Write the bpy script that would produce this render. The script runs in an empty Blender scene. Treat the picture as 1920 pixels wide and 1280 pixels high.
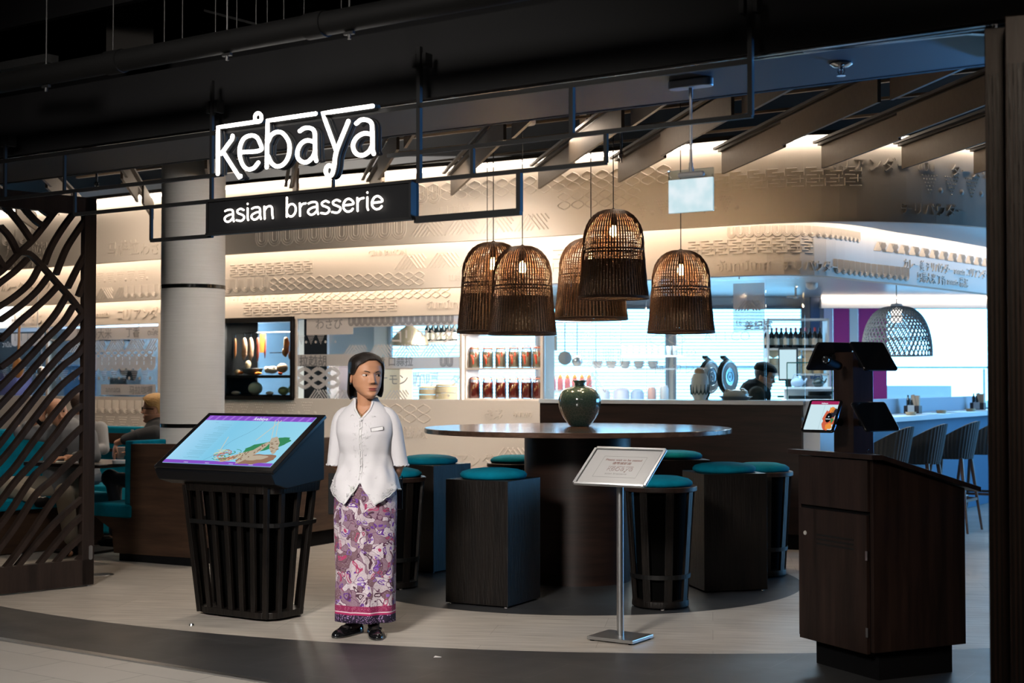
import bpy, bmesh, math, random
from mathutils import Vector, Matrix
random.seed(7)
PI = math.pi
SC = bpy.context.scene
COL = SC.collection

# ------------------------------------------------------------------ camera
F, HC, TH = 2667.0, 1.44, math.atan(72.0/2667.0)
cam_d = bpy.data.cameras.new('camera'); cam_d.sensor_width = 36.0; cam_d.lens = 36.0*F/1920.0
cam = bpy.data.objects.new('camera', cam_d); COL.objects.link(cam)
cam.location = (0, 0, HC); cam.rotation_euler = (PI/2+TH, 0, 0)
cam_d.clip_start = .05; cam_d.clip_end = 200
cam_d.dof.use_dof = True; cam_d.dof.focus_distance = 8.4; cam_d.dof.aperture_fstop = 3.2
SC.camera = cam

# ------------------------------------------------------------------ world, exposure
W = bpy.data.worlds.new('daylight'); SC.world = W; W.use_nodes = True
W.node_tree.nodes['Background'].inputs[0].default_value = (.26, .62, 1.0, 1)
W.node_tree.nodes['Background'].inputs[1].default_value = 7.5
SC.view_settings.view_transform = 'Standard'; SC.view_settings.look = 'None'
SC.view_settings.exposure = 0.0; SC.view_settings.gamma = 1.0; SC.view_settings.use_curve_mapping = False
try:
    SC.cycles.use_denoising = True; SC.cycles.denoiser = 'OPENIMAGEDENOISE'
    SC.cycles.max_bounces = 7; SC.cycles.diffuse_bounces = 3; SC.cycles.glossy_bounces = 3
    SC.cycles.transmission_bounces = 4; SC.cycles.transparent_max_bounces = 24
    SC.cycles.caustics_reflective = False; SC.cycles.caustics_refractive = False
    SC.cycles.sample_clamp_indirect = 3.0
except Exception: pass

def area(name, loc, target, size, power, color, size_y=None, spread=None):
    l = bpy.data.lights.new(name, 'AREA'); l.energy = power; l.color = color
    l.shape = 'RECTANGLE' if size_y else 'DISK'; l.size = size
    if size_y: l.size_y = size_y
    if spread: l.spread = spread
    o = bpy.data.objects.new(name, l); COL.objects.link(o); o.location = loc
    o.rotation_euler = (Vector(target)-Vector(loc)).to_track_quat('-Z', 'Y').to_euler()
    return o
def spot(name, loc, target, power, color, ang=60, blend=.6, r=.05):
    l = bpy.data.lights.new(name, 'SPOT'); l.energy = power; l.color = color
    l.spot_size = math.radians(ang); l.spot_blend = blend; l.shadow_soft_size = r
    o = bpy.data.objects.new(name, l); COL.objects.link(o); o.location = loc
    o.rotation_euler = (Vector(target)-Vector(loc)).to_track_quat('-Z', 'Y').to_euler()
    return o
WARM = (1, .80, .62); NEUT = (1, .93, .86); COOL = (.62, .82, 1)
# the mall's own ceiling lights, behind and beside the camera, with fills added below
area('mall_and_fill_light', (-2.6, 1.2, 3.9), (-1.0, 8.0, .6), 1.2, 95, NEUT, spread=1.0)
area('mall_and_fill_light', (2.4, 1.0, 4.0), (1.0, 8.2, .2), 1.2, 34, NEUT)
area('column_fill', (-1.5, 9.9, 3.05), (-2.66, 11.85, 2.2), .4, 6, NEUT, spread=1.4)  # added fill for the column top, no fixture hangs here
area('mall_and_fill_light', (1.0, 1.8, 3.5), (1.95, 5.0, 1.3), .5, 5, WARM, spread=1.0)  # added fill that brightens the folding panels at the right
spot('floor_spot', (-2.6, 9.4, 3.35), (-2.2, 8.9, 0), 60, WARM, 80, .8, .08)
spot('floor_spot', (-.2, 8.6, 3.35), (0, 8.4, 0), 45, NEUT, 80, .8, .08)
spot('floor_spot', (1.6, 8.4, 3.35), (1.5, 8.1, 0), 40, NEUT, 80, .8, .08)
spot('booth_spot', (-3.5, 12.0, 3.3), (-3.6, 12.4, .8), 90, WARM, 80, .8, .08)
spot('booth_spot', (-4.6, 13.2, 3.3), (-4.4, 13.0, .8), 90, WARM, 80, .8, .08)
area('kitchen_fill', (-2.6, 16.2, 2.55), (-2.6, 16.2, 0), 3.0, 300, NEUT, 1.2)
area('kitchen_fill', (-5.0, 17.7, 2.40), (-5.0, 17.9, 0), 3.2, 260, COOL, 1.0)  # added cool fill to brighten the kitchen behind the left panes
area('kitchen_fill', (.4, 14.9, 2.3), (.4, 14.9, 0), 2.4, 170, NEUT, 1.0)
area('kitchen_fill', (2.6, 13.7, 2.3), (2.6, 13.7, 0), 1.6, 50, COOL, .8)
# daylight enters through the right-hand window wall; the blue lamps below are added
p = area('window_portal', (9.96, 14.8, 1.8), (0, 14.8, 1.8), 5.4, 1, COOL, 2.0); p.data.cycles.is_portal = True
area('window_glare_fill', (9.6, 13.6, 1.75), (0, 9.6, .9), 4.5, 240, (.10, .46, 1), 1.7)  # extra blue light added inside the window for glare on the stools
spot('soffit_blue_fill', (4.6, 8.4, 1.3), (1.3, 5.95, 2.72), 1100, (.08, .36, 1), 75, 1.0, .3)  # added spot that tints the soffit blue, no lamp stands there
area('wall_fill', (-.9, 11.6, 3.0), (-.3, 13.4, .9), .9, 22, WARM)  # both wall lights are added to brighten the lower relief wall
area('wall_fill', (-4.2, 14.0, 3.1), (-4.6, 16.0, .9), .9, 20, WARM)
area('table_light', (.5, 10.6, 3.3), (.5, 10.3, 1.1), .5, 12, WARM)
p = area('window_portal', (4.2, 17.62, 1.72), (4.2, 0, 1.72), 11.5, 1, COOL, 1.3); p.data.cycles.is_portal = True

# ------------------------------------------------------------------ projecting helpers
def ray(px, py):
    xr = (px-960)/F; yr = (640-py)/F
    return Vector((xr, math.cos(TH)-math.sin(TH)*yr, math.sin(TH)+math.cos(TH)*yr))
def at(px, py, Y):
    d = ray(px, py); t = Y/d.y
    return Vector((d.x*t, Y, HC+d.z*t))
def onz(px, py, z):
    d = ray(px, py); t = (z-HC)/d.z
    return Vector((d.x*t, d.y*t, z))

# ------------------------------------------------------------------ materials
def nodes(m): m.use_nodes = True; return m.node_tree.nodes, m.node_tree.links
MATS = {}
def mat(name, col, rough=.5, metal=0, spec=.5, emit=None, es=0, alpha=1, bump=None, trans=0, coat=0, var=None, sheen=0):
    """plain principled material; bump=(scale,strength), var=(scale, second colour, stretch)"""
    if name in MATS: return MATS[name]
    m = bpy.data.materials.new(name); n, l = nodes(m); b = n['Principled BSDF']
    b.inputs['Base Color'].default_value = (*col, 1); b.inputs['Roughness'].default_value = rough
    b.inputs['Metallic'].default_value = metal; b.inputs['Specular IOR Level'].default_value = spec
    b.inputs['Coat Weight'].default_value = coat; b.inputs['Sheen Weight'].default_value = sheen
    if trans: b.inputs['Transmission Weight'].default_value = trans
    if alpha < 1: b.inputs['Alpha'].default_value = alpha
    if emit: b.inputs['Emission Color'].default_value = (*emit, 1); b.inputs['Emission Strength'].default_value = es
    if bump or var: tc = n.new('ShaderNodeTexCoord')
    if var:
        sc, c2, st = var
        mp = n.new('ShaderNodeMapping'); mp.inputs['Scale'].default_value = st; l.new(tc.outputs['Object'], mp.inputs[0])
        nz = n.new('ShaderNodeTexNoise'); nz.inputs['Scale'].default_value = sc; nz.inputs['Detail'].default_value = 6
        nz.inputs['Roughness'].default_value = .65; l.new(mp.outputs[0], nz.inputs[0])
        cr = n.new('ShaderNodeValToRGB'); cr.color_ramp.elements[0].position = .35; cr.color_ramp.elements[1].position = .68
        cr.color_ramp.elements[0].color = (*col, 1); cr.color_ramp.elements[1].color = (*c2, 1)
        l.new(nz.outputs[0], cr.inputs[0]); l.new(cr.outputs[0], b.inputs['Base Color'])
    if bump:
        nb = n.new('ShaderNodeTexNoise'); nb.inputs['Scale'].default_value = bump[0]; nb.inputs['Detail'].default_value = 4
        src = tc.outputs['Object']
        if var: src = mp.outputs[0]
        l.new(src, nb.inputs[0])
        bp = n.new('ShaderNodeBump'); bp.inputs['Strength'].default_value = bump[1]; bp.inputs['Distance'].default_value = .01
        l.new(nb.outputs[0], bp.inputs['Height']); l.new(bp.outputs[0], b.inputs['Normal'])
    MATS[name] = m; return m
def emis(name, col, s):
    if name in MATS: return MATS[name]
    m = bpy.data.materials.new(name); n, l = nodes(m); n.remove(n['Principled BSDF'])
    e = n.new('ShaderNodeEmission'); e.inputs[0].default_value = (*col, 1); e.inputs[1].default_value = s
    l.new(e.outputs[0], n['Material Output'].inputs[0]); MATS[name] = m; return m
def glassmat(name, tint=(.95, 1, 1), refl=.06):
    if name in MATS: return MATS[name]
    m = bpy.data.materials.new(name); n, l = nodes(m); n.remove(n['Principled BSDF'])
    t = n.new('ShaderNodeBsdfTransparent'); t.inputs[0].default_value = (*tint, 1)
    g = n.new('ShaderNodeBsdfGlossy'); g.inputs['Roughness'].default_value = .02
    mx = n.new('ShaderNodeMixShader'); fr = n.new('ShaderNodeFresnel'); fr.inputs[0].default_value = 1.35
    ma = n.new('ShaderNodeMath'); ma.operation = 'MULTIPLY_ADD'; ma.inputs[1].default_value = .9; ma.inputs[2].default_value = refl*.3
    l.new(fr.outputs[0], ma.inputs[0]); l.new(ma.outputs[0], mx.inputs[0])
    l.new(t.outputs[0], mx.inputs[1]); l.new(g.outputs[0], mx.inputs[2])
    l.new(mx.outputs[0], n['Material Output'].inputs[0]); MATS[name] = m; return m
wood_dark = mat('dark_stained_oak', (.0032, .0025, .0022), .40, var=(3.0, (.0095, .007, .0056), (9, 9, .9)), bump=(10, .35), spec=.32)
wood_wal = mat('walnut_veneer', (.010, .0058, .0046), .42, spec=.3, var=(2.2, (.030, .0165, .0125), (8, 8, .7)), bump=(8, .06))
wood_walh = mat('walnut_veneer_across', (.0075, .0042, .0034), .4, spec=.3, var=(2.2, (.022, .011, .008), (.7, .7, 9)), bump=(8, .06))
wood_lat = mat('lattice_wood', (.016, .0105, .0085), .45, spec=.3, var=(2.2, (.036, .023, .018), (8, 8, .7)))
wood_booth = mat('booth_walnut', (.026, .0145, .0095), .42, spec=.3, var=(2.2, (.062, .034, .021), (.7, .7, 9)))
wood_red = mat('walnut_edge', (.07, .036, .022), .35, var=(3, (.12, .064, .04), (.7, .7, 8)))
black_met = mat('black_steel', (.004, .004, .0042), .5, .0, spec=.3)
black_matt = mat('black_paint', (.0035, .0035, .004), .85, spec=.1)
black_void = mat('black_void', (.004, .004, .0042), .95, spec=.1)
alu = mat('brushed_aluminium', (.55, .56, .57), .32, 1)
chrome = mat('chrome', (.8, .8, .8), .08, 1)
white_p = mat('white_paint', (.78, .77, .75), .55)
teal = mat('teal_velvet', (.0, .12, .19), .85, spec=.08, var=(7, (.0, .17, .26), (1, 1, 1)))
glass = glassmat('clear_glass')

# ------------------------------------------------------------------ mesh builder
class MB:
    def __init__(s): s.v = []; s.f = []; s.m = []; s.cur = 0
    def add(s, vs, fs):
        o = len(s.v); s.v += [tuple(v) for v in vs]
        for f in fs: s.f.append([i+o for i in f]); s.m.append(s.cur)
        return s
    def box(s, c, d, rz=0, top=None, M=None):
        """c centre, d full sizes; top=(sx,sy) scale of the upper face"""
        x, y, z = d[0]/2, d[1]/2, d[2]/2; a, b = top or (1, 1)
        vs = [(-x,-y,-z),(x,-y,-z),(x,y,-z),(-x,y,-z),(-x*a,-y*b,z),(x*a,-y*b,z),(x*a,y*b,z),(-x*a,y*b,z)]
        R = M if M is not None else Matrix.Rotation(rz, 3, 'Z')
        vs = [R @ Vector(v) + Vector(c) for v in vs]
        return s.add(vs, [(0,3,2,1),(4,5,6,7),(0,1,5,4),(1,2,6,5),(2,3,7,6),(3,0,4,7)])
    def beam(s, a, b, w, h=None, up=(0,0,1)):
        a, b = Vector(a), Vector(b); d = b-a; L = d.length; d.normalize(); h = h or w
        upv = Vector(up)
        if abs(d.dot(upv)) > .95: upv = Vector((0,1,0)) if abs(d.y) < .9 else Vector((1,0,0))
        x = d.cross(upv).normalized(); z = x.cross(d)
        M = Matrix((x, d, z)).transposed()
        return s.box((a+b)/2, (w, L, h), M=M)
    def tube(s, pts, r, n=8, cap=True, closed=False):
        pts = [Vector(p) for p in pts]; m = len(pts); rs = r if isinstance(r, (list, tuple)) else [r]*m
        vs = []; ref = None
        for i, p in enumerate(pts):
            if closed: t = (pts[(i+1) % m]-pts[i-1])
            else: t = pts[min(i+1, m-1)]-pts[max(i-1, 0)]
            t.normalize()
            if ref is None: ref = Vector((0,0,1)) if abs(t.z) < .9 else Vector((1,0,0))
            x = t.cross(ref)
            if x.length < 1e-4: ref = Vector((1,0,0)) if abs(t.x) < .9 else Vector((0,1,0)); x = t.cross(ref)
            x.normalize(); y = x.cross(t); ref = y
            for k in range(n):
                a = 2*PI*k/n; vs.append(p+x*math.cos(a)*rs[i]+y*math.sin(a)*rs[i])
        fs = []
        for i in range(m if closed else m-1):
            j = (i+1) % m
            for k in range(n): fs.append((i*n+k, i*n+(k+1) % n, j*n+(k+1) % n, j*n+k))
        if cap and not closed: fs += [tuple(range(n))[::-1], tuple((m-1)*n+k for k in range(n))]
        return s.add(vs, fs)
    def lathe(s, prof, c=(0,0,0), n=32, M=None, sx=1, sy=1, cap=True):
        """prof: list of (r,z)"""
        vs = []; M = M or Matrix.Identity(3); c = Vector(c)
        for r, z in prof:
            for k in range(n):
                a = 2*PI*k/n; vs.append(M @ Vector((r*math.cos(a)*sx, r*math.sin(a)*sy, z)) + c)
        fs = []
        for i in range(len(prof)-1):
            for k in range(n): fs.append((i*n+k, i*n+(k+1) % n, (i+1)*n+(k+1) % n, (i+1)*n+k))
        if cap: fs += [tuple(range(n))[::-1], tuple((len(prof)-1)*n+k for k in range(n))]
        return s.add(vs, fs)
    def cyl(s, c, r, h, n=24, M=None): return s.lathe([(r, -h/2), (r, h/2)], c, n, M)
    def ell(s, c, r, n=16, m=10, M=None):
        if not isinstance(r, (tuple, list)): r = (r, r, r)
        vs = []; M = M or Matrix.Identity(3); c = Vector(c)
        for i in range(1, m):
            t = PI*i/m
            for k in range(n):
                a = 2*PI*k/n; vs.append(M @ Vector((r[0]*math.sin(t)*math.cos(a), r[1]*math.sin(t)*math.sin(a), -r[2]*math.cos(t))) + c)
        vs.append(M @ Vector((0,0,-r[2]))+c); vs.append(M @ Vector((0,0,r[2]))+c); B = (m-1)*n
        fs = []
        for i in range(m-2):
            for k in range(n): fs.append((i*n+k, i*n+(k+1) % n, (i+1)*n+(k+1) % n, (i+1)*n+k))
        for k in range(n): fs.append((k, B, (k+1) % n)); fs.append(((m-2)*n+k, (m-2)*n+(k+1) % n, B+1))
        return s.add(vs, fs)
    def loft(s, rings, cap=True):
        n = len(rings[0]); vs = [v for r in rings for v in r]; fs = []
        for i in range(len(rings)-1):
            for k in range(n): fs.append((i*n+k, i*n+(k+1) % n, (i+1)*n+(k+1) % n, (i+1)*n+k))
        if cap: fs += [tuple(range(n))[::-1], tuple((len(rings)-1)*n+k for k in range(n))]
        return s.add(vs, fs)
    def prism(s, poly, z0, z1):
        n = len(poly); vs = [(x, y, z0) for x, y in poly]+[(x, y, z1) for x, y in poly]
        fs = [tuple(range(n))[::-1], tuple(range(n, 2*n))]+[(k, (k+1) % n, n+(k+1) % n, n+k) for k in range(n)]
        return s.add(vs, fs)
    def xform(s, M):
        s.v = [tuple(M @ Vector(v)) for v in s.v]; return s
def ringe(c, rx, ry, n=20, M=None, p=1):
    M = M or Matrix.Identity(3); out = []
    for k in range(n):
        a = 2*PI*k/n; ca, sa = math.cos(a), math.sin(a)
        if p != 1: ca = math.copysign(abs(ca)**p, ca); sa = math.copysign(abs(sa)**p, sa)
        out.append(M @ Vector((rx*ca, ry*sa, 0))+Vector(c))
    return out
def rrect(w, d, r, n=4):
    out = []
    for cx, cy, a0 in ((w/2-r, d/2-r, 0), (-w/2+r, d/2-r, PI/2), (-w/2+r, -d/2+r, PI), (w/2-r, -d/2+r, 1.5*PI)):
        for k in range(n+1):
            a = a0+PI/2*k/n; out.append((cx+r*math.cos(a), cy+r*math.sin(a)))
    return out

def obj(name, mb, mats, parent=None, smooth=0, bevel=0, loc=None, rz=None, mods=None, subd=0):
    me = bpy.data.meshes.new(name); me.from_pydata(mb.v, [], mb.f)
    if not isinstance(mats, (list, tuple)): mats = [mats]
    for m in mats: me.materials.append(m)
    for p_, mi in zip(me.polygons, mb.m): p_.material_index = min(mi, len(mats)-1)
    bm = bmesh.new(); bm.from_mesh(me); bmesh.ops.recalc_face_normals(bm, faces=bm.faces); bm.to_mesh(me); bm.free()
    o = bpy.data.objects.new(name, me); COL.objects.link(o)
    if parent is not None: o.parent = parent
    if loc is not None: o.location = loc
    if rz is not None: o.rotation_euler[2] = rz
    if bevel:
        b = o.modifiers.new('bevel', 'BEVEL'); b.width = bevel; b.segments = 2; b.limit_method = 'ANGLE'; b.angle_limit = math.radians(40)
    if subd:
        b = o.modifiers.new('sub', 'SUBSURF'); b.levels = subd; b.render_levels = subd
    if smooth:
        for p_ in me.polygons: p_.use_smooth = True
        if smooth < 180:
            me.set_sharp_from_angle(angle=math.radians(smooth))
    return o
def thing(name, label, cat, loc=(0,0,0), rz=0, group=None):
    o = bpy.data.objects.new(name, None); COL.objects.link(o); o.empty_display_size = .1
    o.location = loc; o.rotation_euler = (0, 0, rz); o['label'] = label; o['category'] = cat
    if group: o['group'] = group
    return o
def tag(o, label, cat, group=None, kind=None):
    o['label'] = label; o['category'] = cat
    if group: o['group'] = group
    if kind: o['kind'] = kind
    return o
def struct(name, mb, mats, **k):
    o = obj(name, mb, mats, **k); o['kind'] = 'structure'; return o
def dup(root, loc=None, rz=None, label=None, group=None, scale=None):
    r = root.copy(); COL.objects.link(r)
    if loc is not None: r.location = loc
    if rz is not None: r.rotation_euler = (0, 0, rz)
    if scale: r.scale = scale
    if label: r['label'] = label
    if group: r['group'] = group
    def kids(a, b):
        for ch in list(a.children):
            c = ch.copy(); COL.objects.link(c); c.parent = b; kids(ch, c)
    kids(root, r)
    return r
def remesh(name, mb, mats, parent, voxel=.006, smooth=2, loc=None, rz=None, factor=.5):
    """fuses overlapping closed shapes into one continuous skin"""
    o = obj(name, mb, mats, parent, loc=loc, rz=rz)
    r = o.modifiers.new('r', 'REMESH'); r.mode = 'VOXEL'; r.voxel_size = voxel; r.use_smooth_shade = True
    if smooth:
        sm = o.modifiers.new('s', 'SMOOTH'); sm.iterations = smooth; sm.factor = factor
    dg = bpy.context.evaluated_depsgraph_get(); ev = o.evaluated_get(dg)
    me = bpy.data.meshes.new_from_object(ev, preserve_all_data_layers=False, depsgraph=dg)
    o.modifiers.clear(); o.data = me
    for p_ in me.polygons: p_.use_smooth = True
    return o

# ------------------------------------------------------------------ text as mesh data (verts in x,z plane, faces)
def text2d(s, size=.1, extrude=0, bold=0, align='LEFT', space=1.0):
    cu = bpy.data.curves.new('t', 'FONT'); cu.body = s; cu.size = size; cu.extrude = extrude; cu.offset = bold
    cu.align_x = align; cu.resolution_u = 3; cu.space_character = space
    o = bpy.data.objects.new('t', cu); COL.objects.link(o)
    dg = bpy.context.evaluated_depsgraph_get(); me = bpy.data.meshes.new_from_object(o.evaluated_get(dg), depsgraph=dg)
    vs = [(v.co.x, v.co.y, v.co.z) for v in me.vertices]; fs = [tuple(p.vertices) for p in me.polygons]
    bpy.data.objects.remove(o); bpy.data.curves.remove(cu); bpy.data.meshes.remove(me)
    return vs, fs
def put_text(mb, s, M, size=.1, extrude=0, bold=0, align='LEFT', space=1.0):
    """M: 4x4 taking text x,y to world, z outward"""
    vs, fs = text2d(s, size, extrude, bold, align, space)
    mb.add([M @ Vector(v) for v in vs], fs)

# ------------------------------------------------------------------ paths
class Path:
    def __init__(s, pts, step=.12, straight=False):
        P = [Vector(p) for p in pts]; out = []
        if straight: out = P
        else:
            Q = [2*P[0]-P[1]]+P+[2*P[-1]-P[-2]]
            for i in range(1, len(Q)-2):
                m = max(2, int((Q[i+1]-Q[i]).length/step))
                for k in range(m):
                    t = k/m; a, b, c, d = Q[i-1], Q[i], Q[i+1], Q[i+2]
                    out.append(.5*((2*b)+(-a+c)*t+(2*a-5*b+4*c-d)*t*t+(-a+3*b-3*c+d)*t**3))
            out.append(P[-1])
        s.p = out; s.u = [0]
        for i in range(1, len(out)): s.u.append(s.u[-1]+(out[i]-out[i-1]).length)
        s.L = s.u[-1]
    def seg(s, u):
        u = min(max(u, 0), s.L-1e-6); lo, hi = 0, len(s.u)-1
        while hi-lo > 1:
            m = (lo+hi)//2
            if s.u[m] <= u: lo = m
            else: hi = m
        return lo, (u-s.u[lo])/(s.u[lo+1]-s.u[lo])
    def pt(s, u):
        i, t = s.seg(u); return s.p[i].lerp(s.p[i+1], t)
    def nrm(s, u):
        d = (s.pt(min(u+.06, s.L))-s.pt(max(u-.06, 0))).normalized(); return Vector((d.y, -d.x))   # towards the camera side
    def map(s, u, z, off=0):
        p = s.pt(u)+s.nrm(u)*off; return Vector((p.x, p.y, z))
    def hit(s, px):
        """arc length where the image column px meets the path"""
        k = (px-960)/F; best = None
        for i in range(len(s.p)-1):
            a, b = s.p[i], s.p[i+1]; fa = a.x-k*a.y; fb = b.x-k*b.y
            if fa*fb <= 0 and fa != fb: 
                t = fa/(fa-fb); u = s.u[i]+t*(s.u[i+1]-s.u[i]); y = a.y+(b.y-a.y)*t
                if y > 0 and best is None: best = u
        return best
    def shifted(s, dy=0, off=0):
        q = Path([(p.x, p.y) for p in s.p], straight=True)
        q.p = [s.p[i]+s.nrm(s.u[i])*off+Vector((0, dy)) for i in range(len(s.p))]
        q.u = [0]
        for i in range(1, len(q.p)): q.u.append(q.u[-1]+(q.p[i]-q.p[i-1]).length)
        q.L = q.u[-1]; return q
def strip(mb, path, u0, u1, z0, z1, th=.06, step=.14, off=0):
    """solid wall following a path; thickness goes behind"""
    m = max(2, int((u1-u0)/step)+1); rings = []
    for i in range(m):
        u = u0+(u1-u0)*i/(m-1)
        rings.append([path.map(u, z0, off), path.map(u, z1, off), path.map(u, z1, off-th), path.map(u, z0, off-th)])
    mb.loft(rings)
def ridge(mb, path, pts, w, h, off=0, closed=False, flat=False):
    """a raised line on a wall; pts in (u, z)"""
    n = len(pts); L, C, R = [], [], []
    for i, (u, z) in enumerate(pts):
        if closed: a, b = pts[i-1], pts[(i+1) % n]
        else: a, b = pts[max(i-1, 0)], pts[min(i+1, n-1)]
        du, dz = b[0]-a[0], b[1]-a[1]; l = math.hypot(du, dz) or 1; nu, nz = -dz/l*w/2, du/l*w/2
        L.append(path.map(u+nu, z+nz, off)); R.append(path.map(u-nu, z-nz, off)); C.append(path.map(u, z, off+h))
    if flat: mb.add(L+R, [(i, i+1, n+i+1, n+i) for i in range(n-1)]+([(n-1, 0, n, 2*n-1)] if closed else []))
    else:
        q = n if closed else n-1
        mb.add(L+C+R, [(i, (i+1) % n, n+(i+1) % n, n+i) for i in range(q)]+[(n+i, n+(i+1) % n, 2*n+(i+1) % n, 2*n+i) for i in range(q)])
def disc(mb, path, u, z, r, h, off=0, n=8, flat=False):
    c = path.map(u, z, off+h); ring = [path.map(u+r*math.cos(2*PI*k/n), z+r*math.sin(2*PI*k/n), off) for k in range(n)]
    mb.add(ring if flat else ring+[c], [tuple(range(n))] if flat else [(k, (k+1) % n, n) for k in range(n)])
# pattern rows ---------------------------------------------------------------
def row_u(mb, P, u0, u1, z0, z1, h=.0095, off=0, flat=False, w=.014):
    ht = z1-z0; pr = ht*.86; u = u0
    while u+pr <= u1+1e-6:
        for k in (.47, .33, .17):
            r = pr*k; cz = z0+pr*.47; c = u+pr/2
            pts = [(c-r, z1)]+[(c-r*math.cos(a), cz-r*math.sin(a)) for a in [PI*j/8 for j in range(9)]]+[(c+r, z1)]
            ridge(mb, P, pts, w, h, off, flat=flat)
        u += pr
def row_scale(mb, P, u0, u1, z0, z1, h=.0095, off=0, flat=False, w=.012):
    ht = z1-z0; pr = ht*.9; u = u0
    while u+pr <= u1+1e-6:
        for sgn in (1, -1):
            pts = []
            for j in range(13):
                t = j/12; pts.append((u+pr*(.5+sgn*.45*math.sin(t*2*PI)*1.0), z0+ht*t))
            ridge(mb, P, pts, w, h, off, flat=flat)
        u += pr
def row_hatch(mb, P, u0, u1, z0, z1, h=.0095, off=0, flat=False, w=None):
    ht = z1-z0; w = ht*.13; sp = ht*.30; a = ht*.85; per = 1.7*ht+3*sp; u = u0
    def bar(x0, y0, x1, y1):
        if min(x0, x1) >= u0-1e-6 and max(x0, x1) <= u1: ridge(mb, P, [(x0, z0+ht*y0), ((x0+x1)/2, z0+ht*(y0+y1)/2), (x1, z0+ht*y1)], w, h, off, flat=flat)
    while u < u1:
        for j in range(5):
            t = 1 if j < 3 else 1-(j-.6+.55)*sp/(1.7*ht)
            bar(u+j*sp, 0, u+j*sp+a*t, t)
        for j in range(5):
            t = 0 if j < 3 else (j-.6+.2)*sp/(1.7*ht)
            bar(u+a+(j+.6)*sp, 1, u+a+(j+.6)*sp+a*(1-t), t)
        u += per
def row_tri(mb, P, u0, u1, z0, z1, h=.0085, off=0, flat=False):
    ht = z1-z0; pr = ht*1.25; u = u0; r = ht*.052
    while u+pr <= u1+1e-6:
        for a in range(6):
            for b in range(6-a):
                disc(mb, P, u+ht*(.12+.155*(b+a*.5)), z1-ht*(.08+.16*a), r, h, off, 6, flat)
        disc(mb, P, u+pr*.90, z0+ht*.28, ht*.14, h, off, 12, flat)
        u += pr
def row_key(mb, P, u0, u1, z0, z1, h=.0085, off=0, flat=False, w=.010):
    ht = z1-z0; pr = ht*.95; u = u0; T = (.05, .23, .41, .59, .77, .95)
    while u+pr <= u1+1e-6:
        for k, t in enumerate(T):
            a, b = (.06, .60) if k % 2 else (.30, .94)
            ridge(mb, P, [(u+pr*a, z0+ht*t), (u+pr*b, z0+ht*t)], w, h, off, flat=flat)
        ridge(mb, P, [(u+pr*.06, z0+ht*.05), (u+pr*.06, z0+ht*.41)], w, h, off, flat=flat)
        ridge(mb, P, [(u+pr*.94, z0+ht*.59), (u+pr*.94, z0+ht*.95)], w, h, off, flat=flat)
        ridge(mb, P, [(u+pr*.75, z0+ht*.23), (u+pr*.75, z0+ht*.59)], w, h, off, flat=flat)
        u += pr
def row_text(mb, P, u0, s, z0, size, h=.0095, off=0, bold=0, flat=False):
    vs, fs = text2d(s, size, 0 if flat else h/2, bold)
    mb.add([P.map(u0+x, z0+y, off+z+(0 if flat else h/2)) for x, y, z in vs], fs)
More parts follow.
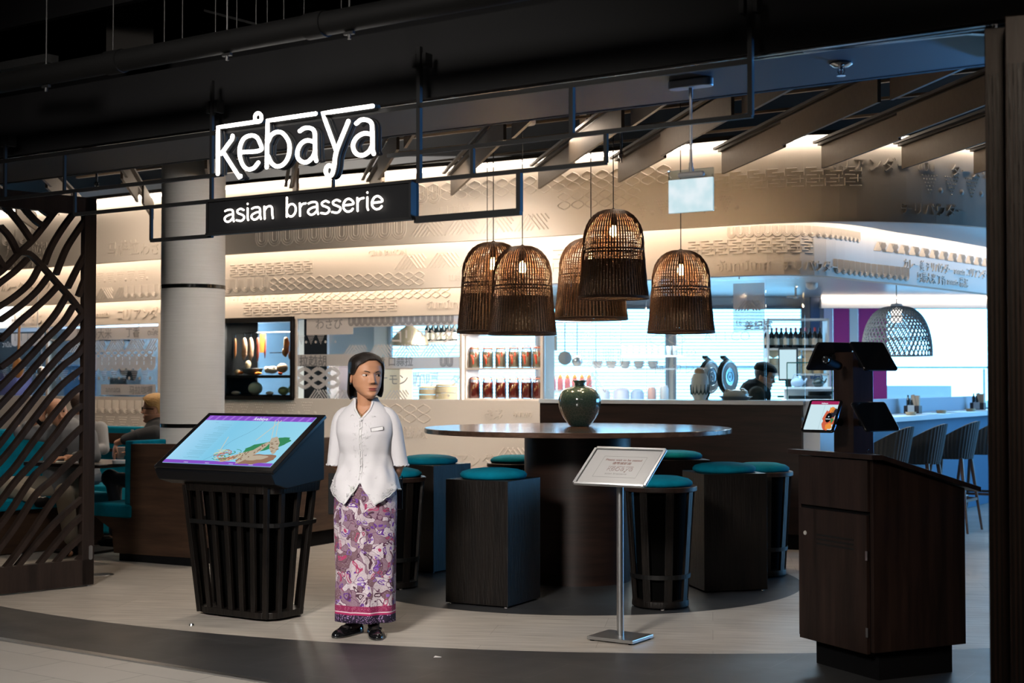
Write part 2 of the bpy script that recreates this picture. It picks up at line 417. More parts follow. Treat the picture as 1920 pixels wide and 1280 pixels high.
# ================================================================== FLOOR
def floor_mat():
    m = bpy.data.materials.new('inlaid_floor'); n, l = nodes(m); b = n['Principled BSDF']
    tc = n.new('ShaderNodeTexCoord'); sx = n.new('ShaderNodeSeparateXYZ'); l.new(tc.outputs['Object'], sx.inputs[0])
    def math_(op, a, b_=None, c=None):
        q = n.new('ShaderNodeMath'); q.operation = op
        for i, v in enumerate((a, b_, c)):
            if v is None: continue
            if isinstance(v, (int, float)): q.inputs[i].default_value = v
            else: l.new(v, q.inputs[i])
        return q.outputs[0]
    X, Y = sx.outputs[0], sx.outputs[1]
    def dist(cx, cy):
        a = math_('SUBTRACT', X, cx); c = math_('SUBTRACT', Y, cy)
        return math_('SQRT', math_('ADD', math_('MULTIPLY', a, a), math_('MULTIPLY', c, c)))
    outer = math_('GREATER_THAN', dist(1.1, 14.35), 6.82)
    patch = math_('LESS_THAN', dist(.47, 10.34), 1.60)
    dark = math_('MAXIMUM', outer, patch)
    line = math_('ADD', Y, math_('MULTIPLY', X, .667))
    mall = math_('LESS_THAN', line, 6.056)
    def brick(rot, w, h, mortar, cols, off=.5, mcol=(.02, .02, .02)):
        mp = n.new('ShaderNodeMapping'); mp.inputs['Rotation'].default_value = (0, 0, rot); l.new(tc.outputs['Object'], mp.inputs[0])
        br = n.new('ShaderNodeTexBrick'); br.inputs['Scale'].default_value = 1; br.inputs['Brick Width'].default_value = w
        br.inputs['Row Height'].default_value = h; br.inputs['Mortar Size'].default_value = mortar; br.offset = off
        br.inputs['Color1'].default_value = (*cols[0], 1); br.inputs['Color2'].default_value = (*cols[1], 1); br.inputs['Mortar'].default_value = (*mcol, 1)
        l.new(mp.outputs[0], br.inputs[0]); return br.outputs[0], mp.outputs[0]
    plank, pv = brick(math.radians(8), 1.25, .32, .0012, ((.455, .42, .38), (.50, .46, .415)), mcol=(.24, .21, .18))
    st = n.new('ShaderNodeMapping'); st.inputs['Scale'].default_value = (1.2, 14, 1); l.new(pv, st.inputs[0])
    nz = n.new('ShaderNodeTexNoise'); nz.inputs['Scale'].default_value = 2.2; nz.inputs['Detail'].default_value = 8; l.new(st.outputs[0], nz.inputs[0])
    cr = n.new('ShaderNodeValToRGB'); cr.color_ramp.elements[0].position = .3; cr.color_ramp.elements[0].color = (.72, .71, .69, 1)
    cr.color_ramp.elements[1].position = .7; cr.color_ramp.elements[1].color = (1.12, 1.12, 1.1, 1); l.new(nz.outputs[0], cr.inputs[0])
    def mix(f, a, c, t='MIX'):
        q = n.new('ShaderNodeMix'); q.data_type = 'RGBA'; q.blend_type = t
        if isinstance(f, (int, float)): q.inputs[0].default_value = f
        else: l.new(f, q.inputs[0])
        l.new(a, q.inputs[6]); l.new(c, q.inputs[7]); return q.outputs[2]
    plank = mix(1.0, plank, cr.outputs[0], 'MULTIPLY')
    slate, _ = brick(math.radians(32), .9, .45, .0016, ((.027, .028, .030), (.034, .035, .037)), mcol=(.085, .085, .085))
    tile, _ = brick(math.radians(34), .6, .3, .002, ((.36, .34, .31), (.40, .375, .345)), mcol=(.10, .09, .085))
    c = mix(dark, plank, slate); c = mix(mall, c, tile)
    l.new(c, b.inputs['Base Color'])
    nr = n.new('ShaderNodeTexNoise'); nr.inputs['Scale'].default_value = 3; l.new(tc.outputs['Object'], nr.inputs[0])
    mr = n.new('ShaderNodeMapRange'); mr.inputs[3].default_value = .34; mr.inputs[4].default_value = .55; l.new(nr.outputs[0], mr.inputs[0])
    l.new(mr.outputs[0], b.inputs['Roughness']); b.inputs['Specular IOR Level'].default_value = .4
    return m
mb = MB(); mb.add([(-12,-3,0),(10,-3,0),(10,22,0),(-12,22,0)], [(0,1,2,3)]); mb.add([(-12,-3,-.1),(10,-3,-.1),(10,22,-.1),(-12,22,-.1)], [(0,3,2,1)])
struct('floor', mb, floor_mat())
# brass-and-steel threshold strip between mall tiles and slate
def fas(X, z, off=0):
    """point on the shopfront plane; off towards the mall"""
    nx, ny = -.5549, -.8319
    return Vector((X+nx*off, 6.056-.667*X+ny*off, z))
FD = Vector((.8319, -.5549, 0)).normalized(); FN = Vector((-.5549, -.8319, 0))
mb = MB(); mb.beam(fas(-9, .003), fas(5.2, .003), .035, .006); mb.beam(fas(-9, .003, .03), fas(5.2, .003, .03), .014, .010)
tag(obj('threshold_strip', mb, alu), 'long metal strip in the floor between light mall tiles and dark slate', 'floor strip')

# ================================================================== ROOM SHELL
mb = MB(); mb.box((-1, 9.5, 4.25), (22, 25, .1)); struct('ceiling', mb, black_void)
wallm = mat('dim_wall', (.10, .095, .09), .8)
mb = MB(); mb.box((-12.05, 9.5, 2.1), (.1, 25, 4.2)); struct('wall_left', mb, black_matt)
mb = MB(); mb.box((-1, -3.05, 2.1), (22, .1, 4.2)); struct('wall_front', mb, black_matt)
# right wall with its window openings
mb = MB()
mb.box((10.05, 4.5, 2.1), (.1, 15, 4.2)); mb.box((10.05, 17, .4), (.1, 10, .8)); mb.box((10.05, 17, 3.5), (.1, 10, 1.4))
for y in (12.1, 14.8, 17.4): mb.box((10.05, y, 1.8), (.1, .16, 2.1))
struct('wall_right', mb, wallm)
# back wall: windows over a sill, from the kitchen to the right corner
BY = 17.5
mb = MB(); beige_w = mat('pale_back_wall', (.60, .60, .60), .7)
mb.box((4.25, BY+.05, .54), (11.5, .1, 1.08)); mb.box((4.25, BY+.05, 3.28), (11.5, .1, 1.9))
for x, w in ((-1.6, .2), (.35, .1), (1.95, .1), (3.72, .30), (9.95, .1)): mb.box((x, BY+.05, 1.7), (w, .1, 1.26))
struct('wall_back', mb, beige_w)
mb = MB(); mb.beam((-12, 24.2, 2.1), (-1.5, 17.55, 2.1), .1, 4.2); struct('wall_back_left', mb, beige_w)
# window frames with thin mullions and the horizontal blinds of the kitchen windows
wfm = mat('window_frame_grey', (.25, .28, .32), .4, .5)
for i, (x0, x1, blinds) in enumerate(((-1.5, .3, 1), (.4, 1.9, 1), (2.0, 3.57, 1), (3.87, 9.9, 0))):
    mb = MB(); xm = (x0+x1)/2
    for z in (1.09, 2.33): mb.box((xm, BY-.02, z), (x1-x0, .05, .03))
    for x in ((x0, x1) if blinds else (x0, 5.9, 7.9, x1)): mb.box((x, BY-.02, 1.71), (.035, .05, 1.24))
    w = struct('window_%d' % (i+1), mb, wfm)
    g = MB(); g.box((xm, BY+.02, 1.71), (x1-x0, .008, 1.24)); obj('pane', g, glass, w)
    if blinds:
        g = MB()
        for k in range(30): g.box((xm, BY-.06, 1.12+k*.041), (x1-x0-.04, .034, .003), M=Matrix.Rotation(.25, 3, 'X'))
        obj('blind', g, mat('blind_slats', (.8, .85, .9), .5), w)
# outdoor terrace rail and low roof seen bright through the big window
mb = MB(); mb.box((6.5, 20.5, 1.62), (9, .04, .03)); [mb.box((x, 20.5, 1.2), (.03, .03, .8)) for x in (3.6, 5.2, 6.8, 8.4)]
tag(obj('terrace_rail', mb, mat('pale_rail', (.75, .78, .8), .5)), 'thin pale rail outside beyond the bright back window', 'rail')
mb = MB(); mb.box((6.2, 23, .55), (1.5, 1, 1.6)); mb.box((7.7, 23.4, .5), (1.2, 1, 1.2))
struct('trim_outdoor_block', mb, mat('pale_render', (.8, .85, .9), .8))
# magenta wall panels beside the big window
mag = mat('magenta_panel', (.45, .03, .22), .6); lil = mat('pale_lilac_panel', (.62, .55, .68), .6)
mb = MB(); mb.box((3.70, BY-.14, 1.95), (.11, .05, 1.0)); dkb = mat('slate_blue_frame', (.05, .09, .18), .5)
tag(obj('dark_post', mb, dkb), 'narrow dark blue post left of the magenta panels', 'post')
for x, w, m_, lb in ((3.86, .11, lil, 'pale lilac wall panel between dark post and magenta panel'), (4.02, .19, mag, 'narrower magenta wall panel nearer the bottle shelf'),
                     (4.17, .1, white_p, 'white strip between the two magenta wall panels'), (4.40, .34, mag, 'wider magenta wall panel behind the bamboo lamp')):
    g = MB(); g.box((x, BY-.14, 1.78), (w, .04, 1.3)); tag(obj('wall_panel', g, m_), lb, 'panel')

# ================================================================== CURVED RELIEF WALLS
U = Path([(-9,18.4),(-5.9,16.35),(-2.85,14.25),(-.9,13.12),(-.29,12.8),(1.04,12.0),(1.42,11.78),(1.8,11.55),(2.2,11.36),(2.7,11.28),(3.3,11.4),(3.9,11.7),(4.6,12.2),(5.6,13.2)])
S = Path([(-9,18.8),(-5.9,16.75),(-2.85,14.65),(-.9,13.52),(-.29,13.2),(1.04,12.4),(1.42,12.15),(1.8,11.92),(2.2,11.74),(2.53,11.82),(2.8,12.05),(3.15,12.47),(3.66,13.0),(4.85,14.4),(6.6,16.6)])
T = Path([(-9,19.2),(-5.9,17.15),(-2.85,15.05),(-.9,13.92),(-.29,13.6),(.28,13.27),(1.04,12.85),(1.8,12.45),(2.55,12.07)])
plaster = mat('cream_relief_plaster', (.55, .505, .45), .62, bump=(60, .05))
plaster2 = mat('pale_relief_plaster', (.72, .655, .585), .62, bump=(60, .05))
LED = emis('warm_led_strip', (1, .82, .65), 17)
LED2 = emis('warm_led_strip_low', (1, .79, .60), 17)
def hz(P, px, py):      # height on the path under a pixel
    p = P.pt(P.hit(px)); return HC + (712.0-py)/F*p.y
ZU0, ZU1 = 2.70, 3.36
mb = MB(); strip(mb, U, 0, U.L, ZU0, ZU1)
u = U.hit
row_scale(mb, U, u(775), u(1275), 3.08, 3.24); row_scale(mb, U, u(1045), u(1210), 2.92, 3.07)
row_u(mb, U, u(478), u(775), 2.75, 2.94); row_u(mb, U, u(778), u(850), 3.06, 3.22)
row_hatch(mb, U, u(770), u(1040), 2.76, 2.9)
row_key(mb, U, u(1275), u(1640), 2.98, 3.14); row_tri(mb, U, u(1190), u(1420), 2.80, 2.95)
row_tri(mb, U, u(1728), u(1856), 2.92, 3.10)
row_text(mb, U, u(1540), 'コリアンダー', 3.11, .125); row_text(mb, U, u(1785), 'ターメリック', 3.10, .115)
row_text(mb, U, u(1690), 'チリパウダー', 2.77, .11); row_text(mb, U, u(820), '口蒜拉', 2.94, .12); row_text(mb, U, u(1722), 'ขมิ้น', 3.12, .10)
row_text(mb, U, u(200), '马萨拉', 2.78, .17); row_text(mb, U, u(262), 'わさび', 2.76, .15); row_u(mb, U, u(2), u(75), 2.98, 3.16)
row_text(mb, U, u(5), 'ナモン 拉胡', 2.86, .15); row_text(mb, U, u(5), '蒂 さじ 肉 羔', 2.72, .12)
struct('wall_upper_band', mb, plaster)
mb = MB(); strip(mb, U, 0, U.L, 3.375, 3.41, .16, off=.12); struct('trim_1', mb, black_met)
mb = MB(); strip(mb, U, .0, U.L, 3.345, 3.372, .03, off=.065)
tag(obj('light_strip', mb, LED), 'long warm light strip along the top of the upper relief wall', 'light strip')
# middle band
mb = MB(); strip(mb, S, 0, S.L, 2.31, 2.90, .12)
u = S.hit
for a, b in ((430, 600),): row_key(mb, S, u(a), u(b), 2.50, 2.63)
row_key(mb, S, u(1290), u(1545), 2.49, 2.62); row_text(mb, S, u(1345), 'จันทน์เทศ', 2.35, .12); row_text(mb, S, u(1466), 'チリパウダー', 2.35, .10)
row_u(mb, S, u(1365), u(1620), 2.63, 2.72); row_u(mb, S, u(1565), u(1710), 2.34, 2.46); row_hatch(mb, S, u(1640), u(1856), 2.58, 2.66)
row_text(mb, S, u(1695), 'カレー 姜 チリパウダー annata コリアンダー', 2.46, .10); row_text(mb, S, u(1720), '马蒂大米 丁香 annata 蒜泥', 2.35, .10)
row_u(mb, S, u(420), u(510), 2.34, 2.48); row_scale(mb, S, u(505), u(800), 2.34, 2.47)
row_hatch(mb, S, u(740), u(900), 2.50, 2.64); row_tri(mb, S, u(178), u(280), 2.50, 2.64); row_hatch(mb, S, u(178), u(235), 2.34, 2.46)
row_u(mb, S, u(232), u(300), 2.34, 2.47); row_text(mb, S, u(690), 'CINNAMON', 2.64, .08); row_key(mb, S, u(1035), u(1080), 2.4, 2.62)
row_text(mb, S, u(0), 'カレー ターメリック', 2.5, .1); row_text(mb, S, u(840), 'เมล็ด ผักชี', 2.37, .10)
struct('wall_middle_band', mb, plaster2)
mb = MB(); strip(mb, S, 0, S.L, 2.775, 2.80, .03, off=.15)
tag(obj('light_strip', mb, LED2), 'warm light strip above the middle relief band', 'light strip')
# slot soffit between upper and middle band, left part, and perforated ceiling at the right
def between(A, B, px_a, px_b, z, n=30, th=.03, ua=None, ub=None, offB=0, offA=0):
    ra, rb = [], []
    for i in range(n+1):
        px = px_a+(px_b-px_a)*i/n
        ra.append(A.map(A.hit(px), z, offA)); rb.append(B.map(B.hit(px), z, offB))
    vs = ra+rb+[v+Vector((0,0,th)) for v in ra]+[v+Vector((0,0,th)) for v in rb]; m = n+1
    fs = []
    for i in range(n): fs += [(i, i+1, m+i+1, m+i), (2*m+i, 3*m+i, 3*m+i+1, 2*m+i+1)]
    return vs, fs
def perf_mat():
    m = bpy.data.materials.new('perforated_metal'); n, l = nodes(m); b = n['Principled BSDF']
    tc = n.new('ShaderNodeTexCoord'); mp = n.new('ShaderNodeMapping'); mp.inputs['Rotation'].default_value = (0, 0, .6); l.new(tc.outputs['Object'], mp.inputs[0])
    v = n.new('ShaderNodeTexVoronoi'); v.feature = 'F1'; v.inputs['Scale'].default_value = 26; v.inputs['Randomness'].default_value = .12; l.new(mp.outputs[0], v.inputs[0])
    n2 = n.new('ShaderNodeTexBrick'); n2.inputs['Scale'].default_value = 3.2; l.new(mp.outputs[0], n2.inputs[0])
    cr = n.new('ShaderNodeValToRGB'); cr.color_ramp.interpolation = 'CONSTANT'; cr.color_ramp.elements[0].color = (.03, .045, .06, 1)
    cr.color_ramp.elements[1].position = .27; cr.color_ramp.elements[1].color = (.42, .44, .47, 1); l.new(v.outputs['Distance'], cr.inputs[0])
    l.new(cr.outputs[0], b.inputs['Base Color']); b.inputs['Roughness'].default_value = .35; b.inputs['Metallic'].default_value = .3; return m
perf = perf_mat()
vs, fs = between(U, S, 1240, 1900, 2.72, 40, offB=.24); mb = MB(); mb.add(vs, fs); struct('ceiling_perforated', mb, perf)
vs, fs = between(U, S, -60, 1240, 2.86, 60); mb = MB(); mb.add(vs, fs); struct('ceiling_slot', mb, plaster)
# ceiling of the open kitchen and of the bar behind the middle band
mb = MB()
mb.prism([(.6, 12.9), (2.2, 11.95), (2.8, 12.2), (4.85, 14.55), (6.6, 16.8), (6.9, 17.5), (.6, 17.5)], 2.45, 2.48); struct('ceiling_bar', mb, perf)
mb = MB()
mb.prism([(-9, 19.4), (-5.9, 17.3), (-2.85, 15.2), (-.9, 14.05), (.6, 13.2), (.6, 17.5), (-1.6, 17.5), (-9, 22.3)], 2.45, 2.48); struct('ceiling_kitchen', mb, white_p)
# light cornice over the big window
mb = MB(); mb.box((6.8, BY-.25, 2.36), (6.1, .05, .10)); mb.box((6.8, BY-.13, 2.32), (6.1, .24, .02)); struct('trim_2', mb, white_p)
mb = MB(); mb.box((6.8, BY-.30, 2.43), (6.1, .03, .02)); tag(obj('light_strip', mb, LED2), 'warm light strip over the big back window', 'light strip')
# lower wall with window openings -------------------------------------------------
mb = MB(); ZS, ZT = 1.25, 2.07
UE = T.hit(1017)
strip(mb, T, 0, UE, 0, ZS, .12); strip(mb, T, 0, UE, ZT, 2.46, .12)
t = T.hit
for a, b in ((86, 90), (296, 418), (553, 556), (861, 866), (1013, 1018)): strip(mb, T, t(a), t(b), ZS, ZT, .12)
row_u(mb, T, t(176), t(300), 1.06, 1.21); row_tri(mb, T, t(176), t(300), .86, 1.03); row_tri(mb, T, t(420), t(606), 1.05, 1.22)
row_scale(mb, T, t(705), t(835), 1.02, 1.2); row_text(mb, T, t(725), '拉越胡椒', .88, .12, bold=.002); row_text(mb, T, t(905), '香茅', 1.07, .11, bold=.003); row_text(mb, T, t(962), 'อบเชย', 1.09, .08)
row_text(mb, T, t(808), 'コリアンダー', .62, .14); row_hatch(mb, T, t(920), t(1012), .62, .80); row_u(mb, T, t(740), t(905), .42, .58); row_tri(mb, T, t(880), t(980), .30, .46)
row_key(mb, T, t(455), t(760), 2.12, 2.26); row_text(mb, T, t(800), 'จันทน์เทศ', 2.13, .11); row_tri(mb, T, t(425), t(550), 2.27, 2.36)
row_text(mb, T, t(176), 'annata', 2.16, .1); row_text(mb, T, t(218), 'コリアンダー', 2.13, .14); row_scale(mb, T, t(560), t(860), 2.24, 2.36); row_text(mb, T, t(20), '十七 さじ', 2.12, .14)
struct('wall_lower_relief', mb, plaster2)
mb = MB(); strip(mb, T, 0, UE, 2.36, 2.38, .03, off=.13)
tag(obj('light_strip', mb, LED2), 'warm light strip above the lower relief wall', 'light strip')
vs, fs = between(S, T, -60, 1010, 2.44, 60); mb = MB(); mb.add(vs, fs); struct('ceiling_lower_slot', mb, plaster2)
# round white column -------------------------------------------------------------
CX, CY, CR = -2.66, 11.85, .262
mb = MB(); mb.lathe([(CR, 0), (CR, 3.27)], (CX, CY, 0), 64); colm = mat('column_fabric', (.50, .485, .46), .7, var=(3, (.56, .545, .52), (1, 1, 60)), bump=(40, .1))
col_o = struct('column_round', mb, colm, smooth=60)
mb = MB()
for z in (2.21, 1.065): mb.lathe([(CR+.0035, z-.016), (CR+.0035, z+.016)], (CX, CY, 0), 64)
obj('black_band', mb, mat('gloss_black_band', (.006, .006, .006), .12), col_o, smooth=60)
mb = MB(); mb.lathe([(CR+.05, 3.262), (CR+.05, 4.2)], (CX, CY, 0), 48); struct('trim_3', mb, black_void)

# ================================================================== SHOPFRONT BULKHEAD
ZB = 2.72
mb = MB()
A, B = fas(-9.2, 0, -.10), fas(6.2, 0, -.10)
bulk = mat('charcoal_fascia', (.0042, .0042, .0047), .7, spec=.2)
mb.prism([(A.x, A.y), (B.x, B.y), (B.x-FN.x*.05, B.y-FN.y*.05), (A.x-FN.x*.05, A.y-FN.y*.05)], ZB, 3.06)
mb.beam(A+Vector((0,0,3.9)), B+Vector((0,0,3.9)), .04, .9)
struct('wall_fascia', mb, bulk)
mb = MB(); soff = mat('soffit_board', (.013, .014, .017), .55, spec=.4)
A, B = fas(-9.2, 0, -.15), fas(6.2, 0, -.15); w = .66
mb.prism([(A.x, A.y), (B.x, B.y), (B.x-FN.x*w, B.y-FN.y*w), (A.x-FN.x*w, A.y-FN.y*w)], ZB+.002, ZB+.05)
struct('ceiling_soffit', mb, soff)
mb = MB(); A2, B2 = A-FN*w, B-FN*w
mb.prism([(A2.x, A2.y), (B2.x, B2.y), (B2.x-FN.x*.03, B2.y-FN.y*.03), (A2.x-FN.x*.03, A2.y-FN.y*.03)], ZB, 4.2)
struct('wall_soffit_back', mb, bulk)
# folding-wall tracks in the soffit
mb = MB(); trk = mat('polished_track', (.55, .5, .46), .16, 1)
for o_ in (-.13, -.175): mb.beam(fas(-9.2, ZB-.004, o_), fas(5.6, ZB-.004, o_), .022, .012)
mb.cur = 1; mb.beam(fas(-9.2, ZB-.002, -.153), fas(5.6, ZB-.002, -.153), .02, .012)
tag(obj('ceiling_track', mb, [trk, black_met]), 'twin polished metal sliding track along the edge of the dark fascia', 'track')
# seams in the fascia boards
for X in (-1.0-.0, -2.43, .92): pass
# fan of ceiling baffles --------------------------------------------------------
baf = mat('bronze_baffle', (.095, .074, .056), .55, .2, var=(30, (.11, .088, .066), (1, 1, 1)))
brail = mat('dark_rail', (.010, .009, .0085), .5, .2)
BD = Vector((-.1789, .9839, 0)); BN = Vector((.9839, .1789, 0))
def endY(X9):      # distance along the baffle where the curved wall stands
    k = 9.0
    for i in range(900):
        p = Vector((X9, 9.0))+Vector((BD.x, BD.y))*(i*.01)
        # below the wall path?
        for j in range(len(U.p)-1):
            a, b = U.p[j], U.p[j+1]
            if a.x <= p.x < b.x and p.y >= a.y+(b.y-a.y)*(p.x-a.x)/(b.x-a.x)-.22: return i*.01
    return 6
ORD = ['first','second','third','fourth','fifth','sixth','seventh','eighth','ninth','tenth','eleventh','twelfth','thirteenth','fourteenth','fifteenth']; nb = 0
for X9 in (-4.75, -4.05, -3.38, -2.68, -1.97, -1.26, -.56, .135, .83, 1.42, 2.13, 2.81, 3.45, 4.15, 4.85):
    e = endY(X9)
    P0 = Vector((X9, 9.0, 0)); seg = [(e-1.35, e), (e-3.0, e-1.42), (e-4.6, e-3.07)]
    root = thing('ceiling_baffle', 'line of bronze ceiling fins running towards the relief wall', 'baffle', (X9, 9.0, 3.09), math.atan2(BD.y, BD.x), 'bronze fins under the black ceiling')
    for k, (a, b) in enumerate(seg):
        c = P0+BD*(b)
        # keep behind the soffit
        if (P0+BD*a).y+.667*(P0+BD*a).x < 6.056+1.15: a = max(a, (7.30-9.0-.667*X9)/(BD.y+.667*BD.x))
        if b-a < .15: continue
        mb = MB(); mb.box(((a+b)/2, (.045 if k % 2 else 0), .09), (b-a, .022, .175)); obj('fin', mb, baf, root)
    a0 = max(seg[-1][0], (7.35-9.0-.667*X9)/(BD.y+.667*BD.x))
    mb = MB(); mb.box(((a0+e)/2-.02, .075, .20), (e-a0, .03, .02)); mb.box(((a0+e)/2, .02, .19), (e-a0, .045, .022)); obj('rail', mb, brail, root)
    root['label'] = ORD[nb]+' line of bronze ceiling fins counted from the left'; nb += 1
# thin cross battens, ducts and cans in the black void
bat = mat('tan_batten', (.16, .125, .09), .5)
for k in range(9):
    o_ = -1.35-k*.62; A, B = fas(-7.5, 3.62, o_), fas(5.5, 3.62, o_)
    mb = MB(); mb.beam(A, B, .035, .02)
    tag(obj('ceiling_batten', mb, bat), ORD[k]+' thin tan batten across the black ceiling counted from the front', 'batten', 'thin battens across the black ceiling')
mb = MB(); mb.tube([(-4, 12.2, 3.86), (-.5, 11.0, 3.86), (3.5, 9.3, 3.9)], .13, 16)
tag(obj('ventilation_duct', mb, mat('duct_metal', (.05, .05, .05), .4, .8)), 'dark round duct above the bronze ceiling fins', 'duct')
canm = mat('white_can', (.55, .5, .45), .4)
for i, (px, py) in enumerate(((983, 231), (1093, 283))):
    q = onz(px, py, 3.45); mb = MB(); mb.lathe([(.085, -.01), (.09, 0), (.09, .03), (.03, .05), (.03, .75)], (0,0,0), 20)
    tag(obj('ceiling_can', mb, canm, loc=q, smooth=40), ['small round ceiling plate above the leftmost basket lamps', 'small round ceiling plate above the middle basket lamps'][i], 'ceiling rose')
for i, (px, py) in enumerate(((1165, 296), (110, 396), (181, 349))):
    q = onz(px, py, 3.22); mb = MB(); mb.lathe([(.012, .16), (.012, .04), (.022, .03), (.022, 0), (.006, -.01), (.006, -.035), (.022, -.04)], (0,0,0), 12); mb.cyl((0,0,.55), .01, .8, 8)
    tag(obj('sprinkler', mb, chrome, loc=q, smooth=40), ['small sprinkler head hanging in front of the light strip left of the hanging lit panel', 'small sprinkler head behind the lattice screen', 'small sprinkler head right of the lattice screen post'][i], 'sprinkler')
# sprinkler on the soffit
q = onz(1577, 118, ZB+.002)
t_ = thing('sprinkler', 'chrome sprinkler head under the blue-lit soffit at the right', 'sprinkler', q)
mb = MB(); mb.lathe([(.045, -.002), (.045, -.006), (.03, -.016), (.012, -.018)], n=24); obj('escutcheon', mb, chrome, t_, smooth=40)
mb = MB(); mb.tube([(-.011,0,-.018),(-.014,0,-.035),(-.004,0,-.05)], .002, 6); mb.tube([(.011,0,-.018),(.014,0,-.035),(.004,0,-.05)], .002, 6); mb.cyl((0,0,-.052), .018, .002, 16); mb.cyl((0,0,-.022), .008, .012, 10); obj('frame', mb, chrome, t_)
mb = MB(); mb.cyl((0,0,-.036), .0025, .024, 8); obj('bulb', mb, mat('red_glass', (.5, .02, .02), .1), t_)
# smoke detector top of the void and hanging tray hook
q = onz(575, 8, 3.5); mb = MB(); mb.lathe([(.02, -.02), (.045, -.015), (.055, 0), (.055, .025), (.03, .03), (.03, .6)], n=24)
tag(obj('smoke_detector', mb, mat('grey_plastic', (.25, .25, .25), .5), loc=q, smooth=40), 'white smoke detector high above the pipe in the dark', 'smoke detector')
# black pipe with couplings, clamps and rods -------------------------------------
t_ = thing('black_pipe', 'long black pipe hung above the dark fascia', 'pipe', (0, 0, 0))
PA, PB = fas(-6.5, 2.93, .55), fas(2.6, 2.93, .55)
mb = MB(); mb.tube([PA, PB], .05, 24); obj('pipe', mb, mat('satin_black', (.003, .003, .003), .6, spec=.15), t_, smooth=40)
for px in (12, 60, 398, 808):
    k = (px-960)/F; X = (6.056-.8319*.55)*k/(1+.667*k)-.55*.5549*.6
    p_ = fas(X, 2.93, .55); mb = MB(); mb.tube([p_-FD*.05, p_-FD*.05+FD*.001, p_+FD*.05, p_+FD*.051], [.05, .056, .056, .05], 24); obj('coupling', mb, MATS['satin_black'], t_, smooth=40)
for px in (92, 258, 625, 874):
    k = (px-960)/F; X = (6.056-.8319*.55)*k/(1+.667*k)-.55*.5549*.6
    p_ = fas(X, 2.93, .55); mb = MB(); mb.cyl((p_.x, p_.y, 3.55), .0045, 1.35, 6); mb.box((p_.x, p_.y, 2.872), (.05, .016, .012), -.59); mb.cyl((p_.x, p_.y, 2.862), .008, .03, 6)
    obj('hanger', mb, mat('dull_zinc', (.012, .012, .012), .5, .5), t_)
zinc = MATS['dull_zinc']
mb = MB()
for i, (px, py, o_) in enumerate(((308, 95, .3), (342, 90, .35), (404, 74, .7), (444, 70, .7), (480, 64, .75), (501, 58, .7), (532, 52, .4), (570, 45, .5), (212, 100, .5), (640, 25, .4))):
    q = at(px, py, 7.0); mb = MB(); mb.cyl((q.x, q.y, q.z+.5), .003, 1.0, 6)
    tag(obj('hanging_rod', mb, zinc), ('thin threaded rod above the pipe, %s of the rods from the left' % ORD[[8,0,1,2,3,4,5,6,7,9].index(i)]), 'rod', 'threaded rods above the pipe')
for i, (a, b, lb) in enumerate((((0, 128), (98, 110), 'black channel tray in the dark at the upper left corner'), ((392, 22), (520, 56), 'thin channel hanging above the pipe near the top'))):
    A, B = at(*a, 7.3), at(*b, 7.0); mb = MB(); mb.beam(A, B, .07, .04 if i == 0 else .012)
    tag(obj('cable_tray', mb, mat('tray_grey', (.02, .02, .02), .4, .5)), lb, 'cable tray')
# timber block and strands in the void
q = at(247, 52, 8.2); mb = MB(); mb.box((q.x, q.y, q.z), (.26, .3, .42), .2); tag(obj('ceiling_block', mb, mat('dark_brown_block', (.012, .010, .008), .9)), 'dark brown block lost in the shadows above the pipe', 'block')

# ================================================================== BLACK STEEL SIGN FRAME
def fx(px, off=0):
    """X on the shopfront plane under image column px"""
    k = (px-960)/F; c = 6.056-.8319*off+0; 
    # X' = X+nx*off ; Y' = 6.056-.667X+ny*off ; X' = k*Y'
    return (k*(6.056-.8319*off)+.5549*off)/(1+.667*k)
ZR0, ZR1, ZR2, ZR3 = 2.665, 2.455, 2.328, 2.155
t_ = thing('hanging_steelwork', 'thin black steel frame hung in front of the fascia carrying the sign', 'frame', (0, 0, 0))
def rail(a, b, z, w=.018, h=.018, nm='rail'): 
    mb = MB(); mb.beam(fas(fx(a), z), fas(fx(b), z), w, h); obj(nm, mb, black_met, t_)
def post(px, z0, z1, w=.016):
    mb = MB(); X = fx(px); mb.beam(fas(X, z0), fas(X, z1), w, w, up=FN); obj('post', mb, black_met, t_)
rail(-40, 1410, ZR0, .02, .022); rail(-40, 416, ZR1); rail(727, 1413, ZR1); rail(138, 1138, ZR2)
rail(282, 397, ZR3); rail(778, 977, ZR3, .02, .03)
post(395, ZR2, 2.93); post(785.5, ZR2, 2.93, .020); post(1410, ZR1, 2.93, .020); post(6, ZR1, 2.80); post(118, ZR1, ZR0, .014); post(1073, ZR1, ZR0, .02)
post(138, ZR2, ZR1, .014); post(282, ZR3, ZR2, .014); post(886, ZR2, ZR1, .016); post(1137, ZR2, ZR1, .016); post(974, ZR3, ZR2, .022)
for px, z in ((395, 2.80), (785.5, 2.87), (1406, 2.885), (6, 2.78)):
    mb = MB(); X = fx(px); M = Matrix((FD, -FN, Vector((0,0,1)))).transposed()
    for d in (-.028, .028): mb.box(fas(X, z, -.02)+FD*d, (.02, .05, .06), M=M)
    obj('bracket', mb, black_met, t_)
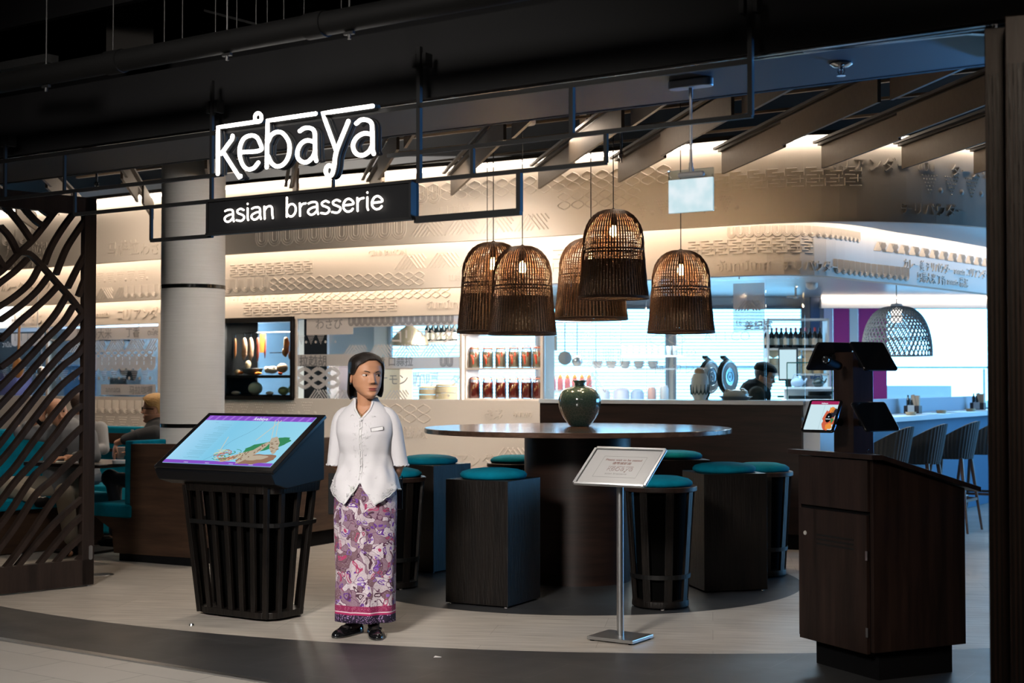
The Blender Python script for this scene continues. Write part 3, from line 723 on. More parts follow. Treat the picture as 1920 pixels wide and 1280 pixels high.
# sign box -------------------------------------------------------------------
MS = Matrix((FD, Vector((0,0,1)), FN)).transposed()      # columns: right, up, out
def fmat(px, z, off): 
    m = MS.to_4x4(); m.translation = fas(fx(px), z, 0)+FN*off; return m
BL, BR = fx(397), fx(778)
neon = emis('sign_white_glow', (1, .93, .86), 9.0); neon2 = emis('sign_text_glow', (1, .90, .80), 5.0)
t2 = thing('sign_box', 'black lightbox sign reading asian brasserie in small glowing letters', 'sign', (fas(BL, 0)+fas(BR, 0))/2+Vector((0,0,ZR3)), math.atan2(FD.y, FD.x))
wB = (fas(BR, 0)-fas(BL, 0)).length; hB = ZR2-ZR3
mb = MB(); mb.box((0, 0, hB/2), (wB, .06, hB-.012)); obj('case', mb, mat('sign_case_black', (.004, .0042, .005), .6, spec=.15), t2, bevel=.004)
mb = MB()
for z in (.004, hB-.004): mb.box((0, -.02, z), (wB+.02, .04, .012))
for x in (-wB/2, wB/2): mb.box((x, -.02, hB/2), (.012, .04, hB))
obj('edge_frame', mb, black_met, t2)
# letters drawn as glowing tubes ----------------------------------------------
def bez(pts, n=8):
    """catmull curve through points"""
    Q = [Vector(p) for p in pts]; Q = [2*Q[0]-Q[1]]+Q+[2*Q[-1]-Q[-2]]; out = []
    for i in range(1, len(Q)-2):
        for k in range(n):
            t = k/n; a, b, c, d = Q[i-1:i+3]
            out.append(.5*((2*b)+(-a+c)*t+(2*a-5*b+4*c-d)*t*t+(-a+3*b-3*c+d)*t**3))
    out.append(Q[-2]); return out
def oval(cx, cy, rx, ry, a0=0, a1=360, n=26):
    return [(cx+rx*math.cos(math.radians(a0+(a1-a0)*i/n)), cy+ry*math.sin(math.radians(a0+(a1-a0)*i/n))) for i in range(n+1)]
# kebaya: strokes in zoom pixels of the photographed sign (4.5725 px per image pixel), turned to plane coordinates
def zp(x, y):
    px, py = 400+x/4.5725, 180+y/4.5725; X = fx(px); p_ = fas(X, 0)
    return (X-fx(415))/FD.x, HC+(712-py)/F*p_.y-.0
KEB = [('letter_k', [[(92,672),(92,272),(440,222)], [(218,345),(212,375),(120,500)], [(135,480),(280,705),(288,690)]], 17),
       ('letter_e', [[(285,487),(455,470),(450,400),(415,350),(360,345),(310,375),(280,450),(283,530),(310,600),(350,632),(400,622),(440,575)]], 17),
       ('letter_b', [[(512,615),(518,215),(930,155)], [(520,400),(550,340),(600,312),(650,325),(695,385),(708,450),(695,530),(655,590),(600,608),(555,580),(525,520)]], 17),
       ('letter_a', [[(795,305),(835,280),(885,280),(920,310),(925,400),(928,520),(938,560)], [(925,400),(860,385),(805,415),(775,480),(780,535),(815,568),(860,570),(905,530),(926,480)]], 17),
       ('letter_y', [[(1420,90),(990,152),(1110,480)], [(1212,220),(1200,250),(1110,480),(1090,610),(1070,680),(1040,688),(1020,660),(1025,620),(1050,600),(1085,620)]], 17),
       ('letter_a', [[(1280,240),(1320,210),(1370,210),(1410,240),(1418,330),(1420,460),(1430,500)], [(1418,335),(1350,325),(1290,355),(1255,410),(1258,465),(1290,505),(1340,512),(1390,480),(1418,430)]], 17)]
t3 = thing('sign_lettering', 'large glowing white lettering spelling kebaya above the black lightbox', 'sign', fas(fx(415), ZR1), math.atan2(FD.y, FD.x))
# local frame: x along, -y out, z up (relative ZR1)
EXACT = {}
for idx, (nm, strokes, w) in enumerate(KEB):
    mb = MB(); mb2 = MB()
    for si, s_ in enumerate(strokes):
        sharp = (idx in (0, 2) and si == 0) or (idx == 4 and si == 0) or (idx == 0)
        pts = [zp(*q) for q in s_]
        if sharp:
            pp = []
            for a, b in zip(pts[:-1], pts[1:]): pp += [tuple(Vector(a).lerp(Vector(b), k/6)) for k in range(6)]
            pp.append(pts[-1]); pts = pp
        else: pts = [tuple(v) for v in bez(pts)]
        L = [(x, -.05, z-ZR1) for x, z in pts]; 
        mb.tube(L, .0094, 10); [mb.ell(q, .0094, 10, 6) for q in (L[0], L[-1])]
        mb2.tube([(x, y+.045, z) for x, y, z in L], .0135, 8); mb2.tube([(x, y+.02, z) for x, y, z in L], .0125, 8)
    if idx == 0:
        o_ = oval(437, 188, 28, 38); L = [(zp(*q)[0], -.05, zp(*q)[1]-ZR1) for q in o_]; mb.tube(L[:-1], .0085, 8, closed=True)
    if idx == 2: pass
    lo = obj(nm, mb, neon, t3, smooth=180); obj('housing', mb2, black_met, lo)
mb = MB(); x, z = zp(1048, 735); mb.box((x, -.02, z-ZR1+.01), (.012, .012, .09)); mb.box((x, -.02, z-ZR1-.03), (.06, .03, .006)); obj('support_foot', mb, black_met, t3)
# asian brasserie as rounded strokes -------------------------------------------
GL = {'a': (.78, [bez([(.08,.92),(.25,1.0),(.5,.98),(.6,.8),(.61,.3),(.66,.02)]), bez([(.61,.6),(.35,.58),(.1,.42),(.06,.2),(.2,.02),(.4,.06),(.6,.3)])]),
      's': (.66, [bez([(.52,.88),(.32,1.0),(.12,.88),(.14,.68),(.34,.54),(.52,.4),(.54,.18),(.36,.0),(.06,.08)])]),
      'i': (.32, [[(.12,.98),(.12,.2),(.16,.02)], [(.12,1.34),(.12,1.36)]]),
      'n': (.80, [[(.10,1.0),(.12,.0)], bez([(.12,.7),(.25,.93),(.45,1.0),(.58,.85),(.6,.4),(.64,.0)])]),
      'b': (.80, [[(.10,1.55),(.10,.02)], bez([(.10,.65),(.25,.95),(.48,.98),(.64,.72),(.62,.3),(.44,.03),(.24,.06),(.10,.3)])]),
      'r': (.56, [[(.10,1.0),(.12,.0)], bez([(.12,.66),(.24,.9),(.46,.96)])]),
      'e': (.78, [bez([(.1,.52),(.62,.56),(.6,.8),(.4,1.0),(.2,.92),(.07,.6),(.1,.25),(.28,.02),(.5,.04),(.62,.2)])]), ' ': (.62, [])}
txt = 'asian brasserie'; adv = sum(GL[c][0] for c in txt)
x0 = -wB/2+(fas(fx(430),0)-fas(BL,0)).length; x1 = wB/2-(fas(fx(728),0)-fas(BR,0)).length; sc = (x1-x0)/(adv-.1); sz = .0590
for c in txt:
    a, strokes = GL[c]
    if strokes:
        mb = MB()
        for s_ in strokes:
            L = [(x0+p_[0]*sc, -.042, .056+p_[1]*sz) for p_ in s_]; mb.tube(L, .0046, 8); [mb.ell(q, .0046, 8, 5) for q in (L[0], L[-1])]
        obj('letter_'+c, mb, neon2, t2, smooth=180)
    x0 += a*sc
# ================================================================== HANGING LIT PANEL
q = onz(1295, 150, ZB)
t_ = thing('hanging_sign', 'small glowing white glass panel hung on a thin steel rod from the soffit', 'hanging sign', q, math.atan2(FD.y, FD.x))
brush = mat('satin_nickel', (.34, .335, .33), .45, .35)
mb = MB(); mb.prism(rrect(.205, .07, .034, 5), -.034, 0); obj('ceiling_plate', mb, brush, t_, bevel=.004, smooth=40)
mb = MB(); mb.cyl((0,0,-.20), .006, .34, 12); mb.cyl((0,0,-.055), .009, .045, 12); mb.cyl((0,0,-.375), .009, .04, 12); obj('rod', mb, brush, t_, smooth=40)
mb = MB(); mb.tube([(-.05,-.0,-.405),(.05,0,-.405)], .013, 12); mb.ell((-.05,0,-.405), .013, 12, 8); mb.ell((.05,0,-.405), .013, 12, 8); mb.box((0,0,-.39), (.02,.012,.03)); obj('clamp', mb, brush, t_, smooth=40)
mb = MB(); mb.box((0,0,-.475), (.212,.009,.185)); obj('glass_plate', mb, glassmat('edge_glass', (.8,.88,.92), .2), t_, bevel=.001)
def cloud_emit():
    m = bpy.data.materials.new('lit_frost'); n, l = nodes(m); n.remove(n['Principled BSDF'])
    e = n.new('ShaderNodeEmission'); tc = n.new('ShaderNodeTexCoord'); nz = n.new('ShaderNodeTexNoise'); nz.inputs['Scale'].default_value = 11; l.new(tc.outputs['Object'], nz.inputs[0])
    cr = n.new('ShaderNodeValToRGB'); cr.color_ramp.elements[0].position = .42; cr.color_ramp.elements[0].color = (.60, .78, .83, 1); cr.color_ramp.elements[1].position = .62; cr.color_ramp.elements[1].color = (.78, .88, .92, 1)
    l.new(nz.outputs[0], cr.inputs[0]); l.new(cr.outputs[0], e.inputs[0]); e.inputs[1].default_value = 1.0; l.new(e.outputs[0], n['Material Output'].inputs[0]); return m
mb = MB(); mb.box((0,-.0055,-.494), (.208,.001,.142)); mb.box((0,.0055,-.494), (.208,.001,.142)); obj('lit_face', mb, cloud_emit(), t_)

# ================================================================== LATTICE SCREEN (left)
LA, LB = onz(172, 1097, 0), onz(0, 1116, 0); LD = (LA-LB); LD.z = 0; LD.normalize(); lat_rz = math.atan2(LD.y, LD.x)
t_ = thing('lattice_screen', 'dark wooden cut-out lattice screen with curving slats at the left edge', 'screen', LA, lat_rz)
def lz(px, py):      # image point -> (x,z) on the lattice plane, x=0 at the free edge, negative to the left
    d = ray(px, py); N = Vector((-LD.y, LD.x, 0)); t = (LA-Vector((0,0,HC))).dot(N)/d.dot(N)
    P_ = Vector((0,0,HC))+d*t; return ((P_-LA).dot(LD), P_.z)
wd = wood_lat
mb = MB(); mb.box((-.045, 0, 1.365), (.09, .06, 2.70)); mb.box((-.43, 0, .10), (.86, .06, .18)); mb.box((-.43, 0, 2.66), (.86, .06, .12)); mb.box((-.79, 0, 1.365), (.14, .056, 2.70)); obj('frame', mb, wd, t_, bevel=.003)
# slats traced on the real panel: zoom coordinates (608px wide for 190 image px => 3.2)
def zl(x, y): return lz(x/3.2, 330+y/3.2)
def zm(x, y): return lz(x/2.977, 850+y/2.977)
SL = []
Z1 = [ [(-40,120),(60,215),(130,300),(185,380)], [(90,120),(150,200),(215,270),(262,300)], [(190,120),(240,190),(300,235)],
       [(0,300),(60,370),(110,470)], [(-20,480),(30,560)],
       [(430,130),(345,195),(262,300),(185,395),(120,455),(20,560),(-60,620)],
       [(120,460),(180,470),(260,550),(340,640),(430,740),(520,860)],
       [(500,150),(420,250),(350,350),(300,440),(265,530)], [(520,250),(450,350),(390,450),(335,590)], [(515,460),(460,560),(405,670)], [(515,600),(470,720)],
       [(165,495),(90,570),(0,640),(-60,690)], [(235,545),(180,640),(90,720),(0,780),(-50,810)], [(290,600),(220,690),(120,780),(0,865)],
       [(350,655),(260,750),(120,870),(0,985)], [(400,715),(330,830),(220,960),(100,1075),(0,1150)] ]
for s_ in Z1: SL.append(([zl(*q) for q in s_]))
def zn(x, y): return lz(x/3.2, 500+y/3.2)
for s_ in ([(440,235),(380,330),(280,430),(150,570),(0,720),(-60,780)], [(490,290),(400,400),(280,520),(130,690),(0,830),(-60,895)], [(515,345),(480,420),(400,490),(280,620),(130,800),(0,940),(-60,1000)],
           [(515,450),(460,530),(370,600),(250,740),(100,930),(0,1060),(-60,1130)], [(515,600),(440,650),(340,740),(220,890),(100,1050),(0,1170),(-60,1230)]): SL.append([zn(*q) for q in s_])
for s_ in ([(161,719),(134,739),(100,778),(62,828),(28,875),(0,905),(-20,925)], [(161,755),(134,775),(103,816),(62,866),(28,903),(0,941),(-20,965)], [(161,794),(131,822),(91,866),(60,897),(20,957),(0,984),(-20,1010)],
           [(161,841),(125,872),(100,897),(67,927),(30,984),(0,1025),(-20,1050)], [(161,870),(134,897),(97,941),(57,1001),(20,1052),(0,1075),(-20,1100)], [(161,928),(117,966),(77,1008),(40,1052),(5,1094)],
           [(161,960),(128,991),(91,1035),(48,1088)], [(161,997),(121,1035),(80,1084)], [(161,1034),(119,1080)]): SL.append([lz(*q) for q in s_])
for s_ in SL:
    pts = bez([(x, z) for x, z in s_], 6); pts = [p_ for p_ in pts if p_.x < .0]
    if len(pts) < 2: continue
    w = .033; L, R = [], []
    for i, p_ in enumerate(pts):
        a = pts[max(i-1, 0)]; b = pts[min(i+1, len(pts)-1)]; d = (Vector(b)-Vector(a)); d.normalize(); nx, nz = -d.y*w/2, d.x*w/2
        L.append((p_.x+nx, p_.y+nz)); R.append((p_.x-nx, p_.y-nz))
    mb = MB(); rings = [[(l[0], -.025, l[1]), (r[0], -.025, r[1]), (r[0], .025, r[1]), (l[0], .025, l[1])] for l, r in zip(L, R)]
    mb.loft(rings); obj('slat', mb, wd, t_, smooth=50)
mb = MB(); mb.prism(rrect(.028, .10, .013, 4), -.002, .002); mb.xform(Matrix.Translation((-.028, -.033, .235)) @ Matrix.Rotation(PI/2, 4, 'X')); mb.cyl((-.028, 0, .02), .010, .05, 10); obj('pivot_plate', mb, alu, t_)

# ================================================================== FOLDED PARTITION PANELS (right)
for i, (px, y, w, lb) in enumerate(((1851, 5.03, .075, 'ribbed dark wood folding panel nearest the restaurant at the right edge'), (1890, 4.86, .30, 'ribbed dark wood folding panel cut off by the right edge of the photo'))):
    k = (px-960)/F; x = k*y
    t_ = thing('partition_panel', lb, 'partition', (x, y, 0), math.radians(-19.5))
    mb = MB(); mb.box((w/2, .35, 1.355), (w, .70, 2.67)); obj('panel', mb, wood_wal, t_, bevel=.003)
    n_ = 3 if i == 0 else 5
    mb = MB()
    for j in range(n_): mb.box((.012+j*.0155, -.004, 1.3), (.007, .01, 2.45))
    obj('rib_trim', mb, wood_dark, t_)
    mb = MB(); mb.cyl((w/2, .05, 2.705), .012, .03, 12); mb.box((w/2, .05, .012), (.03, .05, .022)); obj('roller', mb, chrome, t_)
# track guide at the right end of the soffit
mb = MB(); q1, q2, q3 = onz(1400, 98, ZB), onz(1600, 98, ZB), onz(1850, 68, ZB)
blue_al = alu
q = fas(fx(1800, -.35), ZB-.004, -.35)
mb.beam(fas(fx(1480), ZB-.006, -.16), fas(fx(1790), ZB-.006, -.22), .02, .008); mb.beam(fas(fx(1790), ZB-.006, -.22), fas(fx(1900), ZB-.006, -.42), .03, .008)
tag(obj('track_branch', mb, alu), 'short metal branch of the ceiling track curving away at the upper right', 'track')

# ================================================================== MENU KIOSK
ky = math.radians(-33)
kc = Vector((-1.60, 8.78, 0))
t_ = thing('menu_kiosk', 'tapered dark slatted stand carrying a tilted glowing menu screen', 'kiosk', kc, ky)
# base: tapered cage of slats round an inner dark core
def cage(z, w0, d0, w1, d1, z0, z1): 
    t = (z-z0)/(z1-z0); return w0+(w1-w0)*t, d0+(d1-d0)*t
BW0, BD0, BW1, BD1, BZ = .635, .36, .78, .50, .83
def rr_at(z, off=0, n=5):
    t = z/BZ; w = BW0+(BW1-BW0)*t+off; d = BD0+(BD1-BD0)*t+off; return [(x, y, z) for x, y in rrect(w, d, .11, n)]
mb = MB(); mb.loft([rr_at(.03, -.14), rr_at(.80, -.14)]); obj('core', mb, mat('core_black', (.002,.002,.002), .9, spec=.02), t_, smooth=40)
mb = MB(); mb.loft([rr_at(.015), rr_at(.055)]); obj('bottom_ring', mb, wood_dark, t_, bevel=.003)
mb = MB(); mb.loft([rr_at(.765, .006), rr_at(.83, .006)]); obj('top_ring', mb, wood_dark, t_, bevel=.003)
mb = MB(); a = rr_at(.565, .014); b = rr_at(.59, .014); a2 = rr_at(.565, -.01); b2 = rr_at(.59, -.01); n_ = len(a)
mb.add(a+b+a2+b2, [f for k in range(n_) for f in ((k, (k+1) % n_, n_+(k+1) % n_, n_+k), (2*n_+k, 3*n_+k, 3*n_+(k+1) % n_, 2*n_+(k+1) % n_), (n_+k, n_+(k+1) % n_, 3*n_+(k+1) % n_, 3*n_+k), (k, 2*n_+k, 2*n_+(k+1) % n_, (k+1) % n_))])
obj('steel_band', mb, black_met, t_)
def slat(u, side):
    """u -.5..+.5 along a side"""
    def P3(z, o):
        t = z/BZ; w = BW0+(BW1-BW0)*t; d = BD0+(BD1-BD0)*t
        if side == 'f': return Vector((u*(w-.10), -d/2+o, z))
        if side == 'b': return Vector((u*(w-.10), d/2-o, z))
        if side == 'r': return Vector((w/2-o, u*(d-.10), z))
        return Vector((-w/2+o, u*(d-.10), z))
    m_ = MB(); a_, b_ = P3(.02, .012), P3(.80, .012)
    m_.beam(a_, b_, .034 if side in 'fb' else .022, .022 if side in 'fb' else .034, up=(0, 1, 0) if side in 'fb' else (0, 1, 0)); return m_
for k in range(7): obj('slat', slat(-.5+k/6, 'f'), wood_dark, t_, bevel=.002)
for k in range(3): obj('slat', slat(-.36+k*.36, 'r'), wood_dark, t_, bevel=.002)
for k in range(3): obj('slat', slat(-.36+k*.36, 'l'), wood_dark, t_, bevel=.002)
for k in range(5): obj('slat', slat(-.4+k*.2, 'b'), wood_dark, t_, bevel=.002)
# wedge housing and screen
zf, zb, run = .905, 1.225, .47   # front/back heights of the tilted top and its depth
ang = math.atan2(zb-zf, run); Lp = math.hypot(run, zb-zf); HW = .98
yo = -.335
Mx = Matrix.Translation((-.015, yo, zf)) @ Matrix.Rotation(ang, 4, 'X')
mb = MB(); mb.box((0, Lp/2, -.006), (HW, Lp, .024)); mb.xform(Mx); hs = obj('screen_frame', mb, mat('gloss_black', (.008,.008,.009), .15), t_, bevel=.004)
# lower wedge: side cheeks and front lip
mb = MB()
prof = [(yo-.005, zf-.015), (yo+run, zb-.015), (yo+run, .835), (-.20, .80), (yo+.03, .83)]
x0_, x1_ = -.015-HW/2+.01, -.015+HW/2-.01
ring = lambda x: [(x, y, z) for y, z in prof]
mb.loft([ring(x0_), ring(x1_)]); obj('housing', mb, mat('housing_black', (.003,.0035,.005), .5, spec=.25), t_, bevel=.006)
def menu_mat():
    m = bpy.data.materials.new('menu_screen_blue'); n, l = nodes(m); n.remove(n['Principled BSDF']); e = n.new('ShaderNodeEmission')
    tc = n.new('ShaderNodeTexCoord'); g = n.new('ShaderNodeTexGradient'); l.new(tc.outputs['Generated'], g.inputs[0])
    cr = n.new('ShaderNodeValToRGB'); cr.color_ramp.elements[0].color = (.36, .66, .88, 1); cr.color_ramp.elements[1].color = (.30, .66, .83, 1); el = cr.color_ramp.elements.new(.35); el.color = (.22, .58, .80, 1)
    l.new(g.outputs[0], cr.inputs[0]); l.new(cr.outputs[0], e.inputs[0]); e.inputs[1].default_value = 1.0; l.new(e.outputs[0], n['Material Output'].inputs[0]); return m
SW, SH = HW-.09, Lp-.075; sy0 = .04
mb = MB(); mb.box((0, sy0+SH/2, .0075), (SW, SH, .002)); mb.xform(Mx); scr = obj('screen', mb, menu_mat(), t_)
def on_screen(x, y, z=.009): return Mx @ Vector((-SW/2+x*SW, sy0+y*SH, z))
def scr_poly(pts, z, m_, nm):
    mb = MB(); mb.add([on_screen(x, y, z) for x, y in pts], [tuple(range(len(pts)))]); return obj(nm, mb, m_, scr)
scr_poly([(0,.90),(1,.90),(1,1),(0,1)], .0090, emis('screen_violet', (.24, .08, .55), 1), 'banner')
scr_poly([(0,0),(1,0),(1,.065),(0,.065)], .0090, MATS['screen_violet'], 'footer')
mb = MB()
for k in range(14):
    a = k/14+.01; mb.add([on_screen(a, .905, .0094), on_screen(a+.02, .905, .0094), on_screen(a+.035, .995, .0094), on_screen(a+.012, .995, .0094)], [(0,1,2,3)])
obj('banner_pattern', mb, emis('screen_violet_light', (.36, .16, .68), 1), scr)
MT = Mx.copy()
ink = emis('screen_text', (.10, .22, .30), 1); wht = emis('screen_white', (.8, .9, 1), 1)
def scr_text(mb, s_, x, y, size, al='LEFT', bold=0):
    M = MT @ Matrix.Translation((-SW/2+x*SW, sy0+y*SH, .0098)); put_text(mb, s_, M, size, 0, bold, al)
mb = MB(); scr_text(mb, 'kebaya', .52, .915, .042, 'CENTER', .0006); M_ = None
for dx in (-.3, -.1, .12, .3): scr_text(mb, 'menu', .52+dx, .012, .016, 'CENTER')
obj('banner_text', mb, wht, scr)
mb = MB(); rr_ = random.Random(3); 
scr_text(mb, 'MENU', .12, .84, .012)
for k in range(17):
    y = .80-k*.042; hd = k % 3 == 0
    for j in range(2): 
        w = rr_.uniform(.08, .17); x = .30-w
        if hd and j: continue
        mb.add([on_screen(x, y-j*.016, .0096), on_screen(.30, y-j*.016, .0096), on_screen(.30, y-j*.016+.006, .0096), on_screen(x, y-j*.016+.006, .0096)], [(0,1,2,3)])
obj('menu_lines', mb, emis('screen_grey', (.20, .46, .60), 1), scr)
mb = MB(); cpts = [(.40,.07),(.42,.30),(.47,.55),(.55,.90)]; 
P_ = [on_screen(.36+.22*t/10+.02*math.sin(t), .07+.083*t, .0094) for t in range(11)]; mb.tube(P_, .0005, 4); obj('menu_curve', mb, ink, scr)
# satay, noodles and greens shown on the screen
sat = emis('food_satay', (.48, .40, .30), 1); sat2 = emis('food_satay_dark', (.24, .16, .10), 1); grn = emis('food_green', (.04, .24, .10), 1); red = emis('food_red', (.55, .10, .05), 1); brd = emis('food_board', (.30, .17, .11), 1); pale = emis('food_pale', (.62, .66, .40), 1)
def blob2(mb, cx, cy, rx, ry, rot, z=.0098, n=20, seed=0, jag=.12):
    r_ = random.Random(seed+int(cx*999)); pts = []
    for k in range(n):
        a = 2*PI*k/n; q = 1+r_.uniform(-jag, jag); x = rx*math.cos(a)*q; y = ry*math.sin(a)*q
        pts.append(on_screen(cx+x*math.cos(rot)-y*math.sin(rot), cy+(x*math.sin(rot)+y*math.cos(rot))*1.7, z))
    mb.add(pts, [tuple(range(n))])
mb = MB(); blob2(mb, .81, .13, .18, .055, .12, .0094); obj('picture_board', mb, brd, scr)
mb = MB(); blob2(mb, .80, .40, .17, .055, .35, .0096); blob2(mb, .88, .52, .07, .035, .3, .0096); blob2(mb, .70, .30, .06, .05, .4, .0096); obj('picture_greens', mb, grn, scr)
mb = MB()
for cx, cy, rx, ry, ro in ((.66,.20,.15,.030,.50),(.74,.26,.14,.034,1.15),(.86,.42,.12,.036,-.95),(.60,.14,.10,.03,.4),(.80,.16,.10,.03,.1)): blob2(mb, cx, cy, rx, ry, ro, .0102)
obj('picture_satay', mb, sat, scr)
mb = MB()
for i, (cx, cy, rx, ry, ro) in enumerate(((.66,.20,.15,.030,.50),(.74,.26,.14,.034,1.15),(.86,.42,.12,.036,-.95),(.60,.14,.10,.03,.4))):
    for k in range(9):
        a = rr_.uniform(-.85, .85); b = rr_.uniform(-.6, .6); blob2(mb, cx+a*rx*math.cos(ro)-b*ry*math.sin(ro), cy+(a*rx*math.sin(ro)+b*ry*math.cos(ro))*1.7, .012, .006, ro+1.2, .0106, 8, k, .3)
obj('picture_char', mb, sat2, scr)
mb = MB(); mb2 = MB(); mb3 = MB()
for k in range(34):
    a = rr_.uniform(0, 6.28); cx, cy = .50+rr_.uniform(-.06,.08), .18+rr_.uniform(-.07,.09); r_ = rr_.uniform(.03, .09)
    P_ = [on_screen(cx+r_*math.cos(a+t*.5), cy+r_*.8*math.sin(a+t*.5), .0108) for t in range(5)]; (mb, mb2, mb3)[k % 3].tube(P_, .0016, 4)
obj('picture_carrot', mb, red, scr); obj('picture_cress', mb2, grn, scr); obj('picture_noodle', mb3, pale, scr)
mb = MB()
for a, b in (((.66,.92),(.78,.55)),((.72,.92),(.66,.50)),((.69,.92),(.80,.60)),((.38,.55),(.44,.20))): mb.tube([on_screen(*a, .0104), on_screen(*b, .0104)], .0018, 5)
obj('picture_sticks', mb, emis('food_stick', (.62, .58, .46), 1), scr)

# ================================================================== SIGN STAND
q = onz(1163, 1199, 0); sx_, sy_ = q.x, q.y
t_ = thing('sign_stand', 'silver pedestal sign stand asking guests to wait to be seated', 'sign stand', (sx_, sy_, 0), math.radians(-33))
mb = MB(); mb.box((0,0,.017), (.285,.245,.018)); obj('base_plate', mb, alu, t_, bevel=.002)
mb = MB(); [mb.cyl((x, y, .004), .014, .009, 12) for x in (-.12,.12) for y in (-.10,.10)]; mb.box((0,0,.006), (.25,.21,.006)); obj('rubber_feet', mb, black_matt, t_)
mb = MB(); mb.cyl((-.0, 0, .465), .0195, .88, 24); obj('pole', mb, alu, t_, smooth=40)
a_ = math.radians(36); Mp = Matrix.Translation((0, 0, .955)) @ Matrix.Rotation(a_, 4, 'X')
pw, ph = .44, .315
mb = MB(); mb.box((0,0,-.004), (pw-.02, ph-.02, .006)); mb.xform(Mp); obj('backing', mb, mat('sign_back', (.25,.25,.25), .5), t_)
mb = MB()
for (cx, cy, w_, h_) in ((0, ph/2, pw, .022), (0, -ph/2, pw, .022), (-pw/2, 0, .022, ph), (pw/2, 0, .022, ph)): mb.box((cx, cy, .004), (w_+.0 if w_ > .1 else w_, h_, .012))
mb.xform(Mp); obj('snap_frame', mb, alu, t_, bevel=.004)
mb = MB(); mb.box((0,0,.0005), (pw-.02, ph-.02, .002)); mb.xform(Mp); pap = obj('sheet', mb, mat('sign_paper', (.47,.465,.46), .3, coat=.3), t_)
mb = MB(); bx = .27; by = .18
for (cx, cy, w_, h_) in ((0, by/2, bx, .0012), (0, -by/2, bx, .0012), (-bx/2, 0, .0012, by), (bx/2, 0, .0012, by)): mb.box((cx, cy, .0017), (w_, h_, .0004))
mb.xform(Mp); obj('printed_border', mb, mat('print_grey', (.18,.17,.16), .6), pap)
mb = MB(); put_text(mb, 'Please wait to be seated', Mp @ Matrix.Translation((0, .052, .0019)), .0235, 0, .0005, 'CENTER'); put_text(mb, '请等候就座', Mp @ Matrix.Translation((0, .022, .0019)), .024, 0, .0004, 'CENTER'); obj('printed_text', mb, mat('print_brown', (.20,.09,.07), .6), pap)
# small wordmark in the same strokes as the big sign
def small_mark(M, w, mb, r):
    xs = [zp(*q) for _, st, _ in KEB for s_ in st for q in s_]; mnx = min(x for x, z in xs); mxx = max(x for x, z in xs); mnz = min(z for x, z in xs); sc_ = w/(mxx-mnx)
    for idx, (_, st, _) in enumerate(KEB):
        for si, s_ in enumerate(st):
            pts = [zp(*q) for q in s_]
            if not ((idx in (0, 2) and si == 0) or (idx == 4 and si == 0) or idx == 0): pts = [tuple(v) for v in bez(pts, 5)]
            mb.tube([M @ Vector(((x-mnx)*sc_-w/2, (z-mnz)*sc_, 0)) for x, z in pts], r, 4)
mb = MB(); small_mark(Mp @ Matrix.Translation((0.01, -.045, .0018)), .155, mb, .0011); obj('printed_wordmark', mb, MATS['print_brown'], pap)
mb = MB(); put_text(mb, 'asian brasserie', Mp @ Matrix.Translation((0, -.067, .0019)), .022, 0, 0, 'CENTER', 1.05); obj('printed_subtitle', mb, MATS['print_grey'], pap)

# ================================================================== HOST LECTERN
lz_ = math.radians(26)
fc = Vector((1.722, 6.80, 0))    # near bottom corner of the box
u1 = Vector((math.cos(lz_), math.sin(lz_), 0)); u2 = Vector((-math.sin(lz_), math.cos(lz_), 0))
t_ = thing('host_lectern', 'dark walnut host lectern with a louvred locked door and slanted top', 'lectern', fc, lz_)
LW, LDp = .575, .575
zt0, zt1 = 1.055, .905
side = lambda x: zt0+(zt1-zt0)*max(0, (x-.0))/LW
mb = MB(); th = .022
mb.loft([[(x, y, z) for x, z in ((0,.14),(LW,.14),(LW,zt1),(0,zt0))] for y in (.0, th)])     # right-front cheek (y=0 face)
mb.loft([[(x, y, z) for x, z in ((0,.14),(LW,.14),(LW,zt1),(0,zt0))] for y in (LDp-th, LDp)])
obj('side_panel', mb, wood_wal, t_, bevel=.0015)
mb = MB(); mb.box((LW-th/2-.002, LDp/2, .14+(zt1-.14)/2), (th, LDp-2*th, zt1-.15)); obj('back_panel', mb, wood_wal, t_)
# the face seen at the left is x=0
mb = MB(); mb.box((.012, LDp/2, .14+(zt0-.14)/2), (.012, LDp-2*th-.002, zt0-.15)); obj('inner_carcass', mb, black_matt, t_)
mb = MB(); zd = .80
mb.box((-.004, LDp/2, (zd+.008+zt0)/2), (.02, LDp-2*th-.004, zt0-zd-.010)); obj('fixed_front', mb, wood_wal, t_, bevel=.001)

mb = MB(); mb.box((-.006, LDp/2+.003, (.13+zd)/2-.004), (.02, LDp-2*th-.012, zd-.13-.010)); dr = obj('door', mb, wood_wal, t_, bevel=.001)
mb = MB()
for k in range(3): mb.box((-.0165, LDp*.5-.02, .665-k*.022), (.002, .30*.95, .009))
obj('louvre', mb, mat('slot_black', (.001,.001,.001), 1), dr)
mb = MB(); mb.lathe([(.0, .004), (.010, .004), (.011, 0)], (-.016, LDp-.075, .665), 20, Matrix.Rotation(-PI/2, 3, 'Y')); mb.box((-.0205, LDp-.075, .665), (.001, .002, .009)); obj('lock', mb, mat('lock_zinc', (.5,.5,.48), .45, .2), dr, smooth=30)
for z in (.60, .235):
    mb = MB(); mb.box((-.018, .030, z), (.004, .014, .045)); obj('hinge', mb, alu, dr, bevel=.001)
mb = MB(); mb.box((.125+.165, .075+.20, .070), (.47-.01, .475, .14)); obj('plinth', mb, black_matt, t_)
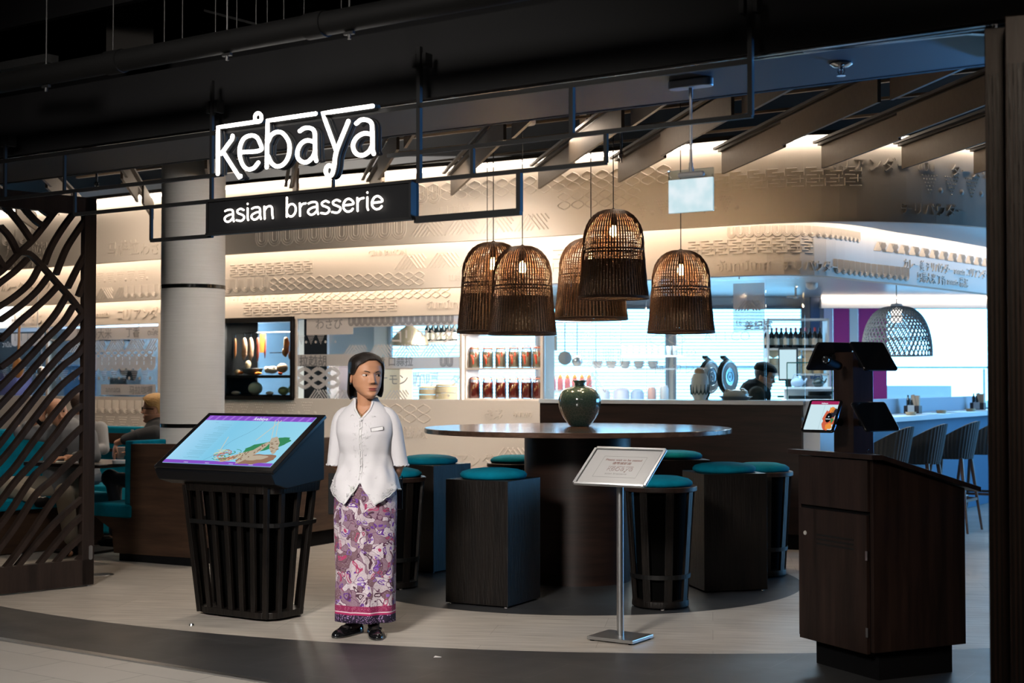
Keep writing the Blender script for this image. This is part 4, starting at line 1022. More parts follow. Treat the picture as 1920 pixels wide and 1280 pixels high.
# top board: a level strip then the long slope, overhanging
mb = MB(); y0_, y1_ = -.035, LDp+.045
for (xa, za, xb, zb_) in ((-.035, zt0+.030, .03, zt0+.028), (.03, zt0+.028, LW+.075, zt1+.006)):
    mb.loft([[(xa, y, za-.024), (xb, y, zb_-.024), (xb, y, zb_), (xa, y, za)] for y in (y0_, y1_)])
obj('slanted_top', mb, wood_wal, t_, bevel=.0015)
# tablet tower ------------------------------------------------------------------
tx, ty = .045, .195
base = fc+u1*tx+u2*ty; tb = thing('tablet_tower', 'dark wooden column on the lectern holding tilted tablets', 'column', (base.x, base.y, zt0+.022), lz_)
TW, TD, TH_ = .125, .15, .50
mb = MB(); mb.box((TW/2+.0, TD/2-.0, TH_/2), (TW, TD, TH_)); obj('column', mb, wood_wal, tb, bevel=.001)
glossb = mat('tablet_black', (.006,.006,.007), .14); 
def tablet(name, label, loc, yawdeg, tilt, w=.235, h=.165, lit=False, back=False):
    """local +y up the glass, +z out of the screen"""
    o = thing(name, label, 'tablet', loc, 0)
    M = Matrix.Rotation(math.radians(yawdeg), 4, 'Z') @ Matrix.Rotation(math.radians(90-tilt), 4, 'X')
    mb = MB(); mb.prism(rrect(w, h, .014, 5), -.006, .006); mb.xform(M); obj('body', mb, glossb, o, bevel=.003, smooth=40)
    mb = MB(); mb.prism(rrect(w-.028, h-.022, .004, 3), .0058, .0066); mb.xform(M)
    if not lit: obj('screen', mb, mat('screen_off', (.004,.005,.006), .06), o)
    else:
        s = obj('screen', mb, emis('tablet_pale', (.60, .78, .84), 1.0), o)
        W_, H_ = w-.028, h-.022
        def pl(nm, pts, z, m_): 
            g = MB(); g.add([M @ Vector((-W_/2+x*W_, -H_/2+y*H_, z)) for x, y in pts], [tuple(range(len(pts)))]); return obj(nm, g, m_, s)
        pl('banner', [(0,.88),(1,.88),(1,1),(0,1)], .0069, emis('tablet_magenta', (.36,.02,.10), 1))
        pl('divider', [(.52,0),(.53,0),(.53,.88),(.52,.88)], .0069, emis('tablet_line', (.35,.5,.55), 1))
        def circ(nm, cx, cy, rx, ry, z, m_, jag=0, seed=1):
            r_ = random.Random(seed); pl(nm, [(cx+rx*(1+r_.uniform(-jag, jag))*math.cos(a), cy+ry*(1+r_.uniform(-jag, jag))*math.sin(a)) for a in [2*PI*k/22 for k in range(22)]], z, m_)
        circ('plate_food', .80, .38, .21, .34, .0070, emis('tab_red', (.62,.12,.06), 1), .25, 3)
        circ('plate_food', .92, .62, .09, .16, .0071, emis('tab_dark', (.02,.02,.03), 1), .3, 5)
        circ('plate_food', .86, .12, .13, .11, .0071, emis('tab_orange', (.8,.28,.05), 1), .25, 8); circ('plate_food', .83, .70, .10, .10, .0071, MATS['tab_orange'], .25, 11)
        circ('plate_food', .93, .33, .05, .09, .0072, emis('tab_green', (.05,.25,.08), 1), .3, 9)
        circ('badge', .78, .42, .11, .17, .0073, emis('tab_black', (.004,.004,.005), 1))
        g = MB(); M2 = M @ Matrix.Translation((-W_/2+.78*W_, -H_/2+.36*H_, .0076)); put_text(g, 'kebaya', M2, .009, 0, .0002, 'CENTER'); g.ell((M2 @ Vector((0, .016, 0))), .003, 8, 6)
        put_text(g, 'kebaya', M @ Matrix.Translation((0, -H_/2+.90*H_, .0076)), .012, 0, .0003, 'CENTER'); obj('badge_text', g, wht, s)
    return o
def arm(parent_loc, yawdeg, tilt, length=.055, r=.019):
    M = Matrix.Rotation(math.radians(yawdeg), 4, 'Z') @ Matrix.Rotation(math.radians(90-tilt), 4, 'X')
    return M
def tower_pt(px, py, Y): return at(px, py, Y)
# two blank tablets on the right-hand face, tilted back
def mount(o, yaw, tilt, tgt, r=.019):
    """cylinder from the tablet back to the column"""
    M = Matrix.Rotation(math.radians(yaw), 4, 'Z') @ Matrix.Rotation(math.radians(90-tilt), 4, 'X')
    a = M @ Vector((0, 0, -.006)); b = Vector(tgt)-o.location
    mb = MB(); mb.tube([a, b], r, 20); obj('mount', mb, black_matt, o, smooth=40)
colc = base+u1*TW/2+u2*TD/2
tA = tablet('tablet', 'upper right blank black tablet on the wooden column', at(1638, 668, 6.80), 26+8, 35); mount(tA, 34, 35, (colc.x+.02, colc.y-.06, tA.location.z-.035))
tB = tablet('tablet', 'lower right blank black tablet on the wooden column', at(1641, 781, 6.78), 26+8, 35); mount(tB, 34, 35, (colc.x+.02, colc.y-.06, tB.location.z-.035))
tC = tablet('tablet', 'lit tablet showing a menu page at the left of the wooden column', at(1541, 780, 6.98), 26-60, 40, .170, .20, lit=True); mount(tC, -34, 40, (colc.x-.055, colc.y, tC.location.z-.035))
tD = tablet('tablet', 'tablet seen from behind at the top left of the wooden column', at(1557, 668, 7.13), 180+26, 35, .235, .165)
mount(tD, 206, 35, (colc.x+.0, colc.y+.07, tD.location.z-.03))
mb = MB(); p0 = at(1572, 686, 7.0); p1 = at(1550, 675, 6.86)
sm = thing('tablet_mount', 'bare tablet mount arm with a chrome end on the wooden column', 'mount', p0)
mb.tube([(0,0,0), p1-p0], .021, 20); obj('arm', mb, black_matt, sm, smooth=40)
mb = MB(); d_ = (p1-p0); mb.tube([d_*.98, d_*1.12], .017, 16); [mb.ell(d_*1.1+Vector((math.cos(a)*.012, 0, math.sin(a)*.012)), .005, 8, 6) for a in (0, 2, 4)]; obj('chrome_end', mb, chrome, sm, smooth=40)
mb = MB(); q = fc+u1*.045+u2*.09; mb.tube([(q.x-.0, q.y, zt0+.03), (q.x-.006, q.y-.004, zt0+.045), (q.x+.004, q.y, zt0+.05)], .0025, 6)
tag(obj('cable_hook', mb, chrome), 'tiny chrome hook on the lectern top beside the column', 'hook')
# tiny things on the lectern top

# ================================================================== ROUND BAR TABLE, VASE
TC = Vector((.475, 10.34, 0)); TR = 1.11
t_ = thing('bar_table', 'large round dark walnut bar-height table on a drum pedestal', 'table', TC)
mb = MB(); mb.lathe([(TR-.004, 1.06), (TR, 1.064), (TR, 1.091), (TR-.004, 1.095)], n=96); obj('tabletop', mb, mat('table_veneer', (.05,.028,.02), .17, var=(2.2, (.13,.075,.05), (.7,7,7)), coat=.2), t_, smooth=40)
mb = MB(); mb.lathe([(.385, .0), (.385, 1.06)], n=64); obj('pedestal', mb, wood_walh, t_, smooth=40)
def vase_mat():
    m = bpy.data.materials.new('crackle_glaze'); n, l = nodes(m); b = n['Principled BSDF']; tc = n.new('ShaderNodeTexCoord')
    v = n.new('ShaderNodeTexVoronoi'); v.feature = 'DISTANCE_TO_EDGE'; v.inputs['Scale'].default_value = 46; l.new(tc.outputs['Object'], v.inputs[0])
    cr = n.new('ShaderNodeValToRGB'); cr.color_ramp.elements[0].color = (.10, .14, .12, 1); cr.color_ramp.elements[1].position = .06; cr.color_ramp.elements[1].color = (.040, .078, .068, 1)
    l.new(v.outputs[0], cr.inputs[0]); l.new(cr.outputs[0], b.inputs['Base Color']); b.inputs['Roughness'].default_value = .12; b.inputs['Coat Weight'].default_value = .6; return m
q = onz(1087, 799, 1.095)
mb = MB(); vp = [(.0,.0),(.068,.0),(.075,.004),(.096,.028),(.123,.065),(.143,.105),(.155,.145),(.159,.180),(.157,.212),(.146,.243),(.126,.267),(.098,.284),(.068,.293),(.048,.298),(.039,.305),(.037,.318),(.042,.328),(.050,.334),(.054,.338),(.050,.342),(.036,.338),(.032,.32),(.03,.30),(.0,.29)]
tag(obj('crackle_vase', mb.lathe(vp, n=48, cap=False), vase_mat(), loc=(q.x, q.y, 1.096), smooth=60), 'round dark green crackle-glazed vase with a narrow neck on the round table', 'vase')

# ================================================================== STOOLS
def make_box_stool():
    t = thing('box_stool', '', 'stool', (0,0,0))
    mb = MB(); w = .455; mb.box((0,0,.405), (w,w,.79)); mb.v = [(x, y, z) for x, y, z in mb.v]; obj('block', mb, wood_dark, t, bevel=.003)
    cu = MB(); cu.lathe([(.0,.80),(.20,.80),(.217,.812),(.22,.828),(.205,.845),(.16,.858),(.09,.866),(.0,.868)], n=40, cap=False); obj('cushion', cu, teal, t, smooth=180)
    g = MB(); [g.cyl((x, y, .005), .012, .010, 10) for x in (-.2,.2) for y in (-.2,.2)]; obj('feet', g, mat('pale_glide', (.5,.48,.45), .5), t)
    return t
def make_drum_stool():
    t = thing('drum_stool', '', 'stool', (0,0,0)); R0, R1, H = .175, .222, .735
    mb = MB(); mb.lathe([(R0+.004, .012), (R0+.006, .018), (R0+.004, .05), (R0-.01, .055)], n=48); obj('base_disc', mb, wood_dark, t, smooth=40)
    mb = MB(); mb.lathe([(R1+.008, H), (R1+.0125, H+.004), (R1+.0125, H+.028), (R1+.008, H+.032)], n=48); obj('seat_ring', mb, wood_wal, t, smooth=40)
    mb = MB(); mb.lathe([(.0,H+.03),(.195,H+.032),(.208,H+.045),(.205,H+.06),(.18,H+.078),(.12,H+.092),(.0,H+.098)], n=40, cap=False); obj('cushion', mb, teal, t, smooth=180)
    for k in range(8):
        a = 2*PI*k/8+.18; d = Vector((math.cos(a), math.sin(a), 0)); s_ = Vector((-d.y, d.x, 0))
        m_ = MB(); h = .026
        m_.loft([[d*R0-s_*h+Vector((0,0,.02)), d*R0+s_*h+Vector((0,0,.02)), d*(R0-.02)+s_*h*.9+Vector((0,0,.02)), d*(R0-.02)-s_*h*.9+Vector((0,0,.02))],
                 [d*R1-s_*h+Vector((0,0,H)), d*R1+s_*h+Vector((0,0,H)), d*(R1-.02)+s_*h*.9+Vector((0,0,H)), d*(R1-.02)-s_*h*.9+Vector((0,0,H))]])
        obj('slat', m_, wood_dark, t, bevel=.002)
    for z in (.19,):
        r = R0+(R1-R0)*z/H; mb = MB(); n_ = 48
        rings = []
        for k in range(n_):
            a = 2*PI*k/n_; d = Vector((math.cos(a), math.sin(a), 0)); rings.append([d*(r+.004)+Vector((0,0,z)), d*(r+.006)+Vector((0,0,z+.028)), d*(r-.001)+Vector((0,0,z+.028)), d*(r-.004)+Vector((0,0,z))])
        mb.loft(rings+[rings[0]], cap=False); obj('foot_ring', mb, black_met, t)
    mb = MB()
    r = R0-.035; mb.lathe([(.14,.05),(.17,H)], n=24); obj('shade_core', mb, MATS['core_black'], t, smooth=40)  # black core added to stand for the shade seen between the slats
    g = MB(); [g.cyl((.15*math.cos(a), .15*math.sin(a), .006), .012, .012, 10) for a in (.5, 2.6, 4.7)]; obj('feet', g, MATS['pale_glide'], t)
    return t
def corner_box(fcx, fcy, deg):   # centre from the near corner; deg = direction of the face going right
    a = math.radians(deg); e1 = Vector((math.cos(a), math.sin(a))); e2 = Vector((-e1.y, e1.x)); c = Vector((fcx, fcy))+e1*.2275+e2*.2275; return c.x, c.y, a
bs = make_box_stool(); ds = make_drum_stool()
cf = onz(952, 1141, 0); cx, cy, a = corner_box(cf.x, cf.y, 62); bs.location = (cx, cy, 0); bs.rotation_euler[2] = a; bs['label'] = 'blocky dark stool in front of the pedestal, its right side catching blue light'; bs['group'] = 'stools round the bar table'
cf = onz(1321, 1111, 0); cx, cy, a = corner_box(cf.x, cf.y, 12); dup(bs, (cx, cy, 0), a, 'blocky dark stool standing between the two round stools at the right')
cf = onz(812.5, 1075, 0); cx, cy, a = corner_box(cf.x, cf.y, 54); dup(bs, (cx, cy, 0), a, 'blocky dark stool standing behind the round stool beside the woman')
dup(bs, (1.33, 11.62, 0), .15, 'blocky dark stool at the far side of the table, right of the pedestal')
ds.location = (.945, 9.10, 0); ds['label'] = 'round slatted stool just behind the silver sign stand'; ds['group'] = 'stools round the bar table'
dup(ds, (-.835, 9.95, 0), .5, 'round slatted stool right behind the standing woman')
dup(ds, (.03, 11.6, 0), .2, 'round slatted stool at the far side, left of the pedestal')
dup(ds, (1.845, 10.56, 0), -.12, 'round slatted stool at the far right end of the table')

# ================================================================== WICKER PENDANTS
wick = mat('brown_wicker', (.075, .036, .018), .5, var=(40, (.17, .085, .04), (1,1,3)))
wickd = mat('dark_wicker', (.022, .011, .007), .7, var=(40, (.055, .027, .014), (1,1,3)))
bulbm = emis('filament_bulb', (1, .62, .26), 26); cordm = mat('black_cord', (.004,.004,.004), .7)
def bell(t):   # t 0 at crown .. 1 at rim ; returns r,z for unit bell of diameter 1.0, height 1.32
    H = 1.32
    if t < .42:
        a = t/.42*PI/2; return (.055+.375*math.sin(a)**.9, -.46*(1-math.cos(a)))
    k = (t-.42)/.58; return (.43+.07*k**1.3, -.46-(H-.46)*k)
def make_pendant():
    t = thing('wicker_pendant', '', 'pendant lamp', (0,0,0)); D = .5; nr = 66
    mb = MB()
    for k in range(nr):
        a = 2*PI*k/nr; c_, s_ = math.cos(a), math.sin(a); pts = []
        for j in range(19):
            r, z = bell(j/18); r += .004*math.sin(j*2.1+k*1.7); pts.append((r*D*c_, r*D*s_, z*D))
        mb.tube(pts, .0055, 4, cap=False)
    obj('rib_canes', mb, wick, t)
    mb = MB(); rnd = random.Random(5)
    rows = 120
    for j in range(rows):
        tt = (j+.5)/rows
        # open weave near the crown, tight toward the rim
        if (tt < .12 and j % 4) or (tt < .40 and j % 3) or (tt < .62 and j % 2 and j % 5): continue
        r, z = bell(tt); n = 64; pts = []
        for k in range(n):
            a = 2*PI*k/n; rr = r*D-.004+(.003 if (k+j) % 2 else -.0030); pts.append((rr*math.cos(a), rr*math.sin(a), z*D+rnd.uniform(-.0012,.0012)))
        mb.tube(pts, .0026 if tt < .5 else .0033, 4, closed=True)
    obj('woven_canes', mb, wickd, t)
    mb = MB()
    for tt in (.515, .995, 1.0):
        r, z = bell(min(tt, 1)); n = 48; mb.tube([((r*D+.002)*math.cos(2*PI*k/n), (r*D+.002)*math.sin(2*PI*k/n), z*D+(.006 if tt == .995 else 0)) for k in range(n)], .006 if tt > .9 else .004, 6, closed=True)
    obj('rim_binding', mb, wickd, t); mb = MB(); mb.lathe([(.006,.015),(.030,-.002),(.035,-.01)], n=20); obj('crown_cap', mb, wickd, t)
    mb = MB(); mb.cyl((0,0,-.07), .02, .08, 16); obj('lamp_holder', mb, black_matt, t)
    mb = MB(); mb.lathe([(.004,-.20),(.02,-.195),(.028,-.17),(.024,-.14),(.013,-.11)], n=16); obj('bulb', mb, bulbm, t, smooth=180)
    return t
P0_ = make_pendant()
specs = [ # rim centre px, crown py, rim py, rim width px, label
 (979.5, 462, 627, 126, 'wicker basket lamp hanging lowest in front of the left pair'),
 (925, 455, 624, 134, 'wicker basket lamp half hidden behind the lowest one, at its left'),
 (1108, 447, 599, 136, 'wicker basket lamp half hidden behind the highest hanging one'),
 (1150, 394, 560, 130, 'wicker basket lamp hanging highest of the cluster'),
 (1276.5, 470, 624, 124, 'wicker basket lamp hanging alone at the right'),
 (913.5, 480, 620, 108, 'third basket lamp hidden behind the left pair')]
for i, (px, y0, y1, wpx, lb) in enumerate(specs):
    k_ = (y1-y0)/.66 if True else 0
    Y = F*.5/wpx if i != 5 else 11.9
    Y = {0:10.55, 1:11.15, 2:10.95, 3:10.25, 4:10.75, 5:11.85}[i]
    sc = (wpx*Y/F)/.5; szz = ((y1-y0)*Y/F)/.66
    q = at(px, y0, Y); o = P0_ if i == 0 else dup(P0_)
    o.location = q; o.scale = (sc, sc, szz); o['label'] = lb; o['group'] = 'wicker basket lamps over the round table'; o.rotation_euler[2] = i*.7
    mb = MB(); Lc = (4.19-q.z)/szz; mb.cyl((0,0,Lc/2), .0035, Lc, 8); obj('cord', mb, cordm, o)
    if i != 5:
        l = bpy.data.lights.new('bulb_light', 'POINT'); l.energy = 30; l.color = (1, .66, .36); l.shadow_soft_size = .03
        lo = bpy.data.objects.new('bulb_light', l); COL.objects.link(lo); lo.location = q+Vector((0, 0, -.2*szz*1.0-.06))
# ================================================================== OPEN BAR IN FRONT OF THE KITCHEN
UB0, UB1 = T.hit(1018), T.hit(1506)
ZBAR = 1.262
mb = MB(); strip(mb, T, UB0, UB1, .13, ZBAR-.035, .07, off=.06); bar = thing('service_bar', 'long dark walnut bar front below the bright open kitchen', 'bar', (0,0,0))
obj('front_panel', mb, wood_walh, bar)
mb = MB(); strip(mb, T, UB0, UB1-.02, 0, .13, .05, off=.035); obj('kick_plinth', mb, black_matt, bar)
mb = MB(); strip(mb, T, UB0, UB1+.02, ZBAR-.035, ZBAR, .40, off=.08); obj('worktop', mb, mat('bar_top_grey', (.42,.46,.5), .25), bar)
mb = MB(); strip(mb, T, UB0, UB1, 0, ZBAR-.04, .05, off=-.25); obj('rear_panel', mb, white_p, bar)
# glass screens over the bar with frosted film -------------------------------------
film = mat('frosted_film', (.70,.67,.66), .5, alpha=.80); filmc = mat('frosted_film_cool', (.70,.72,.76), .5, alpha=.45); etch = mat('etched_grey', (.22,.22,.23), .5)
def pane(px0, px1, z0, z1, off, label, extra=None, par=None):
    a = T.hit(px0) if isinstance(px0, (int, float)) else px0[0]; b = T.hit(px1) if isinstance(px1, (int, float)) else px1[0]
    mb = MB(); strip(mb, T, a, b, z0, z1, .008, off=off, step=.4); g = obj('glass_screen', mb, glass); tag(g, label, 'glass pane'); return g
gp = pane(1020, 1208, ZBAR, 2.31, -.02, 'tall glass pane behind the dark vase')
mb = MB(); row_u(mb, T, T.hit(1085), T.hit(1180), 1.55, 1.72, flat=True, off=-.018); row_hatch(mb, T, T.hit(1075), T.hit(1140), 1.33, 1.5, flat=True, off=-.018); row_text(mb, T, T.hit(1040), 'cinnamon 卡', 1.82, .12, flat=True, off=-.018); row_tri(mb, T, T.hit(1025), T.hit(1100), 1.28, 1.36, flat=True, off=-.018)
obj('frosted_film', mb, filmc, gp)
gp = pane(1210, 1432, ZBAR, 2.31, -.02, 'tall glass pane in front of the round rice cooker lids')
mb = MB(); row_scale(mb, T, T.hit(1215), T.hit(1290), 1.75, 1.95, flat=True, off=-.018); row_text(mb, T, T.hit(1318), 'ÅT i CO', 1.78, .12, flat=True, off=-.018); row_text(mb, T, T.hit(1255), 'uui co', 1.66, .10, flat=True, off=-.018); row_text(mb, T, T.hit(1225), '阿 カレー', 1.50, .12, flat=True, off=-.018)
strip(mb, T, T.hit(1374), T.hit(1433), 1.86, 2.28, .001, off=-.017)
obj('frosted_film', mb, filmc, gp)
mb = MB(); row_text(mb, T, T.hit(1395), '姜紀宮', 1.88, .085, flat=True, off=-.012, bold=.001); row_hatch(mb, T, T.hit(1378), T.hit(1433), 2.04, 2.13, flat=True, off=-.012, w=.01); row_text(mb, T, T.hit(1378), '16', 1.92, .06, flat=True, off=-.012)
obj('etched_marks', mb, mat('etched_pale', (.42,.43,.46), .5), gp)
gp = pane(1435, 1508, ZBAR, 2.31, -.02, 'clear glass pane in front of the wine bottles')
# windows of the lower relief wall --------------------------------------------------
def film_rect(mb, px0, px1, z0, z1, off=.006): strip(mb, T, T.hit(px0), T.hit(px1), z0, z1, .001, off=off)
gw = pane(556, 860, ZS, ZT, -.02, 'long glass pane with frosted writing beside the standing woman')
mb = MB(); o_ = -.014
film_rect(mb, 573, 860, 1.97, ZT, o_); film_rect(mb, 573, 660, 1.90, 1.98, o_)
film_rect(mb, 556, 665, 1.58, 1.70, o_); film_rect(mb, 700, 860, 1.55, 1.665, o_)
row_tri(mb, T, T.hit(556), T.hit(645), 1.80, 1.90, flat=True, off=o_); row_tri(mb, T, T.hit(800), T.hit(858), 1.26, 1.36, flat=True, off=o_)
row_hatch(mb, T, T.hit(640), T.hit(860), 1.67, 1.79, flat=True, off=o_, w=.024); row_hatch(mb, T, T.hit(575), T.hit(775), 1.22, 1.34, flat=True, off=o_, w=.024)
row_scale(mb, T, T.hit(556), T.hit(660), 1.36, 1.56, flat=True, off=o_, w=.04)
row_text(mb, T, T.hit(730), 'コリアンダー', 1.815, .15, flat=True, off=o_, bold=.003); row_text(mb, T, T.hit(772), '咖喱', 1.385, .15, flat=True, off=o_, bold=.006); row_text(mb, T, T.hit(842), 'タ', 1.39, .12, flat=True, off=o_, bold=.003)
obj('frosted_film', mb, film, gw)
mb = MB(); o_ = -.008
row_u(mb, T, T.hit(652), T.hit(858), 1.985, 2.065, flat=True, off=o_, w=.008); row_text(mb, T, T.hit(590), 'わさび', 1.965, .115, flat=True, off=o_, bold=.001)
row_text(mb, T, T.hit(560), '拉越胡', 1.59, .12, flat=True, off=o_, bold=.002); row_text(mb, T, T.hit(706), '黄 口蒜拉', 1.585, .10, flat=True, off=o_, bold=.001); row_u(mb, T, T.hit(824), T.hit(860), 1.57, 1.655, flat=True, off=o_, w=.006); row_text(mb, T, T.hit(708), 'ナモン', 1.40, .12, flat=True, off=o_)
obj('etched_marks', mb, etch, gw)
gw = pane(90, 296, ZS, 2.04, -.02, 'glass pane with frosted writing between lattice screen and white column')
mb = MB(); o_ = -.014
film_rect(mb, 165, 296, 1.90, 2.04, o_); film_rect(mb, 120, 166, 1.90, 2.04, o_); film_rect(mb, 188, 290, 1.27, 1.39, o_)
row_hatch(mb, T, T.hit(125), T.hit(296), 1.76, 1.89, flat=True, off=o_, w=.03); row_u(mb, T, T.hit(170), T.hit(296), 1.56, 1.70, flat=True, off=o_, w=.03); row_scale(mb, T, T.hit(170), T.hit(296), 1.65, 1.78, flat=True, off=o_, w=.02)
row_tri(mb, T, T.hit(95), T.hit(296), 1.42, 1.56, flat=True, off=o_); row_text(mb, T, T.hit(95), '马 カラ', 1.60, .12, flat=True, off=o_)
obj('frosted_film', mb, film, gw)
mb = MB(); o_ = -.008; row_text(mb, T, T.hit(142), '巴西蒂大米', 1.925, .125, flat=True, off=o_, bold=.001); row_text(mb, T, T.hit(234), '丁香', 1.93, .12, flat=True, off=o_, bold=.001); row_text(mb, T, T.hit(275), 'ตะไคร้', 1.94, .085, flat=True, off=o_, bold=.001)
row_text(mb, T, T.hit(197), 'annata', 1.30, .10, flat=True, off=o_); row_text(mb, T, T.hit(241), '马拉咖喱', 1.29, .10, flat=True, off=o_)
obj('etched_marks', mb, etch, gw)
gw = pane(-60, 86, ZS, 2.02, -.02, 'glass pane with frosted loops at the far left behind the lattice screen')
mb = MB(); row_u(mb, T, T.hit(20), T.hit(84), 1.86, 2.0, flat=True, off=-.014, w=.03); row_tri(mb, T, T.hit(0), T.hit(84), 1.46, 1.6, flat=True, off=-.014); row_text(mb, T, T.hit(2), 'วานิม', 1.84, .09, flat=True, off=-.014); obj('frosted_film', mb, film, gw)

# ================================================================== KITCHEN BEHIND
steel = mat('kitchen_steel', (.55,.57,.6), .28, .9); creamw = mat('cream_shelf', (.72,.66,.6), .45)
def frame_at(u, off=0, z=0):
    p_ = T.pt(u)+T.nrm(u)*off; d = T.pt(min(u+.05, T.L))-T.pt(max(u-.05,0)); return Vector((p_.x, p_.y, z)), math.atan2(d.y, d.x)
# jar shelf
ua, ub = T.hit(866), T.hit(1013); cp, cr_ = frame_at((ua+ub)/2, -.16); wj = ub-ua
t_ = thing('jar_shelf', 'cream shelf unit full of clip-top jars set into the relief wall', 'shelf', (cp.x, cp.y, 1.25), cr_)
zs = [1.262, 1.555, 1.895, 2.06]
for z in zs: mb = MB(); mb.box((0, .0, z-1.25-.009), (wj-.004, .24, .018)); obj('shelf_board', mb, creamw, t_)
for s_ in (-1, 1): mb = MB(); mb.box((s_*(wj/2-.008), 0, .41), (.014, .24, .80)); obj('side_board', mb, creamw, t_)
gl2 = glassmat('jar_glass', (.93,.96,.96), .3); orng = mat('orange_seal', (.65,.14,.03), .5)
def make_jar(name, label, m1, m2, chunks):
    t = thing(name, label, 'jar', (0,0,0))
    mb = MB(); mb.lathe([(.0,.0),(.050,.0),(.054,.006),(.054,.145),(.048,.165),(.044,.175),(.044,.185)], n=20, cap=False); obj('glass_body', mb, gl2, t, smooth=60)
    mb = MB(); mb.lathe([(.0,.006),(.047,.006),(.050,.012),(.050,.14),(.044,.155),(.0,.156)], n=18, cap=False); co = obj('contents', mb, m1, t, smooth=60)
    mb = MB(); r_ = random.Random(2)
    for k in range(chunks):
        a = -PI/2+r_.uniform(-1, 1); z = r_.uniform(.03,.13); p_ = Vector((.050*math.cos(a), .050*math.sin(a), z)); mb.tube([p_, p_+Vector((r_.uniform(-.012,.012), -.002, .022)), p_+Vector((r_.uniform(-.016,.016), .002, .045))], [.005,.006,.002], 6)
    if chunks == 3: mb.tube([(-.018,-.050,.125),(-.004,-.0525,.115),(.008,-.052,.085),(.012,-.051,.05),(.010,-.052,.03)], [.004,.009,.010,.008,.003], 8); [mb.ell((r_.uniform(-.035,.035), -.049, r_.uniform(.02,.10)), .003, 6, 5) for _ in range(9)]
    obj('chili_piece', mb, m2, co)
    mb = MB(); mb.lathe([(.046,.184),(.048,.186),(.048,.191),(.046,.193)], n=20); obj('rubber_seal', mb, orng, t)
    mb = MB(); mb.lathe([(.0,.207),(.035,.206),(.045,.200),(.046,.193)][::-1], n=20, cap=False); obj('lid', mb, gl2, t, smooth=60)
    mb = MB(); mb.tube([(-.035,-.045,.19),(-.035,-.056,.165),(-.03,-.057,.14),(-.02,-.057,.14),(-.018,-.056,.165),(-.018,-.047,.19)], .0018, 5); obj('wire_clip', mb, chrome, t)
    return t
j1 = make_jar('clip_jar', '', mat('pickled_pale', (.55,.47,.30), .4, var=(18, (.70,.64,.46), (1,1,1))), mat('chili_red', (.55,.06,.02), .4), 3)
j2 = make_jar('clip_jar', '', mat('pickled_red', (.16,.012,.008), .3, var=(22, (.30,.03,.015), (1,1,1))), mat('herb_stalk', (.20,.10,.03), .5), 4)
ordn = ['first', 'second', 'third', 'fourth', 'fifth', 'sixth']
for k in range(6):
    for row, (proto, z, lab, grp) in enumerate(((j1, 1.555, 'pale pickles and red chili', 'jars of pale pickles on the upper shelf'), (j2, 1.262, 'dark red preserve', 'jars of dark red preserve on the lower shelf'))):
        px = (879, 903, 927, 951.5, 975.5, 997)[k]; p_, a_ = frame_at(T.hit(px), -.12); o = proto if k == 0 else dup(proto)
        o.location = (p_.x, p_.y, z); o.rotation_euler[2] = a_; o['label'] = '%s clip-top jar from the left filled with %s' % (ordn[k], lab); o['group'] = grp
for k in range(5):
    p_, a_ = frame_at(T.hit(884+k*28), -.14, 1.895); mb = MB(); mb.lathe([(.0,.0),(.04,.0),(.043,.005),(.043,.11),(.03,.13),(.0,.13)], n=16, cap=False)
    tag(obj('amber_jar', mb, mat('amber_glass', (.35,.12,.02), .2), loc=p_, smooth=60), '%s small amber jar from the left under the basket lamps' % ordn[k], 'jar', 'amber jars on the top shelf')

for z_ in (2.04, 1.875, 1.535): o_ = area('shelf_fill', (cp.x, cp.y, z_), (cp.x, cp.y, 0), .6, 9 if z_ < 2 else 3, (1,.93,.85), .05); o_.rotation_euler = (0, 0, cr_); o_.location = Vector((cp.x, cp.y, z_))+Vector((math.sin(cr_), -math.cos(cr_), 0))*.11  # added fills under the boards that lift the backlit jars
area('jar_fill', (cp.x-.3, cp.y-1.6, 2.5), (cp.x, cp.y, 1.6), .3, 17, (1,.9,.8))  # added front fill for the jars, without a fixture
# pale service wall and counters deeper in the kitchen
def counter(name, label, x0, x1, y, d, h, m_, rz=0):
    mb = MB(); mb.box(((x0+x1)/2, y, h-.02), (x1-x0, d, .04)); 
    t = thing(name, label, 'counter', (0,0,0)); obj('worktop', mb, m_, t); mb = MB(); mb.box(((x0+x1)/2, y+.03, (h-.04)/2), (x1-x0-.02, d-.08, h-.04)); obj('cabinet', mb, white_p, t); return t
counter('kitchen_counter', 'steel kitchen counter below the blinds behind the bar', .5, 3.0, 15.8, .7, 1.18, steel)
mb = MB(); mb.beam((-6.6, 18.6, 1.14), (-.3, 15.05, 1.14), .5, .04); t_ = thing('kitchen_counter', 'steel counter behind the glass left of the jar shelf', 'counter', (0,0,0)); obj('worktop', mb, steel, t_)
mb = MB(); mb.beam((-6.55, 18.65, .56), (-.35, 15.15, .56), .42, 1.12); obj('cabinet', mb, white_p, t_)
# pale tiled partition behind, catching kitchen light
mb = MB(); mb.beam((-8.5, 20.6, 1.225), (-2.2, 17.0, 1.225), .05, 2.45); struct('wall_kitchen', mb, mat('kitchen_wall_lilac', (.50,.53,.60), .5, var=(1.4, (.62,.66,.74), (1,1,3))))
